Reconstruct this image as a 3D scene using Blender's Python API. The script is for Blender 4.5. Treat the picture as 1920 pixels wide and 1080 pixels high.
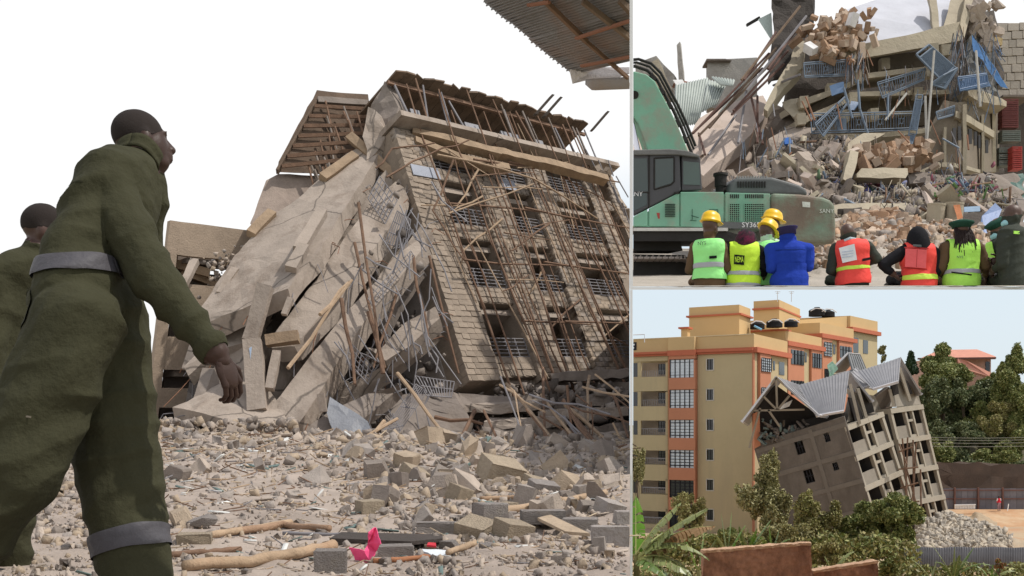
import bpy, bmesh, math, random
import numpy as np
from mathutils import Vector, Matrix, noise, Euler
random.seed(7); np.random.seed(7)
for _o in list(bpy.data.objects): bpy.data.objects.remove(_o)
SC = bpy.context.scene
COL = SC.collection
V3 = Vector
R = math.radians
EYE = 0.7            # camera height above the rubble field
FPX = 2000.0         # focal length, in the photograph's pixels
HOR = 790.0          # the horizon's row in the photograph

# ------------------------------------------------------------ camera
cd = bpy.data.cameras.new('camera'); cam = bpy.data.objects.new('camera', cd); COL.objects.link(cam)
cam.location = (0, 0, EYE); cam.rotation_euler = (R(90), 0, 0)
cd.sensor_width = 36; cd.lens = 36*FPX/1920; cd.shift_y = (HOR-540)/1920
cd.clip_start = 0.1; cd.clip_end = 6000
SC.camera = cam
# ------------------------------------------------------------ sky
SUN = V3((0.52, -0.05, 0.83)).normalized()
W = bpy.data.worlds.new('World'); SC.world = W; W.use_nodes = True
nt = W.node_tree; N = nt.nodes; L = nt.links
for n in list(N): N.remove(n)
out = N.new('ShaderNodeOutputWorld'); bg = N.new('ShaderNodeBackground'); bg.inputs[1].default_value = 0.1
sky = N.new('ShaderNodeTexSky'); sky.sky_type = 'NISHITA'; sky.sun_disc = False
sky.sun_elevation = math.asin(SUN.z); sky.sun_rotation = math.atan2(SUN.x, SUN.y)
sky.air_density = 1.0; sky.dust_density = 2.0; sky.ozone_density = 1.0
tc = N.new('ShaderNodeTexCoord'); sep = N.new('ShaderNodeSeparateXYZ'); L.new(tc.outputs['Generated'], sep.inputs[0])
nz = N.new('ShaderNodeTexNoise'); nz.inputs['Scale'].default_value = 2.3; nz.inputs['Detail'].default_value = 6
L.new(tc.outputs['Generated'], nz.inputs['Vector'])
def wmath(op, a, b=None, clamp=False):
    m = N.new('ShaderNodeMath'); m.operation = op; m.use_clamp = clamp
    for i, x in enumerate((a, b)):
        if x is None: continue
        if isinstance(x, (int, float)): m.inputs[i].default_value = x
        else: L.new(x, m.inputs[i])
    return m.outputs[0]
def wramp(x, a, b):
    m = N.new('ShaderNodeMapRange'); m.interpolation_type = 'SMOOTHSTEP'
    L.new(x, m.inputs[0]); m.inputs[1].default_value = a; m.inputs[2].default_value = b
    return m.outputs[0]
wob = wmath('MULTIPLY', wmath('SUBTRACT', nz.outputs['Fac'], 0.5), 0.10)
clear = wmath('MULTIPLY', wramp(wmath('ADD', sep.outputs['Z'], wob), 0.25, 0.15), wramp(wmath('ADD', sep.outputs['X'], wob), 0.00, 0.10))
mx = N.new('ShaderNodeMix'); mx.data_type = 'RGBA'
hz = N.new('ShaderNodeMix'); hz.data_type = 'RGBA'; hz.inputs[0].default_value = 0.75   # thin high cloud over the clear patch
L.new(sky.outputs[0], hz.inputs[6]); hz.inputs[7].default_value = (8.7, 9.8, 10.6, 1)
up = wramp(wmath('ADD', sep.outputs['Z'], wob), 0.42, 0.72)          # white haze towards the horizon, clearer overhead
z2 = N.new('ShaderNodeMix'); z2.data_type = 'RGBA'; L.new(up, z2.inputs[0]); z2.inputs[6].default_value = (10.3, 10.3, 10.3, 1)
z3 = N.new('ShaderNodeMix'); z3.data_type = 'RGBA'; z3.inputs[0].default_value = 0.3; L.new(sky.outputs[0], z3.inputs[6]); z3.inputs[7].default_value = (8.5, 8.6, 8.8, 1); L.new(z3.outputs[2], z2.inputs[7])
L.new(clear, mx.inputs[0]); L.new(z2.outputs[2], mx.inputs[6]); L.new(hz.outputs[2], mx.inputs[7])
L.new(mx.outputs[2], bg.inputs[0]); L.new(bg.outputs[0], out.inputs[0])
# ------------------------------------------------------------ sun and exposure
sd = bpy.data.lights.new('sun', 'SUN'); sd.energy = 3.3; sd.angle = R(1.2); sd.color = (1, 0.955, 0.88)
so = bpy.data.objects.new('sun', sd); COL.objects.link(so); so.rotation_euler = SUN.to_track_quat('Z', 'Y').to_euler(); so.location = (40, -20, 60)
vs = SC.view_settings; vs.view_transform = 'Standard'; vs.look = 'None'; vs.exposure = 0.0; vs.gamma = 1.0
try: vs.use_curve_mapping = False
except Exception: pass
SC.display_settings.display_device = 'sRGB'
SC.cycles.max_bounces = 6; SC.cycles.diffuse_bounces = 3; SC.cycles.glossy_bounces = 3; SC.cycles.transmission_bounces = 4

# ------------------------------------------------------------ helpers
def P(x, y, d):
    """a point at distance d (metres ahead) that the photograph shows at pixel x, y"""
    return V3(((x-960)/FPX*d, d, EYE+(HOR-y)/FPX*d))
_mats = {}
def mat(name, col, rough=0.85, var=0.18, scale=1.5, bump=0.25, bscale=14.0, dirt=None, dscale=0.7, damt=0.5, metal=0.0, spec=0.3, rnd=0.0, wave=None, trans=0.0, coat=0.0, det=8, streak=0.0, crack=0.0):
    """a procedural surface: base colour broken up by noise at two sizes, optional dirt patches, optional fine bump, optional per-object shade"""
    if name in _mats: return _mats[name]
    m = bpy.data.materials.new(name); m.use_nodes = True; _mats[name] = m
    t = m.node_tree; n = t.nodes; l = t.links; b = n['Principled BSDF']
    b.inputs['Roughness'].default_value = rough; b.inputs['Metallic'].default_value = metal
    b.inputs['Specular IOR Level'].default_value = spec
    if coat: b.inputs['Coat Weight'].default_value = coat
    if trans: b.inputs['Transmission Weight'].default_value = trans
    co = n.new('ShaderNodeTexCoord').outputs['Object']
    def nzt(sc, d=det, r=0.6):
        nonlocal co
        x = n.new('ShaderNodeTexNoise'); x.inputs['Scale'].default_value = sc; x.inputs['Detail'].default_value = d; x.inputs['Roughness'].default_value = r
        l.new(co, x.inputs['Vector']); return x.outputs['Fac']
    def mixc(f, a, c):
        x = n.new('ShaderNodeMix'); x.data_type = 'RGBA'
        for i, s in ((0, f), (6, a), (7, c)):
            if hasattr(s, 'is_linked'): l.new(s, x.inputs[i])
            elif isinstance(s, (int, float)): x.inputs[i].default_value = s
            else: x.inputs[i].default_value = (*s[:3], 1)
        return x.outputs[2]
    def ramp(x, a, c):
        k = n.new('ShaderNodeMapRange'); l.new(x, k.inputs[0]); k.inputs[1].default_value = a; k.inputs[2].default_value = c; return k.outputs[0]
    lo = [max(0, c*(1-var)) for c in col]; hi = [min(1, c*(1+var)) for c in col]
    f = nzt(scale)
    c = mixc(ramp(f, 0.32, 0.68), lo, hi)
    f2 = nzt(scale*9)
    c = mixc(ramp(f2, 0.25, 0.75), c, mixc(0.5, c, [min(1, x*(1+var*1.3)) for x in col]))
    if dirt is not None:
        keep = co
        if streak:
            mp_ = n.new('ShaderNodeMapping'); mp_.inputs['Scale'].default_value = (1, 1, streak); l.new(co, mp_.inputs['Vector']); co = mp_.outputs[0]
        c = mixc(ramp(nzt(dscale, 10, 0.68), 0.62-0.3*damt, 0.78-0.2*damt), c, dirt); co = keep
    if crack:
        vo = n.new('ShaderNodeTexVoronoi'); vo.feature = 'DISTANCE_TO_EDGE'; vo.inputs['Scale'].default_value = crack
        wv = n.new('ShaderNodeVectorMath'); wv.operation = 'ADD'; l.new(co, wv.inputs[0]); nn_ = n.new('ShaderNodeTexNoise'); nn_.inputs['Scale'].default_value = crack*2.5; nn_.inputs['Detail'].default_value = 6; l.new(co, nn_.inputs['Vector']); l.new(nn_.outputs['Color'], wv.inputs[1]); l.new(wv.outputs[0], vo.inputs['Vector'])
        c = mixc(ramp(vo.outputs['Distance'], 0.010, 0.002), c, [x*0.45 for x in col])
    if rnd:
        oi = n.new('ShaderNodeObjectInfo'); h = n.new('ShaderNodeHueSaturation'); l.new(c, h.inputs['Color'])
        k = n.new('ShaderNodeMapRange'); l.new(oi.outputs['Random'], k.inputs[0]); k.inputs[3].default_value = 1-rnd; k.inputs[4].default_value = 1+rnd
        l.new(k.outputs[0], h.inputs['Value']); c = h.outputs[0]
    l.new(c, b.inputs['Base Color'])
    if bump or wave:
        bp = n.new('ShaderNodeBump'); bp.inputs['Strength'].default_value = bump; bp.inputs['Distance'].default_value = 0.05
        l.new(nzt(bscale), bp.inputs['Height'])
        l.new(bp.outputs[0], b.inputs['Normal'])
    return m
def glass(name, col=(0.05, 0.06, 0.07), rough=0.08):
    if name in _mats: return _mats[name]
    m = bpy.data.materials.new(name); m.use_nodes = True; _mats[name] = m
    b = m.node_tree.nodes['Principled BSDF']
    b.inputs['Base Color'].default_value = (*col, 1); b.inputs['Roughness'].default_value = rough; b.inputs['Specular IOR Level'].default_value = 0.7
    return m

def tag(o, label=None, cat=None, group=None, kind=None):
    if label: o['label'] = label
    if cat: o['category'] = cat
    if group: o['group'] = group
    if kind: o['kind'] = kind
    return o
def thing(name, label, cat, loc=(0, 0, 0), rot=(0, 0, 0), group=None):
    o = bpy.data.objects.new(name, None); COL.objects.link(o); o.location = loc; o.rotation_euler = rot; o.empty_display_size = 0.3
    return tag(o, label, cat, group)
def base_of(o):
    v = V3((0, 0, 0))
    while o is not None: v += o.location; o = o.parent
    return v
def link(name, me, parent=None, M=None):
    o = bpy.data.objects.new(name, me); COL.objects.link(o)
    if parent is not None: o.parent = parent
    if M is not None: o.matrix_basis = M
    return o
class MB:
    """collects boxes, bars, tubes and sheets; build() links them as one mesh object"""
    def __init__(s): s.v = []; s.f = []; s.m = []
    def add(s, vs, fs, mi=0):
        k = len(s.v); s.v += [tuple(x) for x in vs]; s.f += [tuple(i+k for i in f) for f in fs]; s.m += [mi]*len(fs); return s
    def obox(s, o, a, b, c, mi=0):
        o, a, b, c = V3(o), V3(a), V3(b), V3(c)
        if a.cross(b).dot(c) < 0: a, b = b, a
        return s.add([o, o+a, o+a+b, o+b, o+c, o+a+c, o+a+b+c, o+b+c],
                     [(3, 2, 1, 0), (4, 5, 6, 7), (0, 1, 5, 4), (1, 2, 6, 5), (2, 3, 7, 6), (3, 0, 4, 7)], mi)
    def box(s, c, d, rot=None, mi=0):
        X = Matrix.Identity(3) if rot is None else (rot if isinstance(rot, Matrix) else Euler(rot).to_matrix())
        a, b, e = X.col[0]*d[0], X.col[1]*d[1], X.col[2]*d[2]
        return s.obox(V3(c)-(a+b+e)/2, a, b, e, mi)
    def beam(s, p, q, w, h, up=(0, 0, 1), mi=0):
        p, q = V3(p), V3(q); t = (q-p)
        if t.length < 1e-6: return s
        tn = t.normalized(); x = tn.cross(V3(up))
        if x.length < 1e-3: x = tn.cross(V3((1, 0, 0)))
        x.normalize(); y = x.cross(tn)
        return s.obox(p-x*w/2-y*h/2, x*w, t, y*h, mi)
    def tube(s, pts, r, n=6, mi=0, cap=True):
        pts = [V3(p) for p in pts]; k = len(pts); rs = r if isinstance(r, (list, tuple)) else [r]*k
        vs = []; x = None
        for i, p in enumerate(pts):
            t = (pts[min(i+1, k-1)]-pts[max(i-1, 0)]).normalized()
            if x is None: x = t.cross(V3((0.31, 0.2, 0.93)))
            x = (x-t*x.dot(t))
            if x.length < 1e-5: x = t.orthogonal()
            x.normalize(); y = t.cross(x)
            for j in range(n):
                a = 2*math.pi*j/n; vs.append(p+(x*math.cos(a)+y*math.sin(a))*rs[i])
        fs = [(i*n+j, i*n+(j+1) % n, (i+1)*n+(j+1) % n, (i+1)*n+j) for i in range(k-1) for j in range(n)]
        if cap: fs += [tuple(range(n-1, -1, -1)), tuple(range((k-1)*n, k*n))]
        return s.add(vs, fs, mi)
    def prism(s, pts, ext, mi=0):
        pts = [V3(p) for p in pts]; ext = V3(ext); n = len(pts)
        nn = V3((0, 0, 0))
        for i in range(n): nn += (pts[i]-pts[0]).cross(pts[(i+1) % n]-pts[0])
        if nn.dot(ext) > 0: pts = pts[::-1]
        vs = pts+[p+ext for p in pts]
        return s.add(vs, [tuple(range(n)), tuple(range(2*n-1, n-1, -1))]+[((i+1) % n, i, i+n, (i+1) % n+n) for i in range(n)], mi)
    def quad(s, a, b, c, d, mi=0): return s.add([a, b, c, d], [(0, 1, 2, 3)], mi)
    def grid(s, fn, nu, nv, mi=0):
        vs = [fn(i/nu, j/nv) for j in range(nv+1) for i in range(nu+1)]
        return s.add(vs, [(j*(nu+1)+i, j*(nu+1)+i+1, (j+1)*(nu+1)+i+1, (j+1)*(nu+1)+i) for j in range(nv) for i in range(nu)], mi)
    def lathe(s, prof, c, n=16, rot=None, mi=0, sx=1, sy=1):
        X = Matrix.Identity(3) if rot is None else (rot if isinstance(rot, Matrix) else Euler(rot).to_matrix())
        c = V3(c); k = len(prof); vs = []
        for r_, z in prof:
            for j in range(n):
                a = 2*math.pi*j/n; vs.append(c+X @ V3((r_*sx*math.cos(a), r_*sy*math.sin(a), z)))
        fs = [(i*n+j, i*n+(j+1) % n, (i+1)*n+(j+1) % n, (i+1)*n+j) for i in range(k-1) for j in range(n)]
        fs += [tuple(range(n-1, -1, -1)), tuple(range((k-1)*n, k*n))]
        return s.add(vs, fs, mi)
    def ell(s, c, r, n=12, rings=8, rot=None, mi=0):
        if isinstance(r, (int, float)): r = (r, r, r)
        prof = [(math.sin(math.pi*i/rings)+1e-4, -math.cos(math.pi*i/rings)) for i in range(rings+1)]
        X = Matrix.Identity(3) if rot is None else (rot if isinstance(rot, Matrix) else Euler(rot).to_matrix())
        return s.lathe(prof, c, n, X @ Matrix.Diagonal(V3(r)), mi)
    def build(s, name, mats, parent=None, smooth=False, bevel=None, local=False, kind=None):
        me = bpy.data.meshes.new(name)
        b = V3((0, 0, 0)) if (local or parent is None) else base_of(parent)
        me.from_pydata([(x-b.x, y-b.y, z-b.z) for x, y, z in s.v], [], s.f)
        for m in (mats if isinstance(mats, (list, tuple)) else [mats]): me.materials.append(m)
        if any(s.m): me.polygons.foreach_set('material_index', s.m)
        if smooth: me.polygons.foreach_set('use_smooth', [True]*len(me.polygons))
        me.update()
        o = link(name, me, parent)
        if bevel:
            k = o.modifiers.new('bevel', 'BEVEL'); k.width = bevel; k.segments = 2; k.limit_method = 'ANGLE'; k.angle_limit = R(40)
        if kind: o['kind'] = kind
        return o
def rough(o, cell, amp, nscale=1.5, seed=0.0):
    """cut a mesh into pieces no longer than cell and shake it with noise: broken concrete, worn edges"""
    bm = bmesh.new(); bm.from_mesh(o.data)
    bmesh.ops.triangulate(bm, faces=[f for f in bm.faces if len(f.verts) > 4])
    for _ in range(5):
        es = [e for e in bm.edges if e.calc_length() > cell]
        if not es or len(bm.verts) > 9000: break
        bmesh.ops.subdivide_edges(bm, edges=es, cuts=1, use_grid_fill=True)
        bmesh.ops.triangulate(bm, faces=[f for f in bm.faces if len(f.verts) > 4])
    bm.normal_update(); b = base_of(o)
    for v in bm.verts:
        p = (v.co+b)*nscale+V3((seed, seed*1.7, -seed))
        v.co += noise.noise_vector(p)*amp*0.7+noise.noise_vector(p*3.1)*amp*0.45
    bm.to_mesh(o.data); bm.free(); o.data.update(); return o
def cut(o, co, no):
    """trim a mesh by a plane (keeps the side the normal points away from) and close the cut"""
    bm = bmesh.new(); bm.from_mesh(o.data); b = base_of(o)
    r = bmesh.ops.bisect_plane(bm, geom=bm.verts[:]+bm.edges[:]+bm.faces[:], plane_co=V3(co)-b, plane_no=V3(no), clear_outer=True)
    es = [e for e in r['geom_cut'] if isinstance(e, bmesh.types.BMEdge)]
    try: bmesh.ops.holes_fill(bm, edges=es, sides=0)
    except Exception: pass
    bm.to_mesh(o.data); bm.free(); return o
def rock_mesh(name, seed, m, sub=1, flat=1.0, blocky=0.0):
    rs = random.Random(seed); bm = bmesh.new()
    bmesh.ops.create_cube(bm, size=1)
    if blocky:
        bmesh.ops.bevel(bm, geom=bm.edges[:], offset=0.03*rs.uniform(0.5, 1.3), segments=1, affect='EDGES')
        for v in bm.verts: v.co += V3((rs.uniform(-1, 1), rs.uniform(-1, 1), rs.uniform(-1, 1)))*0.03*blocky
        if blocky > 1.5:
            for _ in range(2):
                n = V3((rs.gauss(0, 1), rs.gauss(0, 1), rs.gauss(0, 1))).normalized()
                r = bmesh.ops.bisect_plane(bm, geom=bm.verts[:]+bm.edges[:]+bm.faces[:], plane_co=n*rs.uniform(0.3, 0.5), plane_no=n, clear_outer=True)
                bmesh.ops.holes_fill(bm, edges=[e for e in r['geom_cut'] if isinstance(e, bmesh.types.BMEdge)], sides=0)
    else:
        for v in bm.verts: v.co += V3((rs.uniform(-1, 1), rs.uniform(-1, 1), rs.uniform(-1, 1)))*0.13
        for _ in range(4+2*sub):
            n = V3((rs.gauss(0, 1), rs.gauss(0, 1), rs.gauss(0, 1))).normalized()
            r = bmesh.ops.bisect_plane(bm, geom=bm.verts[:]+bm.edges[:]+bm.faces[:], plane_co=n*rs.uniform(0.2, 0.46), plane_no=n, clear_outer=True)
            bmesh.ops.holes_fill(bm, edges=[e for e in r['geom_cut'] if isinstance(e, bmesh.types.BMEdge)], sides=0)
    bmesh.ops.recalc_face_normals(bm, faces=bm.faces[:])
    bmesh.ops.triangulate(bm, faces=[f for f in bm.faces if len(f.verts) > 4])
    me = bpy.data.meshes.new(name); bm.to_mesh(me); bm.free(); me.materials.append(m); return me
def TRS(loc, rot=(0, 0, 0), sc=(1, 1, 1)):
    X = rot if isinstance(rot, Matrix) else Euler(rot).to_matrix()
    return Matrix.Translation(V3(loc)) @ X.to_4x4() @ Matrix.Diagonal(V3((*sc, 1)) if len(sc) == 3 else V3(sc))
def scatter(name, meshes, Ms, mats, parent=None, kind='stuff', pick=None, mpick=None):
    """many small pieces of real geometry joined into one mesh (numpy): Ms is a list of 4x4 matrices"""
    base = []
    for me in meshes:
        me.calc_loop_triangles()
        v = np.array([x.co[:] for x in me.vertices]); t = np.array([x.vertices[:] for x in me.loop_triangles]); base.append((v, t))
    vs, ts, mi = [], [], []; k = 0; b = base_of(parent) if parent else V3((0, 0, 0))
    rs = np.random.RandomState(len(Ms)+11)
    for i, M in enumerate(Ms):
        v, t = base[(pick[i] if pick else rs.randint(len(base)))]; A = np.array(M)
        vs.append(v @ A[:3, :3].T+A[:3, 3]-np.array(b)); ts.append(t+k); k += len(v)
        mi.append(np.full(len(t), mpick[i] if mpick else rs.randint(len(mats)), dtype=np.int32))
    return raw_mesh(name, np.concatenate(vs), np.concatenate(ts), mats, np.concatenate(mi), parent, kind)
def raw_mesh(name, v, t, mats, mi=None, parent=None, kind=None, smooth=False):
    me = bpy.data.meshes.new(name); nf, c = t.shape
    me.vertices.add(len(v)); me.vertices.foreach_set('co', v.astype(np.float32).ravel())
    me.loops.add(nf*c); me.loops.foreach_set('vertex_index', t.astype(np.int32).ravel())
    me.polygons.add(nf); me.polygons.foreach_set('loop_start', np.arange(0, nf*c, c, dtype=np.int32)); me.polygons.foreach_set('loop_total', np.full(nf, c, dtype=np.int32))
    for m in mats: me.materials.append(m)
    if mi is not None: me.polygons.foreach_set('material_index', mi.astype(np.int32))
    if smooth: me.polygons.foreach_set('use_smooth', np.ones(nf, dtype=bool))
    me.update(calc_edges=True); me.validate()
    o = link(name, me, parent)
    if kind: o['kind'] = kind
    return o
def rrot(rs=random): return (rs.uniform(0, 6.28), rs.uniform(0, 6.28), rs.uniform(0, 6.28))
def text_mesh(txt, size, M, m, name, parent, depth=0.004):
    c = bpy.data.curves.new('lettering', 'FONT'); c.body = txt; c.size = size; c.align_x = 'CENTER'; c.align_y = 'CENTER'; c.extrude = depth; c.resolution_u = 2
    o = bpy.data.objects.new('lettering', c); COL.objects.link(o)
    me = bpy.data.meshes.new_from_object(o)
    bpy.data.objects.remove(o); me.materials.clear(); me.materials.append(m)
    return link(name, me, parent, M)
# ------------------------------------------------------------ people: one continuous skin per figure, clothing as children
def capsule(mb, a, b, ra, rb, n=12, flat=None):
    """tapered limb with rounded ends; flat = (axis, factor) squashes the section along an axis"""
    a, b = V3(a), V3(b); t = b-a; L_ = max(t.length, 1e-5); t.normalize(); x = t.orthogonal().normalized(); y = t.cross(x)
    rings = []
    for i in range(4): f = i/4*math.pi/2; rings.append((a-t*ra*math.cos(f), ra*math.sin(f)+1e-4))
    for i in range(7): rings.append((a.lerp(b, i/6), ra+(rb-ra)*i/6))
    for i in range(1, 5): f = i/4*math.pi/2; rings.append((b+t*rb*math.sin(f), rb*math.cos(f)+1e-4))
    k = len(rings); vs = []
    for c, r in rings:
        for j in range(n):
            q = (x*math.cos(6.28319*j/n)+y*math.sin(6.28319*j/n))*r
            if flat: q -= V3(flat[0])*q.dot(V3(flat[0]))*(1-flat[1])
            vs.append(c+q)
    fs = [(i*n+j, i*n+(j+1) % n, (i+1)*n+(j+1) % n, (i+1)*n+j) for i in range(k-1) for j in range(n)]
    fs += [tuple(range(n-1, -1, -1)), tuple(range((k-1)*n, k*n))]
    mb.add(vs, fs)
def ring_loft(mb, rings, n=20):
    """closed body of elliptic rings (centre, half axis across, half axis deep)"""
    vs = []
    for c, a, b in rings:
        for j in range(n):
            t = 6.28319*j/n; vs.append(V3(c)+V3(a)*math.cos(t)+V3(b)*math.sin(t))
    k = len(rings)
    fs = [(i*n+j, i*n+(j+1) % n, (i+1)*n+(j+1) % n, (i+1)*n+j) for i in range(k-1) for j in range(n)]
    fs += [tuple(range(n-1, -1, -1)), tuple(range((k-1)*n, k*n))]
    mb.add(vs, fs)
def hand(mb, wrist, d, palm, s, curl, side, segs):
    """palm, four unequal bent fingers and a thumb; d points along the hand, palm out of the palm"""
    d = V3(d).normalized(); palm = V3(palm); palm = (palm-d*palm.dot(d)).normalized(); ac = d.cross(palm)*side   # ac: towards the thumb
    w = V3(wrist)
    HX = Matrix((ac, d, palm)).transposed()
    mb.ell(w+d*0.046*s, (0.041*s, 0.060*s, 0.0175*s), 14, 10, HX); mb.ell(w+d*0.002*s, (0.030*s, 0.034*s, 0.023*s), 12, 8, HX)
    for k in (-1.0, -0.33, 0.33, 1.0):
        capsule(mb, w+d*0.012*s+ac*k*0.018*s, w+d*0.085*s+ac*k*0.029*s, 0.015*s, 0.0125*s, 8)
    for k, ln in ((1.0, 0.072), (0.33, 0.082), (-0.33, 0.076), (-1.0, 0.058)):
        p = w+d*0.088*s+ac*k*0.030*s; a = curl*0.5; dd = d
        for q, fr in enumerate((0.45, 0.32, 0.25)):
            a2 = a+curl*q*0.75; dv = d*math.cos(a2)+palm*math.sin(a2)+ac*k*0.05
            p2 = p+dv*ln*fr*s*1.05; capsule(mb, p, p2, (0.0098-0.0012*q)*s, (0.0092-0.0014*q)*s, 8); p = p2
    p = w+d*0.022*s+ac*0.022*s
    for q, ln in enumerate((0.045, 0.034, 0.028)):
        dv = (d*(0.62+0.25*q)+ac*(0.75-0.35*q)+palm*(0.30+0.3*curl*q)).normalized()
        p2 = p+dv*ln*s; capsule(mb, p, p2, (0.0135-0.0017*q)*s, (0.0118-0.0017*q)*s, 8); p = p2
    segs.append((w, w+d*0.17*s+palm*0.05*curl*s, 0.055*s, 0.05*s, 'hand'))
STAND = dict(pelvis=(0, 0, .95), waist=(0, -.005, 1.09), chest=(0, -.01, 1.30), neck=(0, -.015, 1.475), head=(0, .02, 1.635),
             shR=(.185, -.01, 1.42), elR=(.235, -.03, 1.14), wrR=(.24, .05, .90), shL=(-.185, -.01, 1.42), elL=(-.235, -.03, 1.14), wrL=(-.24, .05, .90),
             hipR=(.095, 0, .92), knR=(.105, .03, .50), anR=(.11, -.02, .09), hipL=(-.095, 0, .92), knL=(-.105, .03, .50), anL=(-.11, -.02, .09))
def person(name_label, cat, loc=(0, 0, 0), face=(0, 1, 0), height=1.75, J=None, world=None, look=None, bulk=1.0, mats=None, voxel=0.015, hands=True, curl=0.7,
           sleeve=True, group=None, wrinkle=0.0, baggy=0.0, hand_remesh=False, legbag=None, palm=None, handdir=None, skirt=False):
    """returns (thing, body object, joints in the world, frame axes). mats: dict skin, top, bottom, shoe"""
    f = V3(face).normalized(); r = f.cross(V3((0, 0, 1))).normalized(); s = height/1.75
    pts = dict(STAND)
    if J: pts.update(J)
    W_ = {k: V3(loc)+(r*v[0]+f*v[1]+V3((0, 0, v[2])))*s for k, v in pts.items()}
    if world: W_.update({k: V3(v) for k, v in world.items()})
    root = thing('person', name_label, cat, loc, group=group)
    mb = MB(); segs = []
    g = W_
    up = (g['neck']-g['pelvis']).normalized(); across = (g['shR']-g['shL']); across = (across-up*across.dot(up)).normalized(); fwd = up.cross(across); 
    if fwd.dot(f) < 0: fwd = -fwd
    B = bulk*s
    rings = []
    sp = [g['pelvis']-up*0.13*s, g['pelvis']-up*0.05*s, g['pelvis']+up*0.03*s, g['waist'], g['waist'].lerp(g['chest'], 0.5), g['chest'], g['chest'].lerp(g['neck'], 0.45), g['chest'].lerp(g['neck'], 0.78), g['neck']]
    hw = [.13, .172, .178, .160, .168, .183, .185, .135, .062]; hd = [.09, .125, .128, .112, .118, .128, .118, .090, .062]
    for c, a, b in zip(sp, hw, hd): rings.append((c, across*a*B, fwd*b*B))
    ring_loft(mb, rings)
    segs.append((sp[2], sp[6], .17*B, .16*B, 'torso'))
    segs.append((g['pelvis']-up*0.1*s, g['pelvis']+up*0.02*s, .17*B, .17*B, 'pelvis'))
    bg = baggy*s; lb = (baggy if legbag is None else legbag)*s
    for k, sd in (('R', 1), ('L', -1)):
        S, E, Wt = g['sh'+k], g['el'+k], g['wr'+k]
        capsule(mb, g['chest'].lerp(g['neck'], 0.55)+(S-g['neck'])*0.25, S, .085*B, .068*B+bg*0.3); segs.append((g['chest'].lerp(g['neck'], 0.55), S.lerp(g['chest'], 0.12), .085*B, .07*B, 'shoulder'))
        capsule(mb, S, E, .066*B+bg*0.4, .052*B+bg*0.45); segs.append((S, E, .066*B+bg*0.4, .052*B+bg*0.45, 'uarm'))
        capsule(mb, E, E.lerp(Wt, 0.9), .052*B+bg*0.45, .034*B+bg*0.2); segs.append((E, E.lerp(Wt, 0.97), .052*B+bg*0.45, .034*B+bg*0.2, 'farm'))
        capsule(mb, E.lerp(Wt, 0.7), Wt, .031*s, .026*s); segs.append((Wt, Wt+(Wt-E).normalized()*.03*s, .02*s, .02*s, 'wrist'))
        H, K, A = g['hip'+k], g['kn'+k], g['an'+k]
        capsule(mb, H, K, .098*B+lb*0.5, .070*B+lb*0.7, 14); segs.append((H, K, .098*B+lb*0.5, .070*B+lb*0.7, 'leg'))
        capsule(mb, K, A, .070*B+lb*0.7, .050*B+lb*0.6, 14); segs.append((K, A, .070*B+lb*0.7, .050*B+lb*0.6, 'leg'))
        sh = (A-K).normalized(); ff = (f-sh*f.dot(sh)*0.5).normalized()
        capsule(mb, A-V3((0, 0, .035))*s-ff*.05*s, A+ff*.15*s-V3((0, 0, .05))*s, .045*s, .038*s); segs.append((A-V3((0, 0, .04))*s, A+ff*.15*s-V3((0, 0, .05))*s, .05*s, .045*s, 'shoe'))
    # head
    hf = V3(look).normalized() if look is not None else f
    hu = (g['head']-g['neck']).normalized()*0.5+V3((0, 0, 1))*0.5; hr = hf.cross(hu).normalized(); hu = hr.cross(hf).normalized()
    HM = Matrix((hr, hf, hu)).transposed(); c = g['head']
    def hp(x, y, z): return c+HM @ V3((x, y, z))*s
    def he(ctr, rad): mb.ell(hp(*ctr), [x*s for x in rad], 16, 12, HM)
    he((0, -.012, .035), (.077, .097, .092)); he((0, .03, -.02), (.064, .066, .098)); he((0, .045, -.088), (.044, .045, .034)); he((0, .0, -.03), (.07, .075, .07))
    capsule(mb, hp(0, .092, .012), hp(0, .112, -.03), .009*s, .016*s); he((0, .094, -.062), (.027, .016, .009)); he((0, .092, -.076), (.024, .015, .009)); he((0, .082, .024), (.052, .016, .011))
    for sx in (-1, 1): he((sx*.077, -.008, -.012), (.010, .022, .033)); he((sx*.018, .105, -.034), (.010, .012, .009))
    capsule(mb, g['neck']-up*.03*s, hp(0, -.02, -.05), .062*s, .056*s)
    segs.append((hp(0, 0, .05), hp(0, .03, -.08), .09*s, .06*s, 'head')); segs.append((g['neck']+up*.02*s, hp(0, -.02, -.06), .05*s, .05*s, 'neck'))
    hm = MB()
    if hands:
        for k, sd in (('R', 1), ('L', -1)):
            Wt = g['wr'+k]; d = (Wt-g['el'+k]).normalized()
            if handdir and k in handdir: d = V3(handdir[k])
            pl = V3(palm[k]) if palm and k in palm else -r*sd
            hand(mb if hand_remesh else hm, Wt-d*0.01*s, d, pl, s*1.04, curl, sd, segs)
    o = mb.build('body', [mats['skin'], mats['top'], mats['bottom'], mats['shoe']], root)
    k = o.modifiers.new('r', 'REMESH'); k.mode = 'VOXEL'; k.voxel_size = voxel
    k = o.modifiers.new('s', 'SMOOTH'); k.iterations = 3 if voxel < 0.01 else 2; k.factor = 0.5
    me = bpy.data.meshes.new_from_object(o.evaluated_get(bpy.context.evaluated_depsgraph_get()))
    o.modifiers.clear(); o.data = me
    nb = len(me.polygons); off = np.array(base_of(root))
    cen = np.zeros(nb*3); me.polygons.foreach_get('center', cen); cen = cen.reshape(-1, 3)+off
    best = np.full(nb, 1e9); tagi = np.zeros(nb, dtype=int); names = []
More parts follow.
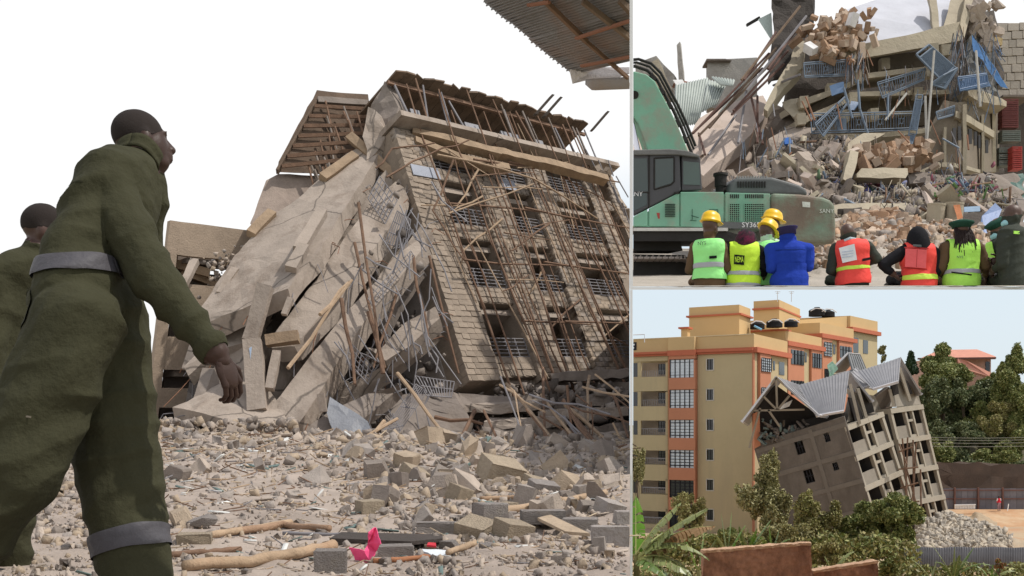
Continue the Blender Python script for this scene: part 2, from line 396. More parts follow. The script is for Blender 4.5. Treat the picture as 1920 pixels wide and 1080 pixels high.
    for a, b, ra, rb, nm in segs:
        if nm not in names: names.append(nm)
        A = np.array(a); D = np.array(b)-A; t = np.clip(((cen-A) @ D)/max(D @ D, 1e-9), 0, 1)
        dist = np.linalg.norm(cen-(A+t[:, None]*D), axis=1)-(ra+(rb-ra)*t)
        q = dist < best; best[q] = dist[q]; tagi[q] = names.index(nm)
    col = dict(head=0, neck=0, hand=0, wrist=0, torso=1, shoulder=1, uarm=1, farm=1 if sleeve else 0, pelvis=2, leg=2, shoe=3)
    mi = np.array([col[n] for n in names])[tagi].astype(np.int32)
    for m in [mats['skin'], mats['top'], mats['bottom'], mats['shoe']]: me.materials.append(m) if len(me.materials) < 4 else None
    me.polygons.foreach_set('material_index', mi); me.polygons.foreach_set('use_smooth', np.ones(nb, dtype=bool))
    if wrinkle:
        nv = len(me.vertices); vm = np.zeros(nv, dtype=bool)
        for p, m_ in zip(me.polygons, mi):
            if m_ in (1, 2):
                for v in p.vertices: vm[v] = True
        co = np.zeros(nv*3); no = np.zeros(nv*3); me.vertices.foreach_get('co', co); me.vertices.foreach_get('normal', no)
        co = co.reshape(-1, 3); no = no.reshape(-1, 3)
        for i in np.nonzero(vm)[0]:
            p = V3(co[i]+off)
            n1 = noise.noise(V3((p.x*3.2+p.z*2.0, p.y*3.2, p.z*7.5-p.x*3.5))); n2 = noise.noise(V3((p.x*7.3+5, p.y*7.3+1, p.z*14-p.x*8)))
            co[i] += no[i]*wrinkle*((1-abs(n1)*2.6)*0.75+n2*0.5)
        me.vertices.foreach_set('co', co.ravel())
    me.update()
    if hands and not hand_remesh:
        bm = bmesh.new(); bm.from_mesh(me); tmp = bpy.data.meshes.new('t'); tmp.from_pydata([V3(v)-base_of(root) for v in hm.v], [], hm.f); bm.from_mesh(tmp)
        for fc in list(bm.faces)[nb:]: fc.material_index = 0; fc.smooth = True
        bm.to_mesh(me); bm.free()
    info = dict(root=root, body=o, J=W_, cen=cen, tag=np.array(names)[tagi], up=up, fwd=fwd, across=across, s=s, H=(c, HM), nb=nb, f=f, r=r)
    return info
def shell(I, name, m, sel, off, solid=0.0):
    """clothing cut from the figure's own surface: the faces in sel, pushed outwards"""
    me = I['body'].data; bm = bmesh.new(); bm.from_mesh(me); bm.faces.ensure_lookup_table()
    bm.normal_update()
    nn = [v.normal.copy() for v in bm.verts]
    for v, q in zip(bm.verts, nn): v.co += q*off
    kill = [f for f in bm.faces if f.index >= I['nb'] or not sel[f.index]]
    bmesh.ops.delete(bm, geom=kill, context='FACES')
    for _ in range(2): bmesh.ops.smooth_vert(bm, verts=bm.verts[:], factor=0.4, use_axis_x=True, use_axis_y=True, use_axis_z=True)
    be = [e for e in bm.edges if e.is_boundary]; nb_ = {}
    for e in be:
        for v, w in ((e.verts[0], e.verts[1]), (e.verts[1], e.verts[0])): nb_.setdefault(v, []).append(w)
    for _ in range(14):
        new = {v: v.co.lerp(sum((w.co for w in ws), V3())/len(ws), 0.6) for v, ws in nb_.items() if len(ws) == 2}
        for v, c_ in new.items(): v.co = c_
    n = bpy.data.meshes.new(name); bm.to_mesh(n); bm.free(); n.materials.clear(); n.materials.append(m)
    n.polygons.foreach_set('material_index', [0]*len(n.polygons)); n.polygons.foreach_set('use_smooth', [True]*len(n.polygons))
    o = link(name, n, I['root'])
    if solid: k = o.modifiers.new('s', 'SOLIDIFY'); k.thickness = solid; k.offset = 1
    return o
def along(I):
    """height of each face along the spine, in metres above the pelvis (scaled to a 1.75 m figure)"""
    p = np.array(I['J']['pelvis']); return ((I['cen']-p) @ np.array(I['up']))/I['s']
def vest(I, m, lo=-0.16, hi=0.50, name='hi_vis_vest', off=0.016):
    t = I['tag']; h = along(I); sd = np.abs((I['cen']-np.array(I['J']['pelvis'])) @ np.array(I['across']))/I['s']
    sel = ((t == 'torso') | (t == 'pelvis') | ((t == 'shoulder') & (sd < 0.172)) | ((t == 'leg') & (h < 0) & (h > lo))) & (h > lo) & (h < hi)
    shell(I, name, m, sel, off*I['s']); return sel
def band(I, sel, m, lo, hi, name='reflective_band', off=0.028):
    h = along(I); shell(I, name, m, sel & (h > lo) & (h < hi), off*I['s'])
def hat(I, name, m, prof, ctr=(0, -.01, .05), sx=1.0, sy=1.25, tilt=0.0, brim=None, ball=None):
    c, HM = I['H']; s = I['s']; mb = MB(); X = HM @ Euler((tilt, 0, 0)).to_matrix()
    o0 = c+HM @ V3(ctr)*s
    mb.lathe([(r_*s, z*s) for r_, z in prof], o0, 20, X, sx=sx, sy=sy)
    if brim: mb.prism([o0+X @ V3((math.sin(a)*brim[0], brim[1]+math.cos(a)*brim[2], brim[3]))*s for a in [math.pi*(i/8-0.5) for i in range(9)]], X @ V3((0, 0, -0.008*s)))
    return mb.build(name, m, I['root'], smooth=True)
SKIN = mat('dark skin', (0.085, 0.045, 0.032), rough=0.5, var=0.12, scale=8, bump=0.08, spec=0.45)
SKIN2 = mat('brown skin', (0.15, 0.08, 0.055), rough=0.5, var=0.12, scale=8, bump=0.08, spec=0.45)
def cloth(name, c, var=0.14, bump=0.35): return mat(name, c, rough=0.9, var=var, scale=3, bump=bump, bscale=9, spec=0.15)
# ------------------------------------------------------------ materials used in many places
M_CONC = mat('dusty concrete', (0.335, 0.28, 0.235), var=0.18, scale=0.8, bump=0.6, bscale=9, dirt=(0.20, 0.155, 0.12), dscale=0.6, damt=0.42, streak=0.35, crack=0.2)
M_CONCD = mat('grey concrete', (0.225, 0.19, 0.165), var=0.2, scale=1.0, bump=0.5, bscale=9, dirt=(0.18, 0.145, 0.115), dscale=0.6, damt=0.45)
M_EDGE = mat('broken concrete edge', (0.29, 0.21, 0.14), var=0.25, scale=2, bump=0.7, bscale=8)
M_STONE = mat('dressed building stone', (0.285, 0.23, 0.18), var=0.2, scale=1.2, bump=0.6, bscale=11, rnd=0.16, dirt=(0.2, 0.15, 0.11), damt=0.3)
M_MORTAR = mat('mortar', (0.22, 0.175, 0.135), var=0.2, bump=0.5)
M_DUST = mat('dusty rubble earth', (0.355, 0.295, 0.25), var=0.2, scale=0.9, bump=0.8, bscale=5, dirt=(0.235, 0.19, 0.16), dscale=0.35, damt=0.55)
M_ROCKS = [mat('pale broken stone', (0.39, 0.325, 0.27), var=0.2, scale=2, bump=0.5), mat('grey broken stone', (0.305, 0.265, 0.235), var=0.2, scale=2, bump=0.5), mat('tan broken stone', (0.36, 0.285, 0.21), var=0.2, scale=2, bump=0.5), mat('dark broken stone', (0.225, 0.19, 0.165), var=0.2, scale=2, bump=0.5)]
M_POLE = mat('weathered pole', (0.165, 0.10, 0.066), var=0.35, scale=3, bump=0.4)
M_POLEL = mat('pale pole', (0.36, 0.26, 0.175), var=0.25, scale=3, bump=0.4)
M_STEEL = mat('grey steel bar', (0.20, 0.19, 0.20), var=0.2, rough=0.6, bump=0.1)
M_RUST = mat('rusty steel', (0.22, 0.11, 0.065), var=0.3, rough=0.8, bump=0.2)
M_PLANK = mat('formwork plank', (0.13, 0.09, 0.062), var=0.35, scale=2, bump=0.4, rnd=0.25)
M_WHITE = mat('white painted edge', (0.80, 0.80, 0.80), var=0.02, bump=0.02)

# ------------------------------------------------------------ the ground: rubble field, valley, hillside, elevated deck
SX = 0.1106          # the rubble field ends at this X / Y (a retaining wall drops to the valley)
def h_left(x, d):
    z = 0.003*max(0, d-9)+0.10*noise.noise(V3((x*0.5, d*0.5, 3)))+0.05*noise.noise(V3((x*1.7, d*1.7, 9)))
    def bump(px, py, sx, sy, h): return h*math.exp(-((x-px)/sx)**2-((d-py)/sy)**2)
    z += bump(0.1, 18, 2.6, 2.6, 0.22)+bump(-1.2, 17, 1.6, 2, 0.08)+bump(-8, 33, 5, 4, 0.2)
    if d < 7: z *= max(0.25, (d-2)/5)
    return z
rows = [1.2]
while rows[-1] < 90: rows.append(rows[-1]*1.018+0.012)
mb = MB()
def gl(u, v):
    i = min(int(round(v*(len(rows)-1))), len(rows)-1); d = rows[i]
    x0, x1 = -0.62*d-1.5, SX*d
    x = x0+(x1-x0)*u
    z = h_left(x, d) if d < 60 else 0.15+(d-60)*-0.01
    z += 0.018*noise.noise(V3((x*9, d*9, 1)))+0.03*noise.noise(V3((x*4, d*4, 4)))
    return V3((x, d, z))
mb.grid(gl, 150, len(rows)-1)
tag(mb.build('rubble_ground', M_DUST, smooth=True), kind='structure')

def h_valley(x, d):
    k = min(1, max(0, (d-58)/16)); k = k*k*(3-2*k)
    z = -7.6-2.7*k
    if d > 128 and x > 0: z += min(18, (d-128)*0.30)*min(1, max(0, (x/d-0.30)/0.08))
    return z+0.12*noise.noise(V3((x*0.2, d*0.2, 2)))
mb = MB()
def gv(u, v):
    d = 8+v**1.5*122; x = (SX+0.001)*d+u*(0.52*d-0.11*d+14)
    return V3((x, d, h_valley(x, d)))
mb.grid(gv, 60, 110)
M_SOIL = mat('sandy soil', (0.42, 0.32, 0.21), var=0.15, scale=0.15, bump=0.5, bscale=3, dirt=(0.46, 0.22, 0.11), dscale=0.09, damt=0.5)
tag(mb.build('valley_ground', M_SOIL, smooth=True), kind='structure')
def gh(u, v):
    d = 129.5+v*130; x = 14+u*130; return V3((x, d, h_valley(x, d)-0.3+0.5*noise.noise(V3((x*0.15, d*0.15, 8)))))
mb = MB(); mb.grid(gh, 50, 40)
tag(mb.build('hillside', mat('scrubby hill ground', (0.085, 0.075, 0.04), var=0.4, scale=0.4, bump=0.8), smooth=True), kind='structure')
mb = MB(); mb.quad((-3000, -400, -16), (3000, -400, -16), (3000, 4500, -16), (-3000, 4500, -16))
tag(mb.build('ground', mat('far ground', (0.25, 0.24, 0.16), scale=0.02)), kind='structure')
# retaining wall between the rubble field and the valley, and the deck that spans the near end of the valley
DK = 0.1258          # the deck climbs by this much per metre
D0, D1 = 12.9, 46.0
mb = MB()
def wl(k, d, z): return V3((k*d, d, z))
a, b2 = 0.1107, 0.1130
mb.add([wl(a, D0, -11), wl(b2, D0, -11), wl(b2, D0, EYE+0.1232*D0), wl(a, D0, EYE+0.1232*D0), wl(a, 90, -11), wl(b2, 90, -11), wl(b2, 90, 0), wl(a, 90, 0),
        wl(a, D1, EYE+0.1232*D1), wl(b2, D1, EYE+0.1232*D1)], [(0, 1, 2, 3), (1, 5, 6, 9, 2), (4, 0, 3, 8, 7), (3, 2, 9, 8), (8, 9, 6, 7), (5, 4, 7, 6), (1, 0, 4, 5)])
rw = mb.build('retaining_wall', M_WHITE)
tag(rw, 'white painted concrete retaining wall dropping from the rubble field to the valley', 'wall')
mb = MB()
mb.prism([(a*D0, D0, EYE+0.1233*D0), (0.52*D0, D0, EYE+0.1233*D0), (0.52*D1, D1, EYE+0.1233*D1), (a*D1, D1, EYE+0.1233*D1)], (0, 0, 0.0))
mb = MB()
lo, hi = 0.12345, 0.1259
vsd = [(a*D0, D0, EYE+lo*D0), (0.52*D0, D0, EYE+lo*D0), (0.52*D1, D1, EYE+lo*D1), (a*D1, D1, EYE+lo*D1),
       (a*D0, D0, EYE+hi*D0), (0.52*D0, D0, EYE+hi*D0), (0.52*D1, D1, EYE+hi*D1), (a*D1, D1, EYE+hi*D1)]
mb.add(vsd, [(3, 2, 1, 0), (4, 5, 6, 7), (0, 1, 5, 4), (1, 2, 6, 5), (2, 3, 7, 6), (3, 0, 4, 7)])
tag(mb.build('deck_floor', M_WHITE), kind='structure')
mb = MB(); mb.obox((0.515*D0, D0, -16), (0.5, 0, 0), ((D1-D0)*0.515, D1-D0, 0), (0, 0, 16+EYE+0.12*D0))
tag(mb.build('side_wall', M_WHITE), kind='structure')
mb = MB(); mb.obox((0.1107*D0, D0+0.004, EYE+hi*D0), (0.0029*D0*0.9, 0, 0), (0, 0.034, 0), (0, 0, 3.6))
tag(mb.build('white_post', M_WHITE), 'slim white square post standing at the corner of the deck', 'post')
def h_deck(x, d):
    """the rubble strewn street on the deck"""
    k = max(0, d-D0)
    return EYE+0.1262*d+0.002+0.062*max(0, k-1.6)**0.95*min(1, k/3)+0.03*min(1, k/3)*noise.noise(V3((x*0.9, d*0.9, 5)))
mb = MB()
def gd(u, v):
    d = D0+0.02+v**1.4*(D1-D0-0.2); x = (0.1112+(0.519-0.1112)*u)*d
    return V3((x, d, h_deck(x, d)+0.015*noise.noise(V3((x*5, d*5, 1)))*min(1, (d-D0)/2)))
mb.grid(gd, 80, 90)
M_STREET = mat('dusty street', (0.38, 0.34, 0.29), var=0.15, scale=1.5, bump=0.6, dirt=(0.36, 0.31, 0.25), damt=0.4)
tag(mb.build('street_ground', M_STREET, smooth=True), kind='structure')
# ============================================================ LEFT: the collapsed stone building with scaffolding
def clipL(o): return cut(o, (0, 0, 0), V3((1, -0.1101, 0)).normalized())
def inL(p, m=0.0): return p.x < 0.1098*p.y-m
def dirv(x, y): return V3(((x-960)/FPX, 1, (HOR-y)/FPX)).normalized()
FO = P(870, 705, 42); FU = dirv(2650, 665); FV = dirv(-350, -3400); FN = FU.cross(FV).normalized()
def Q(u, v, w=0.0): return FO+FU*u+FV*v+FN*w
FR = Matrix((FU, FV, FN)).transposed()
def fbox(mb, u0, u1, v0, v1, w0, w1, mi=0): return mb.obox(Q(u0, v0, w0), FU*(u1-u0), FV*(v1-v0), FN*(w1-w0), mi)
CB = thing('collapsed_building', 'half collapsed stone apartment building with leaning facade and fallen floor slabs', 'building', FO)

M_GAPSHADE = mat('rubble with painted shade', (0.10, 0.085, 0.075), var=0.3, bump=0.5)  # dark tone paints the shade of deep gaps into the rubble
# --- the standing facade: piers and spandrels of single stones
PIERS = [(-0.3, 1.65), (4.2, 6.1), (8.3, 10.05), (13.3, 14.6), (15.6, 16.4)]
BAYS = [(1.65, 4.2), (6.1, 8.3), (10.05, 13.3), (14.6, 15.6)]
FLOORS = [(-0.45, 0.72), (3.25, 4.3), (6.65, 7.65), (9.9, 10.75)]
def stone_run(u0, u1, v0, v1, w, ch=0.275):
    r = []; nv = max(1, round((v1-v0)/ch)); h = (v1-v0)/nv
    for j in range(nv):
        u = u0
        off = 0.0 if j % 2 else 0.22
        while u < u1-0.06:
            l = random.uniform(0.32, 0.58)
            if u == u0: l -= off
            if u+l > u1-0.2: l = u1-u
            c = Q(u+l/2, v0+(j+0.5)*h, w+random.uniform(-0.012, 0.02))
            if inL(c, 0.3) and random.random() > 0.015: r.append((c, l-0.022, h-0.02))
            u += l
    return r
runs = []
core = MB()
for (a, b) in PIERS:
    runs += stone_run(a, b, -0.5, 12.5, 0.30); fbox(core, a+0.02, b-0.02, -0.5, 12.55, -0.75, 0.435)
for (v0, v1) in FLOORS:
    for (a, b) in BAYS:
        runs += stone_run(a, b, v0+0.22, v1, 0.10); fbox(core, a, b, v0+0.2, v1-0.01, -0.2, 0.235)
clipL(core.build('wall_core', M_MORTAR, CB))
blockm = [rock_mesh('building stone', 40+i, M_STONE, blocky=1.0) for i in range(4)]
runs.sort(key=lambda r: r[0].y)
for i, (c, l, h) in enumerate(runs[:280]):
    link('stone_block', blockm[i % 4], CB, TRS(c-FO, FR @ Euler((random.gauss(0, .012), random.gauss(0, .012), random.gauss(0, .02))).to_matrix(), (l, h, 0.34)))
scatter('stonework', blockm, [TRS(c, FR, (l, h, 0.34)) for c, l, h in runs[280:]], [M_STONE, mat('yellowish building stone', (0.285, 0.225, 0.17), var=0.2, bump=0.5), mat('greyish building stone', (0.245, 0.205, 0.17), var=0.2, bump=0.5)], CB)
# floors, back wall, cross walls
for k, v in enumerate([-0.45, 3.05, 6.45, 9.7, 12.6]):
    mb = MB(); fbox(mb, -0.4, 16.3, v, v+0.28, -5.2, -0.05 if k < 4 else 1.2); clipL(rough(mb.build('floor_slab', M_CONC, CB), 1.2, 0.03))
mb = MB()
for v0, v1 in [(-0.1, 3.05), (3.3, 6.45), (6.7, 9.7), (9.95, 12.6)]:
    for a, b in ((-0.2, 3.0), (4.1, 8.0), (9.0, 12.3), (13.4, 15.0)): fbox(mb, a, b, v0, v1, -5.2, -5.0)
    fbox(mb, 3.0, 4.1, v0+2.2, v1, -5.2, -5.0); fbox(mb, 8.0, 9.0, v0+2.2, v1, -5.2, -5.0)
    for u in (5.1, 9.1, 13.9): fbox(mb, u, u+0.2, v0, v1, -5.0, -0.8)
clipL(mb.build('room_wall', mat('inner wall', (0.36, 0.29, 0.22), var=0.2), CB))
mb = MB(); fbox(mb, -0.35, -0.1, -0.5, 12.5, -5.2, -0.7)
mb.build('side_wall', mat('plastered side', (0.27, 0.235, 0.21), var=0.2, bump=0.5), CB)
# balcony railings: every panel a part, its bars one sub-part mesh
def railing(u0, u1, v0, v1, w=0.22, nb=5):
    mb = MB(); 
    for i in range(nb+1):
        v = v0+(v1-v0)*i/nb; p, q = Q(u0, v, w), Q(u1, v, w)
        mb.tube([p, q], 0.025, 5)
    n = max(2, int((u1-u0)/0.55))
    for i in range(n+1):
        u = u0+(u1-u0)*i/n; mb.tube([Q(u, v0, w), Q(u, v1, w)], 0.028, 5)
    clipL(mb.build('balcony_railing', M_STEEL, CB))
for (a, b) in BAYS[:3]:
    for (v0, v1) in FLOORS: railing(a+0.02, b-0.02, v1+0.03, v1+0.95)
# door and window leaves deep in the bays, glimpsed as pale frames
for (a, b, v, c) in ((2.6, 3.3, 0.75, 0), (6.6, 7.3, 0.75, 1), (11.0, 12.2, 0.75, 1), (7.0, 7.8, 7.7, 0), (11.2, 12.4, 4.4, 1), (2.2, 3.3, 4.4, 0)):
    mb = MB(); fbox(mb, a, b, v, v+1.9, -3.0, -2.92); clipL(mb.build('door_panel', mat('pale grey door', (0.22, 0.235, 0.245), var=0.15), CB))
# tin patches on the piers
for (u0, u1, v0, v1) in ((0.0, 1.7, 9.85, 10.45), (6.0, 7.0, 10.0, 10.6)):
    mb = MB(); fbox(mb, u0, u1, v0, v1, 0.5, 0.53); mb.build('metal_sheet', mat('blue grey tin', (0.27, 0.29, 0.34), var=0.15, rough=0.5), CB)
# --- top floor: tilted formwork boards on raking props
def board_quad(a, b, c, d, n, th, mt, nm, par, gap=0.05):
    """n boards laid side by side across the quad a-b-c-d, each one a part"""
    for i in range(n):
        t0, t1 = i/n+gap/n/2, (i+1)/n-gap/n/2
        j = [random.uniform(-0.02, 0.02) for _ in range(4)]
        p = [a.lerp(b, t0).lerp(d.lerp(c, t0), j[0]), a.lerp(b, t1).lerp(d.lerp(c, t1), j[1]), d.lerp(c, t1).lerp(a.lerp(b, t1), j[2]), d.lerp(c, t0).lerp(a.lerp(b, t0), j[3])]
        nn = (p[1]-p[0]).cross(p[3]-p[0]).normalized()
        mb = MB(); mb.prism(p, nn*th*random.uniform(0.8, 1.3)); mb.build(nm, mt, par)
board_quad(Q(0.55, 15.75, 0.9), Q(15.3, 15.75, 0.9), Q(15.3, 15.3, -5), Q(0.2, 15.3, -5), 24, 0.10, M_PLANK, 'formwork_board', CB)
mb = MB(); fbox(mb, 0.3, 15.4, 15.2, 15.45, -4.9, -4.7); fbox(mb, 0.3, 15.4, 15.35, 15.55, 0.3, 0.42); fbox(mb, 0.3, 15.4, 15.25, 15.45, -2.2, -2.08); clipL(mb.build('formwork_beam', M_POLE, CB))
mb = MB(); fbox(mb, 0.2, 15.2, 13.0, 15.2, -5.15, -5.0); clipL(mb.build('back_wall', mat('dark grey boards', (0.11, 0.095, 0.09), var=0.35), CB))  # back wall in one dark grey tone
for i in range(34):
    u = 0.7+i*0.44+random.uniform(-.15, .15); w = random.choice((0.8, 0.5, -1.5, -3)); 
    mb = MB(); mb.tube([Q(u+random.uniform(-.3, .6), 13.0, w), Q(u, 15.5, w+random.uniform(-.2, .2))], random.uniform(0.04, 0.07), 6); mb.build('prop', random.choice((M_POLE, M_STEEL, M_CONCD)), CB)
for u0, u1 in ((1.6, 2.2), (5.3, 6.3), (8.0, 9.4), (10.8, 11.4)):
    mb = MB(); fbox(mb, u0, u1, 13.0, 14.4, 0.0, 0.1); mb.build('guard_panel', mat('grey tin', (0.24, 0.24, 0.26), rough=0.5), CB)
for u in (9.9, 10.6, 14.9):
    mb = MB(); mb.obox(Q(u, 15.05, 1.0), FU*0.22, FV*0.75+FU*0.8+FN*0.9, FN*0.2); mb.build('loose_beam', mat('dark timber', (0.09, 0.075, 0.065)), CB)
# edge beams of the cracked top slab
for pts in ([(770, 250, 47.6), (850, 268, 48.5), (935, 290, 50)], [(775, 268, 47.4), (860, 300, 48.6), (950, 318, 50.2)], [(930, 288, 50), (1040, 312, 52.5), (1135, 338, 55)]):
    mb = MB(); pp = [P(*p) for p in pts]
    for i in range(len(pp)-1): mb.beam(pp[i], pp[i+1], 0.5, 0.36, FV)
    rough(mb.build('slab_edge', M_EDGE, CB), 0.8, 0.08)
# right end: pieces of stone hanging beyond the last pier
for x, y, d, s in ((1118, 318, 57, 0.5), (1128, 330, 57, 0.7), (1140, 322, 57.3, 0.45), (1150, 395, 58.5, 0.9), (1168, 408, 58.5, 1.0), (1160, 385, 58.6, 0.8), (1172, 430, 58.6, 0.9)):
    link('broken_stone', blockm[0], CB, TRS(P(x, y, d)-FO, rrot(), (s, s*0.7, s*0.7)))
for x0, y0, x1, y1 in ((1083, 285, 1100, 330), (1098, 280, 1118, 318), (1122, 300, 1140, 345), (1137, 325, 1160, 380), (1150, 350, 1172, 405), (1155, 330, 1178, 370), (1140, 300, 1150, 330), (1070, 270, 1085, 300), (1167, 380, 1180, 420)):
    mb = MB(); mb.tube([P(x0, y0, 57), P(x1, y1, 57)], 0.035, 5); mb.build('bent_rebar', M_STEEL, CB)

# --- the fallen slabs on the left: thick, tilted, broken edged
_rb = random.Random(4)
def slab(pts, th, m=M_CONC, name='fallen_slab', cell=0.6, amp=0.065, par=None):
    pp = [P(*p) for p in pts]; mb = MB(); mb.prism(pp, V3(th)); o = mb.build(name, [m, M_EDGE], par or CB); rough(o, cell, amp, seed=len(pts)*1.3+pts[0][0]*0.01)
    if name == 'fallen_slab':
        c = sum(pp, V3())/len(pp)
        for k in range(len(pp)):
            a, b = pp[k], pp[(k+1) % len(pp)]
            for _ in range(max(1, int((b-a).length/1.3))):
                p = a.lerp(b, _rb.random())+V3(th)*0.5; d = (p-c).normalized(); l = _rb.uniform(0.3, 1.1); e = V3((_rb.gauss(0, .2), _rb.gauss(0, .2), -_rb.uniform(0, .6)))
                r_ = MB(); r_.tube([p-d*0.2, p+d*l*0.5, p+d*l*0.9+e*l], 0.016, 4); r_.build('bent_rebar', M_RUST if _rb.random() < 0.4 else M_STEEL, par or CB)
    return o
S1 = slab([(690, 262, 47.5), (640, 295, 47), (560, 372, 45), (500, 412, 44), (440, 480, 42), (368, 592, 39), (388, 606, 38.6), (455, 578, 38.4), (540, 540, 38.2), (566, 505, 39.2), (600, 470, 40), (640, 400, 42.5), (676, 345, 45), (712, 285, 47)], (0.12, 0.25, -0.62))
slab([(742, 340, 45), (700, 372, 44.2), (640, 455, 42), (592, 525, 40.3), (540, 592, 38.8), (503, 640, 38), (512, 652, 37.8), (552, 648, 37.7), (598, 596, 38.6), (640, 552, 39.6), (690, 480, 41.5), (735, 420, 43.5), (757, 352, 45)], (0.25, 0.3, -0.5))
slab([(792, 445, 42.5), (742, 478, 41.5), (705, 526, 40.6), (640, 596, 39.2), (585, 664, 38), (525, 742, 36.8), (474, 800, 36), (500, 818, 35.8), (545, 812, 35.7), (574, 776, 36.2), (626, 690, 37.7), (682, 604, 39.2), (748, 522, 41), (800, 458, 42.5)], (0.2, 0.5, -0.45))
slab([(817, 574, 41.2), (762, 604, 40.5), (712, 655, 39.8), (688, 652, 39.7), (722, 676, 39.4), (766, 650, 40), (824, 597, 41.2)], (0.1, 0.5, -0.4))
slab([(748, 724, 39), (690, 738, 38), (618, 772, 37), (545, 820, 36), (560, 842, 35.8), (604, 842, 35.9), (662, 802, 36.8), (738, 738, 39)], (0.1, 0.5, -0.3), M_CONCD)
slab([(322, 764, 36.4), (352, 752, 36.9), (425, 712, 38), (500, 720, 38), (545, 800, 35.6), (524, 812, 35.3), (432, 790, 35.4), (365, 770, 35.9)], (0.05, 0.12, -0.42))
slab([(345, 688, 38), (402, 630, 39.3), (432, 592, 40), (490, 600, 40), (470, 640, 39.2), (400, 660, 38.4), (352, 704, 37.9)], (0.1, 0.4, -0.35))
slab([(395, 700, 38.4), (430, 640, 39.3), (480, 640, 39.3), (480, 720, 38.1), (440, 772, 37)], (0.2, 0.5, -0.2))
slab([(380, 690, 38), (360, 755, 36.9), (372, 765, 36.8), (402, 690, 38)], (0.3, 0.3, -0.1), M_CONCD)
slab([(356, 640, 39), (340, 690, 38.6), (380, 700, 38.4), (398, 628, 39)], (0.3, 0.4, 0))
# thinner broken sheets packed between the big slabs
_r = random.Random(12)
for (x, y, l, w, d, a) in ((600, 640, 240, 26, 41.5, 54), (700, 560, 220, 22, 42.8, 58), (560, 700, 190, 30, 39.5, 55), (722, 430, 200, 26, 44.5, 57), (668, 420, 230, 30, 45, 55), (745, 560, 150, 20, 42.3, 60), (772, 650, 120, 18, 41.3, 40), (520, 720, 120, 26, 38.5, 62), (760, 490, 150, 22, 43, 60), (690, 500, 240, 18, 43.5, 52), (480, 690, 130, 30, 39.5, 66), (470, 590, 120, 40, 41, 50), (600, 745, 120, 22, 38.5, 40), (665, 725, 130, 20, 39.2, 30)):
    ca, sa = math.cos(R(a)), -math.sin(R(a)); nx, ny = -sa, ca
    pts = []
    for s, k in ((-0.5, -0.5), (0.15, -0.5+_r.uniform(-.2, .2)), (0.5, -0.4), (0.46, 0.1), (0.5, 0.5), (-0.1, 0.5+_r.uniform(-.25, .2)), (-0.5, 0.5), (-0.44, 0)):
        pts.append((x+ca*l*s+nx*w*k, y+sa*l*s+ny*w*k, d+s*l*0.012+k*0.3))
    slab(pts, (0.12, 0.35, -0.32), M_CONC if _r.random() < 0.6 else M_CONCD, 'fallen_slab', 0.5, 0.08)
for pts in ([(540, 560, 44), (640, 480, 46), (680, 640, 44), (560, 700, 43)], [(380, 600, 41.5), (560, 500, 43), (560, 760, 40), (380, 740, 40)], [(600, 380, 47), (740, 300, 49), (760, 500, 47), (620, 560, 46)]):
    slab(pts, (0, 0.6, 0), M_GAPSHADE, 'gap_shade_wall', 0.7, 0.4)  # backing walls carry the gap shade in their colour
# columns lodged between the slabs
def pbeam(p, q, w, h, m, name, par=None, up=(0, -1, 0.3), r=0.0, cell=0.8):
    mb = MB(); mb.beam(P(*p), P(*q), w, h, up); o = mb.build(name, m, par or CB)
    if r: rough(o, cell, r)
    return o
for p, q, w in (((498, 536, 37.6), (470, 640, 37.3), 0.52), ((474, 640, 37.3), (484, 772, 36.4), 0.62), ((432, 840, 34.5), (420, 806, 34.6), 0.4), ((446, 800, 34.8), (414, 848, 34), 0.55), ((560, 470, 39.5), (604, 398, 41.5), 0.42), ((545, 505, 38.8), (570, 462, 39.6), 0.4), ((338, 545, 40.6), (366, 490, 42), 0.3), ((440, 505, 41), (412, 552, 40), 0.3), ((545, 560, 38.3), (532, 590, 38), 0.2), ((505, 730, 36.6), (520, 660, 37.4), 0.3)):
    pbeam(p, q, w, w*0.8, M_CONC, 'fallen_column', r=0.05)
for p, q in (((605, 335, 45.6), (666, 292, 46.8)), ((470, 440, 43), (510, 400, 44)), ((500, 640, 37.5), (560, 632, 37.5)), ((655, 255, 47.5), (745, 335, 46.5))):
    pbeam(p, q, 0.4, 0.35, M_EDGE, 'broken_beam', r=0.06)
# wall pieces behind, coloured dark as the shade that fills the gap between slabs and facade
for pts, m in (([(668, 300, 49), (760, 300, 49), (840, 700, 45), (820, 800, 43), (600, 830, 42), (560, 640, 43), (620, 470, 46)], M_GAPSHADE),
               ([(340, 800, 39), (600, 830, 38.5), (600, 640, 43), (420, 600, 43), (350, 700, 41)], M_GAPSHADE)):
    slab(pts, (0, 0.8, 0), m, 'gap_shade_wall', 0.7, 0.5)
rk = [rock_mesh('rubble stone', 60+i, M_ROCKS[0]) for i in range(6)]
Ms = []
for _ in range(700):
    t = random.random(); x = random.uniform(500, 840); y = 820-480*t**2.2
    if x < 760-(y-300)*0.42 or x > 745+(y-300)*0.24: continue
    Ms.append(TRS(P(x, y, random.uniform(41, 46)), rrot(), [random.choice((0.08, 0.12, 0.16, 0.24, 0.36))]*3))
for _ in range(420):
    x = random.uniform(850, 1168); y = random.uniform(722, 850); s_ = random.choice((0.08, 0.12, 0.18, 0.26, 0.4)); Ms.append(TRS(P(x, y, random.uniform(41.5, 44.5)), rrot(), (s_*1.5, s_, s_*0.7)))
scatter('crushed_rubble', rk, Ms, [M_ROCKS[3], M_CONCD, M_ROCKS[1], M_GAPSHADE], CB)
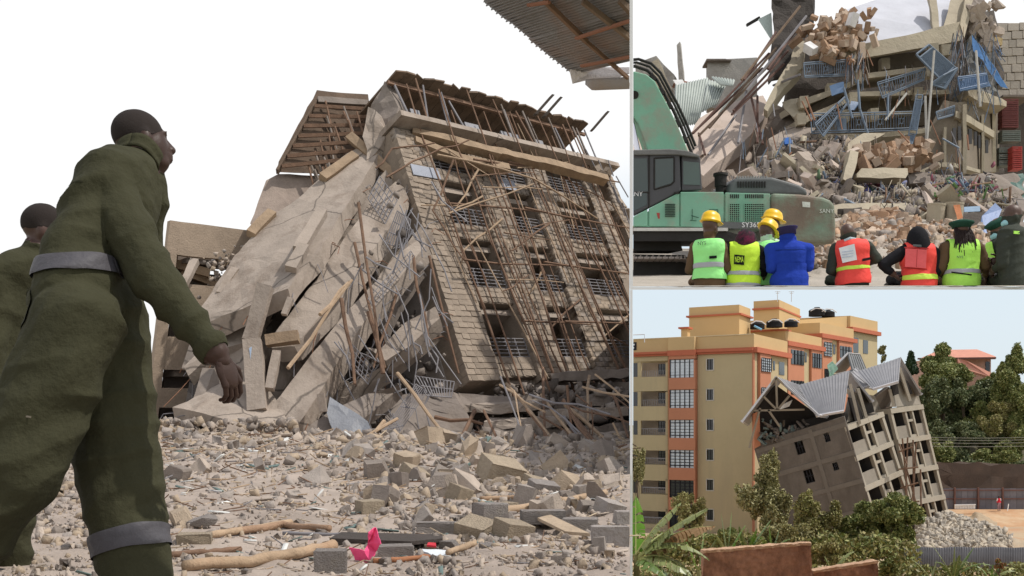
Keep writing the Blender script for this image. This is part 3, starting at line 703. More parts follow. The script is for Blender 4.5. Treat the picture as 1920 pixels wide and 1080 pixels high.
# crushed ground floor under the facade
for pts, th in (([(862, 738, 41), (960, 742, 41.5), (1080, 746, 43), (1180, 742, 45), (1180, 775, 45), (1060, 785, 42.5), (950, 775, 41), (870, 768, 40.5)], (0.2, 0.9, -0.1)),
                ([(900, 800, 39), (1000, 806, 39.5), (1100, 800, 41), (1180, 792, 42), (1180, 826, 42), (1090, 838, 40.5), (990, 832, 39), (915, 826, 38.5)], (0.2, 0.9, -0.1)),
                ([(1030, 700, 43), (1180, 690, 45), (1180, 706, 45), (1040, 716, 43)], (0, 1.5, 0)),
                ([(735, 745, 40), (850, 735, 40.5), (880, 790, 39.5), (850, 850, 38), (740, 850, 37.5), (712, 800, 38.5)], (0.2, 0.9, -0.1))):
    clipL(slab(pts, th, M_CONCD, 'crushed_floor', 0.6, 0.16))
for x0, y0, x1, y1, d in ((870, 760, 1010, 752, 40), (905, 790, 1060, 782, 39), (1010, 770, 1178, 764, 41), (880, 822, 1000, 838, 37.5), (1050, 818, 1176, 812, 39), (930, 846, 1100, 842, 37), (1080, 745, 1178, 735, 42)):
    clipL(slab([(x0, y0, d), (x1, y1, d+1), (x1, y1+16, d+1), ((x0+x1)/2, (y0+y1)/2+20, d+0.4), (x0, y0+14, d)], (0.2, 1.4, 0.1), M_CONC if x0 % 20 else M_CONCD, 'crushed_floor', 0.4, 0.12))
mb = MB(); mb.obox(P(850, 850, 45), (12, 0, 0), (0, 0.6, 0), (0, 0, 3.0)); clipL(rough(mb.build('foundation_wall', M_CONCD, CB), 0.9, 0.2))
# --- reinforcement, mesh grilles and sheet metal hanging in the gap
def rods(segs, r, m, name, d=None):
    for s in segs:
        mb = MB(); mb.tube([P(*p) for p in s], r, 5); o = mb.build(name, m, CB); clipL(o)
rnd = random.Random(5)
for i in range(120):
    x = rnd.uniform(560, 815); y = rnd.uniform(330, 790)
    if x < 790-(y-280)*0.55: continue
    L_ = rnd.uniform(40, 120); a = rnd.gauss(1.25, 0.5); d = rnd.uniform(37.5, 41.5)
    k = rnd.uniform(-12, 12)
    rods([[(x, y, d), (x+math.cos(a)*L_*0.5+k, y+math.sin(a)*L_*0.5, d-0.3), (x+math.cos(a)*L_, y+math.sin(a)*L_, d-0.5)]], rnd.uniform(0.018, 0.035), M_STEEL, 'bent_rebar')
def grille(a, b, c, d, nu, nv, r=0.022, m=M_STEEL, name='window_grille'):
    A, B, C, D = [P(*p) for p in (a, b, c, d)]; mb = MB()
    for i in range(nu+1): mb.tube([A.lerp(B, i/nu), D.lerp(C, i/nu)], r, 4)
    for j in range(nv+1): mb.tube([A.lerp(D, j/nv), B.lerp(C, j/nv)], r, 4)
    mb.build(name, m, CB)
grille((712, 330, 44), (745, 375, 44), (722, 420, 43.4), (690, 372, 43.4), 7, 4)
grille((745, 395, 43), (770, 412, 43), (762, 470, 42.4), (722, 455, 42.4), 9, 3)
grille((778, 705, 38), (852, 716, 38.4), (846, 745, 38), (800, 742, 37.6), 11, 2)
grille((780, 720, 37.6), (800, 735, 37.6), (735, 830, 36.6), (690, 850, 36.2), 7, 3)
grille((690, 560, 39.4), (770, 470, 41), (776, 480, 41), (700, 575, 39.4), 12, 2, 0.018)
grille((655, 640, 38), (700, 690, 38.4), (690, 720, 38), (650, 680, 37.6), 6, 4, 0.018)
for pts, m in (([(612, 772, 36.4), (618, 745, 36.8), (690, 790, 36.6), (700, 815, 36.2), (640, 850, 35.6)], mat('bent blue sheet', (0.19, 0.20, 0.225), rough=0.45, var=0.2)),
               ([(466, 652, 36.9), (484, 640, 37.1), (486, 690, 36.8), (474, 700, 36.7)], mat('blue painted panel', (0.30, 0.38, 0.50), var=0.15))):
    mb = MB(); mb.prism([P(*p) for p in pts], (0, 0.03, 0.01)); rough(mb.build('sheet_metal', m, CB), 0.5, 0.06)
# pale column standing on end, by the railings
pbeam((607, 772, 36), (601, 738, 36), 0.24, 0.24, M_CONC, 'fallen_column', r=0.03)

# --- canopy slab hanging over, seen from below with its props (top left of the building)
def canopy(pts, th, name, m): 
    mb = MB(); mb.prism([P(*p) for p in pts], th); return rough(mb.build(name, m, CB), 1.2, 0.06)
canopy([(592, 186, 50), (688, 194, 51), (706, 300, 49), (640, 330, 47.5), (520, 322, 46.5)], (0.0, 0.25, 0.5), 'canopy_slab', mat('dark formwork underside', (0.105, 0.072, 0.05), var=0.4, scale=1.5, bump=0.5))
pbeam((594, 190, 49.7), (688, 197, 50.7), 0.3, 0.45, M_CONCD, 'canopy_edge', r=0.05)
pbeam((594, 190, 49.7), (520, 322, 46.3), 0.12, 0.25, M_PLANK, 'canopy_edge')
rnd = random.Random(9)
for i in range(20):
    t = rnd.random(); s = rnd.uniform(0.1, 0.95); x = 592+(520-592)*t+s*95+t*40; y = 188+134*t+s*8
    mb = MB(); mb.tube([P(x, y, 49.5-3*t), P(x+rnd.uniform(12, 30), y+rnd.uniform(55, 95), 48.7-3*t)], 0.05, 5); mb.build('prop', rnd.choice((M_POLE, M_CONCD)), CB)
for i in range(7):
    t = (i+0.5)/7; mb = MB(); mb.beam(P(592-72*t+3, 189+132*t, 49.4-3.2*t), P(690+8*t, 197+105*t, 50.4-3*t), 0.12, 0.16, (0, 0, 1)); mb.build('formwork_joist', M_POLE, CB)
# torn net and dust sheet at the peak
slab([(690, 200, 48), (715, 215, 47.6), (722, 262, 47), (690, 300, 46.6), (684, 260, 47)], (0.1, 0.3, -0.3), M_CONC, 'cracked_wall', 0.6, 0.2)
slab([(722, 155, 48.9), (690, 212, 48.6), (700, 240, 48), (735, 252, 47.6), (748, 200, 48)], (0.3, 0.5, 0), M_CONCD, 'cracked_wall', 0.6, 0.15)
# wall and wing on the far left, behind the big slab
slab([(520, 325, 47), (500, 338, 46.6), (468, 420, 45), (500, 470, 44.6), (560, 400, 46), (610, 330, 47.6)], (0.1, 0.5, 0), mat('stained wall', (0.27, 0.215, 0.18), var=0.25, bump=0.5), 'leaning_wall', 0.7, 0.12)

# --- the lower wing still standing on the far left
WN = thing('ruined_wing', 'lower stone block wing with open window holes behind the fallen slabs', 'building', P(300, 800, 44))
WO = P(272, 815, 43)
WU = (P(470, 800, 46)-WO); WU.z = 0; WU.normalize(); WV = V3((0.10, 0.05, 1)); WW = V3((WU.y, -WU.x, 0))
def Wq(u, v, w=0): return WO+WU*u+WV*v+WW*w
def wbox(mb, u0, u1, v0, v1, w0, w1): return mb.obox(Wq(u0, v0, w0), WU*(u1-u0), WV*(v1-v0), WW*(w1-w0))
XR = 5.2
for (u0, u1, v0, v1) in ((0, 0.45, -0.5, 8.72), (0.45, XR, 7.35, 8.72), (0.45, XR, 5.05, 6.2), (0.45, XR, 2.65, 4.0), (0.45, XR, 1.1, 1.9) , (0.45, XR, -0.5, 0.35), (2.2, XR, 0.3, 1.2), (2.4, XR, 1.9, 2.7)):
    mb = MB(); wbox(mb, u0, u1, v0, v1, -0.3, 0); o = mb.build('wall', mat('buff plaster over stone', (0.34, 0.265, 0.20), var=0.18, bump=0.5), WN)
    rough(o, 0.8, 0.03)
mb = MB(); 
mb.obox(Wq(0.05, -0.5, -0.3), V3((0.25, 0, 0)), V3((WO.x/WO.y, 1, 0))*3.5, WV*9.1); mb.build('side_wall', M_CONCD, WN)
mb = MB(); wbox(mb, 1.1, XR, -0.5, 6.3, -1.6, -1.45); wbox(mb, 1.1, 2.6, 6.2, 8.3, -1.6, -1.45); wbox(mb, 2.6, XR, 6.2, 6.9, -1.6, -1.45); mb.build('back_wall', M_CONCD, WN)
for v in (7.25, 4.95, 2.5, 0.3): 
    mb = MB(); wbox(mb, 1.0, XR, v-0.12, v+0.1, -1.45, -0.3); rough(mb.build('floor_slab', M_CONCD, WN), 1, 0.05)
for (a, b) in (((1.2, 6.9), (3.6, 6.1)), ((1.9, 4.7), (3.6, 4.0)), ((0.6, 7.2), (2.2, 6.8))):
    mb = MB(); mb.beam(Wq(a[0], a[1], -1.2), Wq(b[0], b[1], -0.6), 0.5, 0.35); mb.build('collapsed_beam', M_EDGE, WN)
mb = MB(); mb.obox(P(263, 815, 44.5), (0.55, 0, 0), (0.3, 3, 0), (0.15, 0, 2.25)); tag(mb.build('stone_annex', mat('buff plaster over stone', (0.33, 0.27, 0.21))), 'narrow pale stone annex at the foot of the ruined wing', 'building')
# stones tumbling between wing and slab
Ms = [TRS(P(random.gauss(428, 22), random.gauss(510, 24), random.uniform(43.2, 44)), rrot(), [random.uniform(0.06, 0.2)]*3) for _ in range(120)]
Ms += [TRS(P(random.uniform(300, 560), random.uniform(788, 836), random.uniform(34, 38)), rrot(), [random.uniform(0.05, 0.28)]*3) for _ in range(900)]
scatter('tumbled_stones', rk, Ms, M_ROCKS, WN)

# --- scaffold: each pole a part of the one lashed frame
SF = thing('timber_scaffold', 'lashed brown timber pole scaffold leaning against the stone facade', 'scaffold', Q(6, -2, 1.2))
def pole(pts, r=0.055, m=M_POLE):
    mb = MB(); pp = [V3(p) for p in pts]; 
    q = [pp[0]]
    for a, b in zip(pp, pp[1:]):
        for k in (1, 2, 3): q.append(a.lerp(b, k/3)+(V3((random.gauss(0, .04), random.gauss(0, .03), random.gauss(0, .04))) if not (b is pp[-1] and k == 3) else V3()))
    mb.tube(q, [r*(1.1-0.35*i/(len(q)-1)) for i in range(len(q))], 6); clipL(mb.build('pole', m, SF))
rnd = random.Random(3); random.seed(31)
for i, u in enumerate([1.5, 2.9, 4.1, 5.0, 6.6, 7.6, 8.8, 10.2, 11.8, 12.8, 14.2]):
    w = (0.75, 1.35)[i % 2]; lean = rnd.uniform(-0.9, 0.5)
    pole([Q(u+lean+0.8, -2.6, w), Q(u+lean*0.3, 6, w), Q(u-0.4, 15.2-0.5*(i % 3), w)], 0.05)
    pole([Q(u+lean+1.3, -2.2, w+0.1), Q(u+0.5, rnd.uniform(6, 9), w)], 0.04)
for i in range(22):
    u = rnd.uniform(1.2, 15); v = rnd.uniform(-1, 9); l = rnd.uniform(3, 7); w = rnd.uniform(0.6, 1.5); pole([Q(u, v, w), Q(u-rnd.uniform(-1.4, 1.4)-l*0.05, v+l, w+rnd.uniform(-.2, .2))], rnd.uniform(0.026, 0.04), rnd.choice((M_POLE, M_POLE, M_POLEL)))
for i in range(10):
    u = rnd.uniform(1.2, 11); v = rnd.uniform(0.5, 12); pole([Q(u, v, 1.3), Q(u+rnd.uniform(2, 5), v+rnd.uniform(-1.6, 1.6), 1.35)], 0.032, rnd.choice((M_POLE, M_POLEL)))
for v in (1.9, 4.9, 8.1, 11.0): 
    pole([Q(1.6+rnd.uniform(-1, 2), v+rnd.uniform(-.5, .2), 1.2), Q(8, v+rnd.uniform(-.1, .5), 1.25)], 0.05); pole([Q(6, v+rnd.uniform(0, .5), 1.3), Q(15.5, v+rnd.uniform(-.2, .5), 1.25)], 0.05)
for s in ([(705, 315, 44), (735, 280, 44.5), (815, 268, 45.5)], [(725, 332, 43.5), (805, 288, 45), (880, 262, 46.5)], [(850, 300, 46), (812, 395, 44.6), (872, 490, 44)], [(897, 318, 47), (858, 385, 45.6), (790, 385, 44.5)], [(905, 368, 46.5), (838, 400, 45), (1000, 345, 48)],
          [(942, 410, 47), (870, 470, 45), (862, 560, 44.5)], [(1030, 420, 49), (960, 470, 47)], [(1015, 510, 48), (960, 600, 46.5)], [(1090, 560, 50), (1000, 640, 47), (960, 700, 45.5)], [(1180, 590, 52), (1110, 650, 50)], [(820, 290, 45.2), (1000, 330, 48), (1120, 410, 52)]):
    pole([P(*p) for p in s], 0.045, rnd.choice((M_POLE, M_POLEL)))
# fallen poles leaning out of the wreckage towards the ground
FP = [((672, 380, 41), (716, 700, 37.5), 0), ((745, 700, 38), (838, 822, 35.5), 1), ((665, 455, 41), (722, 690, 38), 0), ((745, 545, 41), (700, 690, 38.5), 0), ((640, 845, 33), (745, 785, 36), 1), ((720, 790, 36), (662, 868, 32.5), 1),
      ((890, 770, 38), (850, 850, 34), 0), ((815, 782, 37.5), (905, 795, 37), 0), ((950, 720, 41), (1105, 905, 27), 1), ((1018, 690, 42), (1022, 860, 33), 0), ((1015, 740, 40), (1130, 900, 28), 1), ((1060, 760, 39), (1165, 850, 33), 1),
      ((1105, 705, 42), (1102, 795, 37), 1), ((1075, 780, 38), (1180, 905, 28), 0), ((1150, 740, 40), (1178, 820, 35), 0), ((1040, 850, 32), (1075, 925, 23), 1), ((1130, 865, 26), (1108, 920, 22), 1), ((1140, 850, 30), (1170, 915, 23), 0),
      ((985, 800, 37), (1040, 850, 33), 0), ((600, 590, 38), (655, 528, 40), 1), ((540, 690, 36.5), (660, 525, 39.5), 1), ((640, 560, 38.5), (665, 720, 37), 0), ((805, 480, 41.5), (860, 700, 40), 0), ((775, 480, 41.5), (805, 650, 39.5), 0), ((690, 585, 39), (720, 700, 37.8), 0)]
for p, q, k in FP: pole([P(*p), P(*q)], 0.07 if p[2] < 40 else 0.055, M_POLEL if k else M_POLE)
for i in range(30):
    x = rnd.uniform(860, 1150); y = rnd.uniform(690, 850); d = rnd.uniform(31, 38); a = rnd.uniform(0.2, 1.6); l = rnd.uniform(80, 190)
    pole([P(x, y, d), P(x+math.cos(a)*l, y+math.sin(a)*l*0.8, d-rnd.uniform(1, 5))], rnd.uniform(0.022, 0.042), rnd.choice((M_POLE, M_POLE, M_POLEL, M_STEEL)))
# ============================================================ LEFT FOREGROUND: people, sheet roof, rubble field
GREEN = cloth('olive drab cloth', (0.043, 0.042, 0.023), bump=0.5)
BAND = mat('lilac grey reflective tape', (0.075, 0.071, 0.08), rough=0.6, var=0.12, scale=6, bump=0.3)
BOOT = mat('black leather', (0.02, 0.02, 0.02), rough=0.5, bump=0.1)
mt = dict(skin=mat('very dark skin', (0.045, 0.024, 0.018), rough=0.45, var=0.15, scale=8, bump=0.06, spec=0.25), top=GREEN, bottom=GREEN, shoe=BOOT)
J1 = dict(pelvis=P(150, 575, 3.75), waist=P(158, 497, 3.82), chest=P(205, 400, 3.97), neck=P(255, 303, 4.12), head=P(266, 266, 4.19),
          shR=P(196, 345, 3.90), elR=P(288, 520, 3.72), wrR=P(418, 678, 3.66), shL=P(272, 345, 4.22), elL=P(262, 470, 4.3), wrL=P(240, 560, 4.15),
          hipR=P(142, 615, 3.62), knR=P(28, 885, 3.50), anR=P(-125, 1110, 3.5), hipL=P(190, 600, 3.85), knL=P(222, 875, 3.80), anL=P(262, 1120, 3.7))
I = person('large foreground person in olive overalls striding right with grey tape belt, back to camera', 'person', P(160, 1150, 3.7), (0.86, 0.5, 0), 1.80, world=J1,
           look=(0.80, 0.60, 0.10), bulk=1.10, mats=mt, voxel=0.0085, curl=0.85, wrinkle=0.016, baggy=0.045, legbag=0.09, palm={'R': (-0.75, 0.55, -0.2)}, handdir={'R': (0.36, 0.12, -0.93)})
h = along(I); t = I['tag']
shell(I, 'tape_belt', BAND, (np.abs(I['cen'][:, 2]-1.232-0.08*(I['cen'][:, 0]+1.55)) < 0.032) & np.isin(t, ['torso', 'pelvis']), 0.012)
A, K = np.array(I['J']['anL']), np.array(I['J']['knL']); q = ((I['cen']-K) @ (A-K))/((A-K) @ (A-K))
dl = np.linalg.norm(I['cen']-(K+q[:, None]*(A-K)), axis=1)
shell(I, 'ankle_tape', BAND, (t == 'leg') & (q > 0.50) & (q < 0.66) & (dl < 0.26), 0.010)
shell(I, 'cropped_hair', mat('black cropped hair', (0.024, 0.018, 0.016), rough=0.95, bump=0.15, bscale=150),
      np.isin(t, ['head', 'neck']) & (((I['cen']-np.array(I['H'][0])) @ np.array(I['H'][1].col[2])) > -0.005+0.6*np.maximum(0, ((I['cen']-np.array(I['H'][0])) @ np.array(I['H'][1].col[1]))-0.02)), 0.0015)
fwc = (I['cen']-np.array(I['J']['pelvis'])) @ np.array(I['fwd']); acc = (I['cen']-np.array(I['J']['pelvis'])) @ np.array(I['across'])
shell(I, 'hip_pocket', GREEN, np.isin(t, ['pelvis', 'leg']) & (fwc < 0.02) & (acc > 0.03) & (acc < 0.15) & (h > -0.18) & (h < -0.03), 0.006)
shell(I, 'pocket_flap', cloth('dark olive seam', (0.026, 0.026, 0.014)), np.isin(t, ['pelvis', 'leg']) & (fwc < 0.02) & (acc > 0.025) & (acc < 0.155) & (np.abs(h+0.035) < 0.007), 0.009)
shell(I, 'yoke_seam', cloth('dark olive seam', (0.026, 0.026, 0.014)), np.isin(t, ['torso', 'shoulder']) & (np.abs(h-0.375) < 0.0055), 0.003)
shell(I, 'back_pleat', cloth('dark olive seam', (0.026, 0.026, 0.014)), (t == 'torso') & (h > 0.16) & (h < 0.37) & (np.abs((I['cen']-np.array(I['J']['chest'])) @ np.array(I['across'])) < 0.0055), 0.003)
for kk in ('R',):
    E_, W_ = np.array(I['J']['el'+kk]), np.array(I['J']['wr'+kk]); qq = ((I['cen']-E_) @ (W_-E_))/((W_-E_) @ (W_-E_))
    shell(I, 'cuff', GREEN, (t == 'farm') & (qq > 0.76), 0.006)
    S_ = np.array(I['J']['sh'+kk]); qs = ((I['cen']-S_) @ (E_-S_))/((E_-S_) @ (E_-S_))
    
# stand collar and seams of the overall
c0 = I['J']['neck']; mb = MB(); ax, fw = I['across'], I['fwd']
ring = [c0+I['up']*0.035+ax*0.088*math.cos(a)+fw*0.088*math.sin(a) for a in [6.283*i/24 for i in range(25)]]
mb.grid(lambda u, v: c0+I['up']*(0.0+0.062*v)+(ax*math.cos(6.2832*u)+fw*math.sin(6.2832*u))*(0.082+0.012*abs(v-0.5))+V3((0, 0, 0.006*math.sin(u*19))), 30, 4); o = mb.build('collar', GREEN, I['root'], smooth=True); md = o.modifiers.new('s', 'SOLIDIFY'); md.thickness = 0.008
mb = MB(); mb.beam(P(14, 776, 3.40), P(58, 782, 3.40), 0.003, 0.006); mb.build('pocket_zip', mat('brass zip', (0.2, 0.17, 0.13), rough=0.4), I['root'])
J2 = dict(pelvis=P(-10, 720, 5.0), waist=P(-8, 660, 5.02), chest=P(15, 560, 5.06), neck=P(66, 478, 5.1), head=P(84, 432, 5.12), shR=P(0, 520, 4.95), elR=P(-30, 660, 4.85), wrR=P(0, 780, 4.85),
          shL=P(85, 520, 5.3), elL=P(80, 650, 5.3), wrL=P(70, 760, 5.2), hipR=P(-30, 740, 4.9), knR=P(-40, 900, 4.9), anR=P(-60, 1060, 4.9), hipL=P(10, 740, 5.1), knL=P(20, 900, 5.1), anL=P(20, 1060, 5.1))
I = person('person in olive overalls at the left edge, walking behind the larger striding one', 'person', P(0, 1080, 5.0), (0.93, 0.35, 0), 1.78, world=J2, look=(0.9, 0.35, -0.05), bulk=1.1,
           mats=dict(mt, skin=mat('warm dark skin', (0.075, 0.042, 0.034), rough=0.45, var=0.15, scale=8, bump=0.06)), voxel=0.012, wrinkle=0.016, baggy=0.05, hand_remesh=True)
hc_ = np.array(I['H'][0]); shell(I, 'cropped_hair', mat('black cropped hair', (0.016, 0.014, 0.014), rough=0.95), np.isin(I['tag'], ['head', 'neck']) & (((I['cen']-hc_) @ np.array(I['H'][1].col[2])) > -0.01+0.6*np.maximum(0, ((I['cen']-hc_) @ np.array(I['H'][1].col[1]))-0.0)), 0.002)

# --- corrugated sheet roof hanging into the picture, top right of the rubble field
RF = thing('sheet_roof', 'rusting corrugated sheet eave with timber purlins overhanging from above', 'roof', P(1120, 60, 3.6))
ea, eb = P(905, 5, 3.55), P(1072, 140, 3.75)        # the free lower edge
M_TIN = mat('weathered corrugated tin', (0.21, 0.195, 0.19), rough=0.5, var=0.22, scale=3, bump=0.15, metal=0.35, dirt=(0.28, 0.17, 0.12), dscale=2.2, damt=0.35)
ed = (eb-ea); back = (P(1192, 112, 3.46)-P(1072, 140, 3.75)).normalized()
nsh = 4
for k in range(-3, nsh):
    a0 = ea+ed*(k/nsh*1.0); wdt = ed/nsh*1.06; nm = back.cross(wdt).normalized(); mb = MB(); nu = 60
    jag = random.uniform(-0.008, 0.012)
    def fn(u, v): return a0+wdt*u+back*(v*0.62+jag*(1 if v == 0 else 0)+0.006*math.sin(u*31) * (v == 0))+nm*(0.0028*math.cos(u*2*math.pi*10)+0.003*(k % 2))
    mb.grid(fn, nu, 6); o = mb.build('roof_sheet', M_TIN, RF, smooth=True); clipL(o)
    md = o.modifiers.new('s', 'SOLIDIFY'); md.thickness = 0.0012
_rn = ed.cross(back).normalized()
def rpt(x, y, k): p_ = on_roof(x, y); return p_+(V3((0, 0, EYE))-p_).normalized()*k
def on_roof(x, y):
    r = V3(((x-960)/FPX, 1, (HOR-y)/FPX)); e = V3((0, 0, EYE)); return e+r*((ea-e).dot(_rn)/r.dot(_rn))
for (p, q, w, m) in (((1020, 0, 3.50), (1100, 78, 3.52), 0.013, M_POLE), ((1085, 66, 3.50), (1182, 150, 3.5), 0.010, M_POLE), ((1092, 2, 3.42), (1182, 72, 3.42), 0.014, M_PLANK), ((1162, 0, 3.40), (1184, 24, 3.4), 0.014, M_PLANK)):
    mb = MB(); mb.beam(rpt(p[0], p[1], 0.03), rpt(q[0], q[1], 0.03), w, w*1.3); clipL(mb.build('purlin', m, RF, bevel=0.002))
for (p, q) in (((1080, 72, 3.51), (1184, 38, 3.42)), ((1090, 124, 3.62), (1184, 106, 3.5)), ((990, 10, 3.48), (1030, 4, 3.46))):
    mb = MB(); mb.beam(rpt(p[0], p[1], 0.045), rpt(q[0], q[1], 0.045), 0.012, 0.008); clipL(mb.build('batten', mat('red brown batten', (0.24, 0.11, 0.07), var=0.3), RF))
mb = MB(); mb.prism([P(*p) for p in ((1068, 130, 3.72), (1074, 156, 3.72), (1090, 152, 3.70), (1105, 148, 3.68), (1150, 148, 3.62), (1184, 136, 3.58), (1184, 126, 3.6), (1120, 126, 3.68))], (0.0, 0.02, 0.004)); clipL(mb.build('flashing', mat('creased pale tin', (0.50, 0.45, 0.42), rough=0.4, bump=0.4, metal=0.3), RF))
mb = MB()
def gt(u, v):
    a = math.pi*(0.05+0.9*v); c = P(1098, 150, 3.70).lerp(P(1186, 146, 3.58), u); e = 1-0.6*max(0, 0.15-u)/0.15
    return c+V3((0, -math.cos(a)*0.03*e, -math.sin(a)*0.034*e))
mb.grid(gt, 14, 10); o = mb.build('gutter', mat('grey gutter', (0.26, 0.25, 0.25), rough=0.5, dirt=(0.3, 0.2, 0.13), damt=0.4), RF, smooth=True); clipL(o); md = o.modifiers.new('s', 'SOLIDIFY'); md.thickness = 0.002

# --- loose rubble of the field
rocks = [rock_mesh('rubble stone', 80+i, M_ROCKS[i % 4], sub=(0 if i % 2 else 1)) for i in range(8)]
blks = [rock_mesh('rubble block', 90+i, M_ROCKS[i % 4], blocky=2.0) for i in range(4)]
allm = rocks+blks
def on_ground(x, d, s): return V3((x, d, h_left(x, d)+s*0.12))
Ms, mp = [], []
rs = random.Random(17)
def dens(x, d):
    """thick litter on the right hand heap and under the building, thinner on the trodden middle"""
    px = 960+x/d*FPX
    k = 0.20+0.80*max(0, min(1, (px-600)/200))
    if d > 24: k = max(k, 0.75)
    if d < 9: k = max(k, 0.35)
    if px < 250: k = max(k, 0.8)
    return k
n = 0
while n < 24000:
    d = 4.2*(40/4.2)**rs.random(); x = rs.uniform(-0.49*d, 0.109*d)
    if rs.random() > dens(x, d): continue
    s = d*min(0.009, 0.0012*max(1e-4, rs.random())**-0.55)
    if x > 0.1095*d-s: continue
    Ms.append(TRS(on_ground(x, d, s), rrot(rs), (s*rs.uniform(0.8, 1.7), s, s*rs.uniform(0.5, 0.95)))); n += 1
scatter('loose_rubble', allm, Ms, M_ROCKS)
# middle sized stones: one object each, heaped on the right
k = 0
GRP = 'loose stones of the rubble field'
cands = []
while len(cands) < 250:
    px = rs.uniform(640, 1176) if rs.random() < 0.75 else rs.uniform(300, 1170); py = min(1060, 858+abs(rs.gauss(0, 75)))
    d = 1400/(py-HOR) if py > 830 else 30
    d = min(26, d)
    x = (px-960)/FPX*d; s = d*(0.0045+0.018*rs.random()**2.6)
    if x > 0.109*d-s*0.7: continue
    cands.append((x, d, s, rs.randrange(12)))
for x, d, s, i in cands:
    o = link('rubble_stone', allm[i], None, TRS(on_ground(x, d, s)+V3((0, 0, s*0.1)), rrot(rs), (s*rs.uniform(0.9, 1.6), s, s*rs.uniform(0.55, 0.95))))
    px = 960+x/d*FPX; tint = ('pale', 'grey', 'tan', 'dark')[i % 4]
    zone = 'behind the rows of grey blocks, far up the heap' if d > 17 else 'on the right slope of the heap' if px > 960 else 'on the heap between hollow pipe and pink cloth' if px > 740 and d > 9 else 'on the dusty ground near the logs' if px < 640 else 'around the big blocks in front'
    tag(o, f'{tint} broken stone lying loose {zone}', 'stone', f'{tint} loose stones {zone}')
# the larger blocks that can be told apart
M_BLK = mat('grey hewn block', (0.32, 0.285, 0.265), var=0.2, scale=4, bump=0.9, bscale=14, dirt=(0.34, 0.3, 0.255), damt=0.3)
M_BLKT = mat('tan hewn block', (0.37, 0.30, 0.22), var=0.2, scale=4, bump=0.8, bscale=14)
def block(x, y, w, hgt, rot, m, label, depth=0.8, raised=0, tilt=0.0, name='stone_block', shape=None, d=None):
    """a block whose foot shows at pixel x, y; w and hgt in pixels"""
    if d is None: d = min(28, EYE*FPX/(y-HOR))
    for _ in range(6):
        xx = (x-960)/FPX*d; z = h_left(xx, d)+raised; d = (EYE-z)*FPX/(y-HOR) if d < 24 else d
        d = max(4.9, min(24, d))
    W_, H_ = w/FPX*d, hgt/FPX*d
    me = rock_mesh('block', int(x*7+y), m, blocky=1.3) if shape is None else rock_mesh('block', int(x*7+y), m, sub=1)
    o = link(name, me, None, TRS((xx, d+W_*depth*0.5, z+H_*0.5-0.02), (tilt, tilt*0.7, rot), (W_, W_*depth, H_)))
    if x+w*0.8 > 1150:
        me = me.copy(); me.transform(o.matrix_basis); o.data = me; o.matrix_basis = Matrix.Identity(4); clipL(o)
    tag(o, label, 'stone block' if shape is None else 'stone'); return o
block(616, 1083, 60, 50, 0.1, M_BLK, 'upright square grey stone block in front of the long pole, beside the pink cloth', 0.7)
block(1146, 1027, 70, 45, -0.05, M_BLK, 'large rectangular grey stone block at the right edge of the rubble field', 0.6)
block(735, 1045, 74, 28, 0.15, M_BLK, 'flat brownish grey block lying right behind the pink cloth', 0.6)
block(822, 1003, 84, 28, 0.05, M_BLK, 'long low grey block left of the white wedge stones', 0.5)
block(893, 1010, 66, 36, -0.5, M_BLKT, 'tan wedge of stone between the two biggest grey slabs in the middle', 0.9, tilt=0.25)
block(918, 974, 54, 34, 0.5, M_BLK, 'rounded grey block with a pale top resting on a tan wedge', 0.9, raised=0.06)
block(962, 1012, 62, 38, 0.6, M_BLKT, 'pale tan stone with a dark left side near the bare ground', 0.8, tilt=0.2)
block(915, 1030, 44, 20, 0.2, M_BLK, 'small rounded grey stone at the edge of the bare ground', 0.8, shape=1)
block(1015, 978, 82, 26, 0.08, M_BLK, 'long grey block with a chipped dark right end', 0.5)
block(1090, 1000, 66, 32, -0.1, M_BLK, 'squared grey block left of the largest edge block', 0.8)
block(1148, 965, 46, 30, 0.6, M_BLK, 'tilted grey block below the white pipe', 0.8, tilt=0.3)
block(1165, 978, 60, 24, 0.05, M_BLK, 'low brownish block at the right edge behind the largest block', 0.7)
block(940, 905, 74, 44, 0.4, M_BLKT, 'big pale yellowish stone on top of the rubble heap', 0.9, tilt=0.3, d=19)
block(1020, 927, 54, 26, 0.3, M_BLK, 'grey wedge block under the leaning poles on the heap', 0.7, tilt=0.2, d=17)
block(775, 900, 46, 26, 0.7, M_BLKT, 'tan slab of stone at the left crest of the heap', 0.8, tilt=0.4, d=19)
block(858, 942, 40, 34, 0.9, M_BLKT, 'tan upright stone right of the hollow pipe', 0.8, tilt=0.3, d=14)
block(690, 962, 46, 28, 0.5, M_BLKT, 'light brown stone with a square face in the middle of the field', 0.8)
block(372, 992, 50, 36, 0.8, M_BLK, 'pointed grey and white stone beside the walker\'s shin', 0.7, tilt=0.5, shape=1)
block(355, 1020, 62, 24, 0.2, M_BLKT, 'brown dusty lump of masonry next to the walker\'s ankle tape', 0.8)
block(1010, 915, 46, 22, 0.6, M_BLKT, 'brown stone behind the grey wedge on the heap', 0.8, tilt=0.3, d=18)
block(845, 1030, 40, 22, 0.4, M_BLK, 'small dark grey stone left of the tan wedge', 0.8, shape=1)
block(950, 960, 36, 22, 0.9, M_BLKT, 'small tan stone behind the rounded grey block', 0.8)
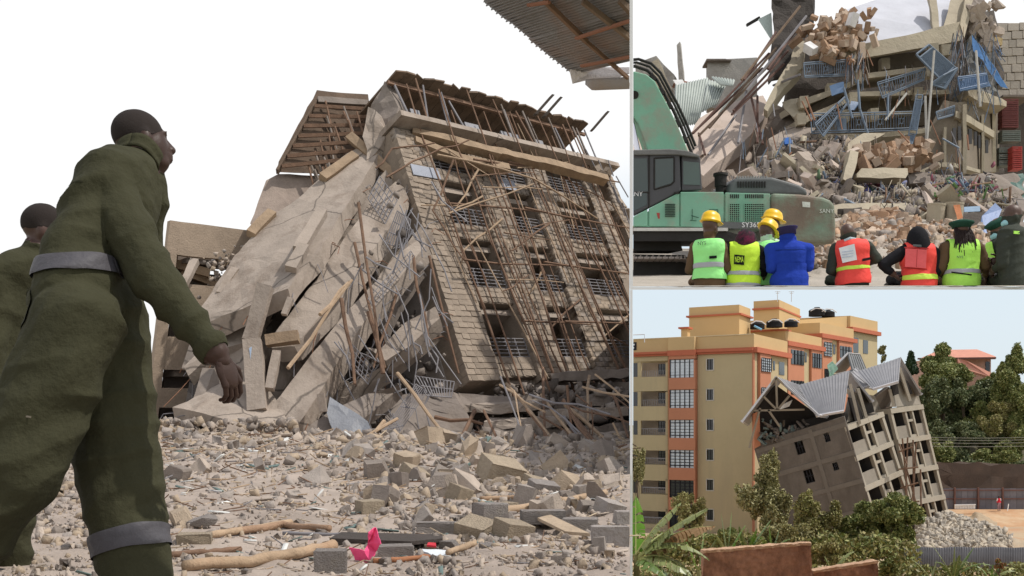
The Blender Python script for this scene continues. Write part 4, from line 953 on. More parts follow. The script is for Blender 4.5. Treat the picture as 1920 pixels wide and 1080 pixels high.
# timber lying on the ground
def log(pts, r, label, m=M_POLEL, name='timber_pole'):
    mb = MB(); pp = []
    for (x, y) in pts:
        d = EYE*FPX/(y-HOR)
        for _ in range(5): z = h_left((x-960)/FPX*d, d)+r*1.2; d = (EYE-z)*FPX/(y-HOR)
        pp.append(V3(((x-960)/FPX*d, d, z)))
    q = [pp[0]]
    for a, b in zip(pp, pp[1:]):
        for k in range(1, 6): q.append(a.lerp(b, k/5)+V3((0, 0, random.gauss(0, r*0.12))))
    mb.tube(q, [r*random.uniform(0.85, 1.12) for _ in q], 10); o = mb.build(name, m, None, smooth=True); clipL(o); tag(o, label, 'pole'); return o
# splinters, sticks and scraps among the stones
st = MB(); st.beam((-.5, 0, 0), (.5, 0, 0), 0.03, 0.03); sm_ = st.build('splinter', M_POLEL).data; bpy.data.objects.remove(bpy.data.objects['splinter'])
Ms, mp = [], []
scm = [M_POLEL, M_POLE, mat('pale splinter', (0.45, 0.36, 0.26)), M_STEEL, mat('white scrap', (0.6, 0.6, 0.58)), mat('teal scrap', (0.13, 0.18, 0.17)), M_ROCKS[0]]
for _ in range(1500):
    d = 4.6*(34/4.6)**rs.random(); x = rs.uniform(-0.40*d, 0.107*d); l = d*rs.choice((0.006, 0.012, 0.02, 0.035)); k = rs.choice((0, 0, 0, 1, 1, 1, 2, 2, 3, 6, 6, 4, 0, 1, 2, 5)); w = l*0.5 if k < 4 else l*8
    Ms.append(TRS(on_ground(x, d, 0.02)+V3((0, 0, 0.012*d*0.1)), (rs.gauss(0, .2), rs.gauss(0, .25), rs.uniform(0, 6.28)), (min(l, 0.02*d) if k > 3 else l, min(w, d*0.2), d*0.035))); mp.append(k)
scatter('splinters', [sm_], Ms, scm, pick=[0]*len(Ms), mpick=mp)
M_LOG = mat('debarked log', (0.37, 0.265, 0.175), var=0.3, scale=3, bump=0.6, bscale=10, dirt=(0.30, 0.15, 0.08), damt=0.4)
log([(345, 1062), (470, 1052), (560, 1036), (625, 1022)], 0.029, 'long thick pale log lying in front, running to the dark board', M_LOG)
log([(380, 1004), (450, 995), (545, 978)], 0.022, 'pale split pole above the thick log, left end by the pointed stone', M_LOG)
log([(430, 998), (530, 984), (618, 992)], 0.024, 'bent brown pole lying behind the thick log', mat('brown bark', (0.29, 0.185, 0.12), var=0.3, bump=0.6))
log([(320, 1040), (390, 1034), (450, 1030)], 0.015, 'thin dark stick left of the thick log', M_POLE)
log([(530, 1000), (600, 1002), (670, 1001)], 0.012, 'thin straight grey steel rod on the ground', M_STEEL)
log([(700, 1052), (760, 1048), (805, 1044)], 0.014, 'reddish brown stick to the right of the pink cloth', mat('red brown stick', (0.32, 0.14, 0.07), var=0.3))
log([(840, 1036), (868, 1026), (890, 1018)], 0.018, 'short orange brown stick beside the white packet', M_LOG)
log([(935, 958), (1000, 950), (1050, 937)], 0.03, 'grey brown pole lying across the heap', M_POLEL)
log([(1050, 940), (1090, 932), (1135, 924)], 0.03, 'greyish pole lying over the heap at the right', M_POLEL)
log([(900, 935), (960, 932), (1010, 936)], 0.02, 'orange stick in the rubble heap', M_LOG)
def board(pts, th, label, m, name='board'):
    pp = []
    for (x, y, up) in pts:
        d = EYE*FPX/(y-HOR)
        for _ in range(5): z = h_left((x-960)/FPX*d, d)+up; d = (EYE-z)*FPX/(y-HOR)
        pp.append(V3(((x-960)/FPX*d, d, z)))
    mb = MB(); mb.prism(pp, (0, 0, th)); o = mb.build(name, m); tag(o, label, 'board'); return o
board([(618, 1016, .03), (770, 1022, .03), (830, 1016, .03), (830, 1008, .03), (640, 1004, .03)], 0.02, 'dark blackened board lying under the pink cloth', mat('charred board', (0.05, 0.04, 0.035), var=0.3, bump=0.5))
board([(1008, 976, .08), (1032, 970, .1), (1106, 1006, .03), (1060, 1002, .03)], 0.02, 'splintered pale board end sloping in front of the long grey block', mat('splintered board', (0.40, 0.31, 0.22), var=0.3, bump=0.6))
# pink cloth, packet, pipes
mb = MB()
pc = [(656, 1024), (680, 1016), (688, 992), (702, 996), (708, 1018), (700, 1028), (690, 1034), (686, 1050), (674, 1054), (660, 1050), (672, 1038)]
d0 = 5.6
def cl(u, v):
    x = 660+46*u+4*math.sin(v*9); y = 1053-60*v*(0.55+0.45*math.sin(u*3.2))-6*math.sin(u*8); return P(x, y, d0+0.05*math.sin(u*11+v*7)+0.03*math.sin(v*15))
tri = [(658, 1022, .02), (682, 1030, -.02), (672, 1052, .03), (690, 1048, 0), (700, 1030, .03), (708, 1018, -.02), (698, 990, .03), (688, 1000, -.03), (686, 1018, .04)]
pts = [P(684+(x-682)*1.2, 1024+(y-1022)*1.12, d0-0.35+k) for x, y, k in tri]
mb.add(pts, [(0, 1, 2), (1, 3, 2), (1, 4, 3), (1, 8, 4), (8, 5, 4), (8, 6, 5), (8, 7, 6)]); o = mb.build('pink_cloth', mat('bright pink cloth', (0.85, 0.10, 0.25), var=0.15, bump=0.3)); rough(o, 0.02, 0.012, 12)
md = o.modifiers.new('s', 'SOLIDIFY'); md.thickness = 0.004
tag(o, 'scrap of bright pink cloth caught on the dark board in front', 'cloth')
mb = MB(); mb.prism([P(785, 1034, 5.6), P(812, 1048, 5.45), P(836, 1046, 5.5), P(848, 1036, 5.7), P(812, 1038, 5.75)], (0, 0, 0.012)); o = mb.build('paper_packet', mat('white paper', (0.62, 0.66, 0.70), var=0.15)); rough(o, 0.04, 0.012, 8); tag(o, 'crumpled white paper packet on the bare ground', 'packet')
mb = MB(); mb.prism([P(800, 1025, 5.8), P(818, 1027, 5.75), P(817, 1021, 5.8), P(803, 1020, 5.85)], (0, 0, 0.01)); tag(mb.build('red_wrapper', mat('red wrapper', (0.6, 0.04, 0.06))), 'tiny red wrapper above the white packet', 'wrapper')
def pipe(a, b, r, label, m):
    mb = MB(); a, b = V3(a), V3(b); n = 18; t = (b-a).normalized(); x = t.orthogonal().normalized(); y = t.cross(x); vs = []
    for c, rr in ((a, r), (b, r), (b, r*0.82), (a, r*0.82), (a.lerp(b, 0.3), r*0.8)):
        pass
    seq = [(b, r), (a, r), (a, r*0.82), (b, r*0.82)]
    for c, rr in seq: vs += [c+(x*math.cos(6.283*j/n)+y*math.sin(6.283*j/n))*rr for j in range(n)]
    mb.add(vs, [(i*n+j, i*n+(j+1) % n, (i+1)*n+(j+1) % n, (i+1)*n+j) for i in range(3) for j in range(n)]+[tuple(range(3*n, 4*n))]); o = mb.build('pipe', m, smooth=False); tag(o, label, 'pipe')
pipe(P(806, 914, 12.5), P(822, 898, 13.3), 0.078, 'hollow brown clay pipe end poking from the heap', mat('clay pipe', (0.44, 0.34, 0.27), dirt=(0.16, 0.05, 0.03), damt=0.3))
pipe(P(1112, 941, 9.3), P(1088, 941, 9.6), 0.034, 'white plastic pipe end near the right edge', mat('white pvc', (0.66, 0.68, 0.66), rough=0.4))
# ============================================================ TOP RIGHT: excavator, officials and the pancaked flats, on the deck
def clipR(o): return cut(o, (0, 0, 0), V3((-1, 0.1137, 0)).normalized())
M_GREEN = mat('green machine paint', (0.185, 0.39, 0.275), rough=0.5, var=0.10, scale=1.5, bump=0.05, dirt=(0.29, 0.30, 0.235), dscale=2.2, damt=0.5, spec=0.3)
M_CWT = mat('muddy green counterweight', (0.19, 0.36, 0.26), rough=0.6, var=0.12, bump=0.2, dirt=(0.175, 0.135, 0.10), dscale=0.55, damt=0.85)
M_BLACK = mat('black machine frame', (0.022, 0.020, 0.018), var=0.3, rough=0.7, bump=0.3)
M_CAB = mat('charcoal cab paint', (0.075, 0.075, 0.08), var=0.12, rough=0.5, bump=0.05)
M_HOOD = mat('grey engine hood', (0.115, 0.12, 0.12), var=0.15, rough=0.55, bump=0.1)
M_GLASS = glass('dark cab glass', (0.035, 0.055, 0.05))
M_LET = mat('white lettering', (0.75, 0.75, 0.75), var=0.05, bump=0)
XD = 17.4
EX = thing('excavator', 'green crawler excavator with charcoal cab and mud stained counterweight behind the officials', 'excavator', P(1300, 530, XD+1.2))
def prof(name, pts, m, d=XD, dep=2.4, par=None, bevel=None, clip=True):
    mb = MB(); mb.prism([P(x, y, d) for x, y in pts], (0, dep, dep*0.1262)); o = mb.build(name, m, par or EX)
    if clip: clipR(o)
    if bevel: k = o.modifiers.new('b', 'BEVEL'); k.width = bevel; k.segments = 3; k.limit_method = 'ANGLE'; k.angle_limit = R(35)
    return o
prof('body', [(1150, 425), (1150, 432), (1216, 396), (1275, 363), (1446, 366), (1446, 428)], M_GREEN, XD+0.03, 2.3)
# door panels, each its own part, with gaps between
for pts in ([(1150, 424), (1150, 428), (1170, 416), (1214, 392), (1214, 424)], [(1217, 424), (1217, 391), (1273, 361), (1273, 425)], [(1276, 425), (1276, 360), (1357, 360), (1357, 427)], [(1360, 427), (1360, 361), (1444, 363), (1444, 429)]):
    prof('door_panel', pts, M_GREEN, XD, 0.05, bevel=0.012)
o = prof('counterweight', [(1447, 430), (1447, 362), (1500, 364), (1545, 370), (1560, 376), (1566, 386), (1568, 420), (1568, 452), (1560, 457), (1495, 457), (1470, 448)], M_CWT, XD-0.05, 2.5, bevel=0.06)
prof('plate', [(1504, 378), (1519, 379), (1519, 389), (1505, 388)], mat('pale scuffed plate', (0.55, 0.58, 0.52)), XD-0.062, 0.01, par=o)
prof('running_board', [(1150, 427), (1365, 427), (1365, 433), (1150, 433)], mat('pale grey trim', (0.52, 0.51, 0.48)), XD-0.08, 0.5)
prof('underframe', [(1150, 434), (1365, 434), (1400, 444), (1400, 452), (1300, 452), (1230, 452), (1150, 452)], M_BLACK, XD-0.03, 2.3)
prof('model_plate', [(1332, 416), (1444, 417), (1444, 429), (1332, 428)], M_HOOD, XD-0.02, 0.05)
def txt(t, x, y, d, px, m, par, nm='lettering', shx=0, rot=(R(90), 0, 0), clip=False):
    o = text_mesh(t, px/FPX*d*1.35, TRS(P(x, y, d)-base_of(par), rot), m, nm, par)
    if clip: 
        o.data.transform(o.matrix_basis); o.matrix_basis = Matrix.Identity(4); clipR(o)
    return o
txt('SY365', 1408, 422, XD-0.028, 10, M_LET, EX)
txt('SANY', 1550, 396, XD-0.065, 8, mat('worn pale lettering', (0.55, 0.58, 0.52)), EX)
# louvres and grilles
mb = MB()
for i in range(8): y = 383+i*3.2; mb.beam(P(1247, y, XD-0.012), P(1266, y, XD-0.012), 0.02, 0.012)
mb.build('louvre', mat('dark louvre', (0.04, 0.07, 0.055)), EX)
for x0, x1 in ((1368, 1387), (1396, 1433)):
    g = prof('grille', [(x0, 382), (x1, 382), (x1, 415), (x0, 415)], mat('dark grille back', (0.03, 0.022, 0.022)), XD-0.004, 0.02)
    mb = MB()
    for i in range(int((x1-x0)/3.6)+1): x = x0+i*3.6; mb.beam(P(x, 382, XD-0.012), P(x, 415, XD-0.012), 0.011, 0.008)
    for j in range(10): y = 382+j*3.6; mb.beam(P(x0, y, XD-0.014), P(x1, y, XD-0.014), 0.011, 0.008)
    mb.build('lattice', M_GREEN, g)
for x0, n in ((1370, 5), (1398, 10)):
    mb = MB()
    for i in range(n): mb.box(P(x0+i*3.6, 368, XD-0.004), (0.016, 0.012, 0.062))
    mb.build('vent_slot', M_BLACK, EX)
prof('warning_sticker', [(1231, 399), (1237, 399), (1237, 410), (1234, 410)], mat('red sticker', (0.35, 0.06, 0.05)), XD-0.004, 0.006)
mb = MB()
for p, q in (((1298, 392), (1298, 412)), ((1296, 404), (1310, 408)), ((1330, 393), (1346, 393)), ((1330, 401), (1346, 401)), ((1330, 393), (1330, 401)), ((1346, 393), (1346, 401)), ((1294, 413), (1306, 414))): mb.beam(P(*p, XD-0.004), P(*q, XD-0.004), 0.016, 0.006)
mb.build('decal', mat('dark decal', (0.03, 0.08, 0.06)), EX)
# hood, air cleaner
prof('engine_hood', [(1366, 363), (1369, 345), (1376, 335), (1385, 332), (1448, 332), (1470, 338), (1500, 347), (1512, 354), (1516, 366)], M_HOOD, XD+0.5, 1.6, bevel=0.05)
for i in range(11):
    x = 1384+i*5; mb = MB(); mb.box(P(x, 346, XD+0.49), (0.022, 0.03, 0.10)); mb.build('hood_slot', M_BLACK, EX)
mb = MB()
for i in range(12): mb.box(P(1382+i*5, 333, XD+0.55), (0.016, 0.06, 0.05))
mb.build('hood_ridge', mat('light grey ridge', (0.32, 0.32, 0.31)), EX)
mb = MB(); c = P(1351, 353, XD+0.8); mb.lathe([(0.085, -0.1), (0.085, 0.02), (0.10, 0.03), (0.105, 0.2), (0.125, 0.21), (0.125, 0.25), (0.02, 0.26)], c, 18); mb.build('air_cleaner', M_BLACK, EX, smooth=False)
# cab
cab = prof('cab', [(1150, 284), (1258, 281), (1275, 284), (1277, 358), (1272, 361), (1216, 390), (1150, 424)], M_CAB, XD+0.02, 1.55, bevel=0.03)
prof('rear_cab', [(1278, 285), (1290, 286), (1310, 292), (1313, 296), (1317, 356), (1278, 358)], M_CAB, XD+0.06, 1.45, bevel=0.02)
prof('cab_roof', [(1150, 282), (1255, 279), (1288, 282), (1312, 291), (1312, 295), (1270, 290), (1150, 291)], mat('grey cab roof', (0.15, 0.15, 0.145)), XD-0.03, 1.65, bevel=0.02)
prof('window_glass', [(1150, 297), (1213, 297), (1215, 359), (1150, 359)], M_GLASS, XD+0.012, 0.02, par=cab)
prof('window_glass', [(1150, 362), (1213, 362), (1213, 384), (1150, 414)], M_GLASS, XD+0.012, 0.02, par=cab)
prof('window_glass', [(1228, 298), (1263, 296), (1263, 339), (1258, 344), (1228, 353)], M_GLASS, XD+0.012, 0.02, par=cab)
prof('window_glass', [(1281, 302), (1311, 305), (1313, 347), (1281, 346)], glass('rear cab glass', (0.05, 0.085, 0.07)), XD+0.05, 0.02)
for a, b in (((1227, 297), (1264, 295)), ((1264, 295), (1264, 340)), ((1264, 340), (1258, 346)), ((1258, 346), (1227, 355)), ((1227, 355), (1227, 297)), ((1150, 360.5), (1216, 360.5)), ((1217, 290), (1217, 389))):
    mb = MB(); mb.tube([P(*a, XD+0.012), P(*b, XD+0.012)], 0.014, 6); clipR(mb.build('window_seal', M_BLACK, cab))
txt('SANY', 1190, 364, XD+0.004, 9, M_LET, cab, clip=True)
mb = MB(); mb.beam(P(1264, 362, XD), P(1273, 362, XD), 0.03, 0.03); mb.build('door_handle', M_BLACK, cab)
# operator's seat silhouette through the glass is dark; boom
bm_pts = [(1160, 128), (1187, 133), (1212, 139), (1228, 152), (1243, 180), (1258, 208), (1274, 242), (1292, 286), (1216, 287), (1207, 260), (1196, 232), (1180, 205), (1160, 190)]
bo = prof('boom', bm_pts, M_GREEN, XD+0.9, 0.55, bevel=0.02)
for off, r in ((0, 0.03), (7, 0.022), (13, 0.026)):
    mb = MB(); pp = [P(x+off*0.55, y-off, XD+1.0+off*0.02) for x, y in ((1170, 126), (1190, 124), (1214, 132), (1232, 150), (1247, 178), (1262, 206), (1278, 240), (1297, 287))]
    mb.tube(pp, r, 8); clipR(mb.build('hydraulic_hose', M_BLACK, bo))
for x, y in ((1222, 146), (1238, 172), (1252, 198), (1268, 232), (1281, 262)):
    mb = MB(); mb.box(P(x+2, y, XD+0.98), (0.12, 0.12, 0.07), (0, R(50), 0)); mb.build('hose_clamp', M_BLACK, bo)
mb = MB(); mb.tube([P(1181, 215, XD+1.0), P(1196, 285, XD+0.9)], 0.05, 12); clipR(mb.build('cylinder_rod', mat('chrome rod', (0.6, 0.6, 0.65), rough=0.15, metal=1.0, bump=0, var=0.05), bo))
mb = MB(); mb.tube([P(1190, 178, XD+0.88), P(1190, 178, XD+1.5)], 0.07, 12); clipR(mb.build('boom_pin', M_BLACK, bo))
# tracks with separate shoes
prof('turntable', [(1170, 450), (1275, 450), (1280, 470), (1170, 470)], M_BLACK, XD+0.3, 1.6)
prof('track_frame', [(1150, 476), (1285, 478), (1296, 500), (1288, 531), (1150, 531)], M_BLACK, XD+0.35, 1.7)
M_SHOE = mat('steel track shoe', (0.27, 0.235, 0.215), var=0.25, rough=0.6, bump=0.4)
for k, dy in enumerate((-0.02, 1.95)):
    cx, cy, rr = P(1282, 506, XD+dy).x, P(1282, 506, XD+dy).z, 0.20
    pos = []
    for i in range(13): a = R(100-i*15); pos.append((cx+rr*math.cos(a), cy+rr*math.sin(a), a))
    for i in range(1, 9): pos.append((cx-0.1*i, cy+rr, R(90)))
    for x, z, a in pos:
        mb = MB(); X = Euler((0, -a+R(90), 0)).to_matrix(); mb.box((x, XD+dy+0.25, z), (0.085, 0.5, 0.03), X); mb.box(V3((x, XD+dy+0.25, z))+X @ V3((0, 0, 0.022)), (0.018, 0.5, 0.03), X)
        clipR(mb.build('track_shoe', M_SHOE, EX))

# ------------------------------------------------------------ the pancaked block of flats
M_BEIGE = mat('dusty cream concrete', (0.385, 0.335, 0.25), var=0.14, scale=1.2, bump=0.5, bscale=8, dirt=(0.30, 0.25, 0.19), dscale=0.6, damt=0.35)
M_PINK = mat('pinkish plaster slab', (0.50, 0.41, 0.35), var=0.10, scale=0.8, bump=0.4, dirt=(0.45, 0.36, 0.29), damt=0.35)
M_BRN = mat('brown wall', (0.20, 0.165, 0.125), var=0.2, scale=1, bump=0.4)  # one even brown tone
M_DARK = mat('dark wreck and gap shade', (0.075, 0.062, 0.052), var=0.4, scale=1.5, bump=0.6)  # dark tone painted as the shade of gaps; dark wreckage shares it
M_BLUE = mat('blue grey painted iron', (0.135, 0.175, 0.23), var=0.2, rough=0.5, bump=0.1)
M_BLUE2 = mat('blue painted iron', (0.08, 0.14, 0.25), var=0.2, rough=0.5, bump=0.1)
M_CLAY = [mat('orange clay block', (0.38, 0.245, 0.16), var=0.18, scale=2, bump=0.5, rnd=0.2), mat('pale dusty clay block', (0.44, 0.34, 0.26), var=0.15, scale=2, bump=0.5, rnd=0.15), mat('brown clay block', (0.28, 0.18, 0.115), var=0.2, scale=2, bump=0.5, rnd=0.2)]
PB = thing('pancaked_building', 'cream block of flats with floors collapsed on each other and torn blue balcony railings', 'building', P(1700, 420, 36))
def sl(pts, th, m, name, cell=0.8, amp=0.07, par=None):
    mb = MB(); mb.prism([P(*p) for p in pts], V3(th)); o = mb.build(name, m, par or PB); rough(o, cell, amp, seed=pts[0][0]*0.013); return clipR(o)
# backing mass
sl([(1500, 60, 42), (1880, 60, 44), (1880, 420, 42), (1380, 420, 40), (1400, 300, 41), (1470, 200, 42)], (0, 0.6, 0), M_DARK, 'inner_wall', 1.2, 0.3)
# tilted top floor with its pale screed and cream edge beam, parapet column
sl([(1575, 22, 38), (1700, -20, 40), (1830, -30, 41), (1800, 62, 37), (1600, 88, 36.4), (1540, 92, 36.6)], (0, 0.25, -0.25), mat('bluish white screed', (0.52, 0.53, 0.58), var=0.10, bump=0.15, bscale=5), 'top_floor', 1.2, 0.03)
sl([(1590, 88, 36.2), (1700, 66, 36.5), (1802, 40, 37), (1806, 75, 36.9), (1700, 95, 36.4), (1592, 112, 36.1)], (0, 0.3, 0.03), M_BEIGE, 'edge_beam', 0.8, 0.03)
sl([(1800, 44, 36.9), (1812, -10, 38), (1828, -10, 38), (1808, 72, 36.9)], (0.1, 0.5, 0), M_BEIGE, 'edge_beam')
sl([(1766, 58, 36.9), (1786, -12, 38.5), (1826, -12, 38.5), (1806, 58, 37.0)], (0, 0.12, -0.1), M_BEIGE, 'plaster_panel')
sl([(1742, -8, 37.6), (1756, -8, 37.6), (1762, 56, 36.8), (1750, 58, 36.8)], (0.1, 0.4, 0), M_BEIGE, 'column')
# pancaked floor edges
for pts, m in (([(1628, 136, 36.3), (1745, 124, 36.8), (1745, 132, 36.8), (1628, 146, 36.3)], M_BEIGE), ([(1498, 190, 35.5), (1545, 172, 35.8), (1595, 152, 36.2), (1594, 161, 36.2), (1545, 184, 35.8), (1500, 203, 35.5)], M_BEIGE),
               ([(1510, 218, 35.2), (1560, 196, 35.5), (1596, 180, 35.8), (1596, 188, 35.8), (1560, 206, 35.5), (1512, 230, 35.2)], M_BEIGE), ([(1594, 172, 36), (1690, 170, 36.3), (1782, 168, 36.7), (1782, 176, 36.7), (1690, 179, 36.3), (1594, 181, 36)], M_BEIGE),
               ([(1518, 252, 34.8), (1640, 250, 35.2), (1730, 240, 35.5), (1792, 226, 35.9), (1792, 234, 35.9), (1730, 249, 35.5), (1640, 259, 35.2), (1518, 261, 34.8)], M_BEIGE), ([(1600, 213, 36), (1720, 208, 36.3), (1720, 213, 36.3), (1600, 219, 36)], M_BEIGE)):
    sl(pts, (0, 2.6, 0.35), m, 'floor_slab', 0.7, 0.03)
for x, y, d in ((1612, 140, 36), (1600, 182, 35.7), (1722, 172, 36.2), (1508, 190, 35.3), (1503, 222, 35), (1752, 90, 36.4), (1775, 92, 36.6), (1660, 118, 37), (1745, 132, 36.4), (1585, 215, 35.2), (1640, 212, 35.4), (1560, 165, 36)):
    sl([(x-8, y-9, d), (x+8, y-10, d), (x+8, y+11, d), (x-7, y+12, d)], (0, 0.35, 0), M_BEIGE, 'column_stub', 0.3, 0.04)
# inner walls between the floors
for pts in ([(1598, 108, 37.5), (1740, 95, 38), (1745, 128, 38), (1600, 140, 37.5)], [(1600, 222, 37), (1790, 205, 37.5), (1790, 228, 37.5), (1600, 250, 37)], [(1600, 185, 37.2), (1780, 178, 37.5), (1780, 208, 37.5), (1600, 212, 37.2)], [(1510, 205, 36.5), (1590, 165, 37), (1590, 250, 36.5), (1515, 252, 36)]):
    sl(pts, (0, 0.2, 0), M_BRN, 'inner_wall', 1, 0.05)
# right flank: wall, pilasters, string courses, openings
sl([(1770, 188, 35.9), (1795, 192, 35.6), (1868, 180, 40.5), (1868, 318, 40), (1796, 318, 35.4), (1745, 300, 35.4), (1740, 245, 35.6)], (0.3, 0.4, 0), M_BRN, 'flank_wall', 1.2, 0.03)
for x, y0, y1, d, w in ((1772, 238, 310, 35.2, 5), (1809, 195, 325, 35.3, 7), (1843, 215, 322, 37.6, 5), (1864, 182, 322, 39.5, 7)):
    sl([(x-w/2, y0, d), (x+w/2, y0, d), (x+w/2, y1, d), (x-w/2, y1, d)], (0.05, 0.25, 0), M_BEIGE, 'pilaster', 0.6, 0.02)
sl([(1792, 208, 35.3), (1812, 214, 35.6), (1864, 246, 39), (1864, 258, 39), (1812, 227, 35.6), (1792, 220, 35.3)], (0.05, 0.3, 0), M_BEIGE, 'string_course', 0.6, 0.03)
sl([(1700, 333, 34.6), (1730, 318, 34.8), (1760, 304, 35), (1790, 305, 35.1), (1838, 318, 36.5), (1838, 324, 36.5), (1790, 313, 35.1), (1764, 313, 35), (1732, 332, 34.8), (1702, 345, 34.6)], (0.05, 0.5, 0), M_BEIGE, 'sagging_beam', 0.5, 0.03)
for x, y, w, h in ((1789, 255, 6, 30), (1799, 250, 6, 26), (1819, 256, 6, 28), (1829, 260, 5, 26), (1836, 266, 4, 24), (1850, 275, 5, 24)):
    mb = MB(); d = 35.2+max(0, (x-1795))*0.06; mb.box(P(x, y, d-0.04), (w/FPX*d, 0.05, h/FPX*d)); mb.build('window_pane', glass('dark window', (0.03, 0.025, 0.022)), PB)
sl([(1815, 165, 36), (1842, 170, 37), (1888, 190, 39), (1888, 200, 39), (1838, 190, 37), (1816, 178, 36)], (0, 1.5, 0), M_BEIGE, 'broken_slab', 0.6, 0.06)
sl([(1846, 20, 39), (1862, 18, 40), (1880, 70, 40), (1872, 78, 39.5), (1850, 62, 39)], (0, 0.7, 0), M_DARK, 'broken_wall', 0.5, 0.12)
sl([(1846, 66, 38.5), (1880, 72, 39), (1880, 86, 39), (1850, 84, 38.5)], (0, 0.8, 0), mat('ochre slab', (0.33, 0.25, 0.13), bump=0.5), 'broken_slab', 0.5, 0.06)
sl([(1812, 70, 37), (1846, 62, 38), (1862, 130, 38), (1870, 175, 38), (1812, 175, 36.8)], (0, 0.6, 0), mat('mixed grey wreckage', (0.15, 0.15, 0.145), var=0.5, scale=3, bump=0.8), 'crumpled_wall', 0.4, 0.25)
# left fallen parts: big pink slab, cream pillars
sl([(1285, 262, 36), (1310, 222, 37.5), (1360, 195, 39), (1430, 178, 40), (1446, 205, 38.5), (1408, 252, 36.5), (1345, 306, 34.5), (1316, 330, 34), (1290, 300, 35)], (0.1, 0.3, -0.3), M_PINK, 'fallen_slab', 1.0, 0.10)
sl([(1187, 240, 38), (1230, 230, 38), (1260, 260, 37.5), (1290, 300, 35.5), (1180, 300, 36.5)], (0.1, 0.4, -0.2), M_PINK, 'fallen_slab', 0.8, 0.08)
sl([(1494, 74, 37.5), (1512, 78, 37.5), (1503, 128, 36.5), (1470, 166, 35.8), (1438, 208, 35), (1432, 204, 35), (1458, 150, 35.8), (1482, 112, 36.8)], (0.1, 0.4, -0.15), M_BEIGE, 'fallen_pillar', 0.5, 0.05)
sl([(1468, 190, 36), (1496, 182, 36), (1514, 222, 35.4), (1500, 228, 35.2), (1470, 205, 35.6)], (0.2, 0.5, 0), M_BEIGE, 'fallen_pillar', 0.5, 0.1)
# lower rubble: slabs, lintel, columns
for pts, m, nm in (([(1588, 268, 33.6), (1620, 248, 34.2), (1660, 250, 34.4), (1612, 276, 33.8), (1590, 280, 33.4)], M_BEIGE, 'fallen_beam'), ([(1582, 325, 31), (1594, 280, 31.9), (1610, 284, 31.9), (1600, 328, 31), (1592, 342, 30.8), (1580, 336, 30.8)], M_BEIGE, 'fallen_pillar'),
               ([(1606, 326, 31), (1615, 315, 31.2), (1700, 316, 31.5), (1704, 326, 31.3), (1700, 333, 31.2), (1606, 333, 31)], M_BEIGE, 'lintel'), ([(1505, 340, 32.5), (1528, 296, 33.4), (1540, 300, 33.4), (1512, 346, 32.4)], M_BEIGE, 'fallen_pillar'),
               ([(1480, 320, 33), (1512, 280, 34), (1520, 292, 33.8), (1490, 334, 32.8)], M_CONC, 'fallen_slab'), ([(1440, 260, 35), (1478, 236, 35.5), (1530, 240, 35), (1500, 285, 34), (1455, 300, 34)], M_CONC, 'fallen_slab'), ([(1540, 330, 32.6), (1570, 300, 33.2), (1578, 318, 32.9), (1552, 345, 32.3)], M_CONC, 'fallen_slab'),
               ([(1705, 395, 30.5), (1708, 360, 31), (1716, 352, 31.2), (1726, 352, 31.2), (1734, 362, 31), (1732, 420, 30)], M_CONCD, 'standing_column'), ([(1590, 342, 32.6), (1608, 340, 32.6), (1604, 380, 31.8), (1590, 380, 31.8)], M_BEIGE, 'standing_column'),
               ([(1604, 360, 32), (1700, 358, 32.4), (1720, 385, 31.5), (1600, 388, 31.3)], M_CONCD, 'rubble_slab'), ([(1672, 348, 32), (1690, 344, 32), (1702, 362, 31.6), (1680, 372, 31.4)], M_CONC, 'fallen_slab'),
               ([(1700, 318, 33.4), (1740, 322, 33.4), (1735, 342, 33), (1706, 345, 33)], M_CONCD, 'fallen_slab'), ([(1565, 384, 29.2), (1700, 380, 29.8), (1720, 400, 29.4), (1565, 408, 28.9)], M_BEIGE, 'low_wall'),
               ([(1740, 402, 29.4), (1760, 372, 30), (1800, 362, 30.4), (1820, 376, 30)], M_CONC, 'rubble_slab')):
    sl(pts, (0.05, 0.6, -0.05), m, nm, 0.5, 0.06)
mb = MB(); mb.box(P(1578, 397, 28.9), (0.20, 0.1, 0.14)); mb.build('wall_hole', M_DARK, PB)
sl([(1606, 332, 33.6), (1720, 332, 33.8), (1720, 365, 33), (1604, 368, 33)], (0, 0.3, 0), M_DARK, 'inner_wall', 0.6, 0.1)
# scattered reinforcement and hanging wires
rnd = random.Random(21)
def wire(p, q, r, m, name='hanging_wire', par=None, sag=0.0, n=4):
    mb = MB(); p, q = P(*p), P(*q); pts = [p.lerp(q, i/n)+V3((0, 0, -sag*4*(i/n)*(1-i/n))) for i in range(n+1)]; mb.tube(pts, r, 5); return clipR(mb.build(name, m, par or PB))
for i in range(46):
    x = rnd.uniform(1400, 1860); y = rnd.uniform(180, 380); l = rnd.uniform(20, 70); d = rnd.uniform(32.5, 34.8); a = rnd.gauss(1.4, 0.5)
    wire((x, y, d), (x+math.cos(a)*l, y+math.sin(a)*l, d-0.2), rnd.uniform(0.012, 0.03), rnd.choice((M_STEEL, M_RUST, M_BLUE)), 'bent_rebar')
for s in (((1608, 150), (1612, 205)), ((1612, 205), (1627, 250)), ((1582, 165), (1598, 222)), ((1665, 178), (1664, 225)), ((1752, 95), (1738, 268)), ((1735, 180), (1738, 300)), ((1830, 95), (1838, 200)), ((1700, 175), (1660, 225)), ((1545, 300), (1570, 255))):
    wire((*s[0], 34.6), (*s[1], 34.4), 0.04, M_BLUE if s[0][0] < 1700 else mat('pale wire', (0.5, 0.48, 0.44)))
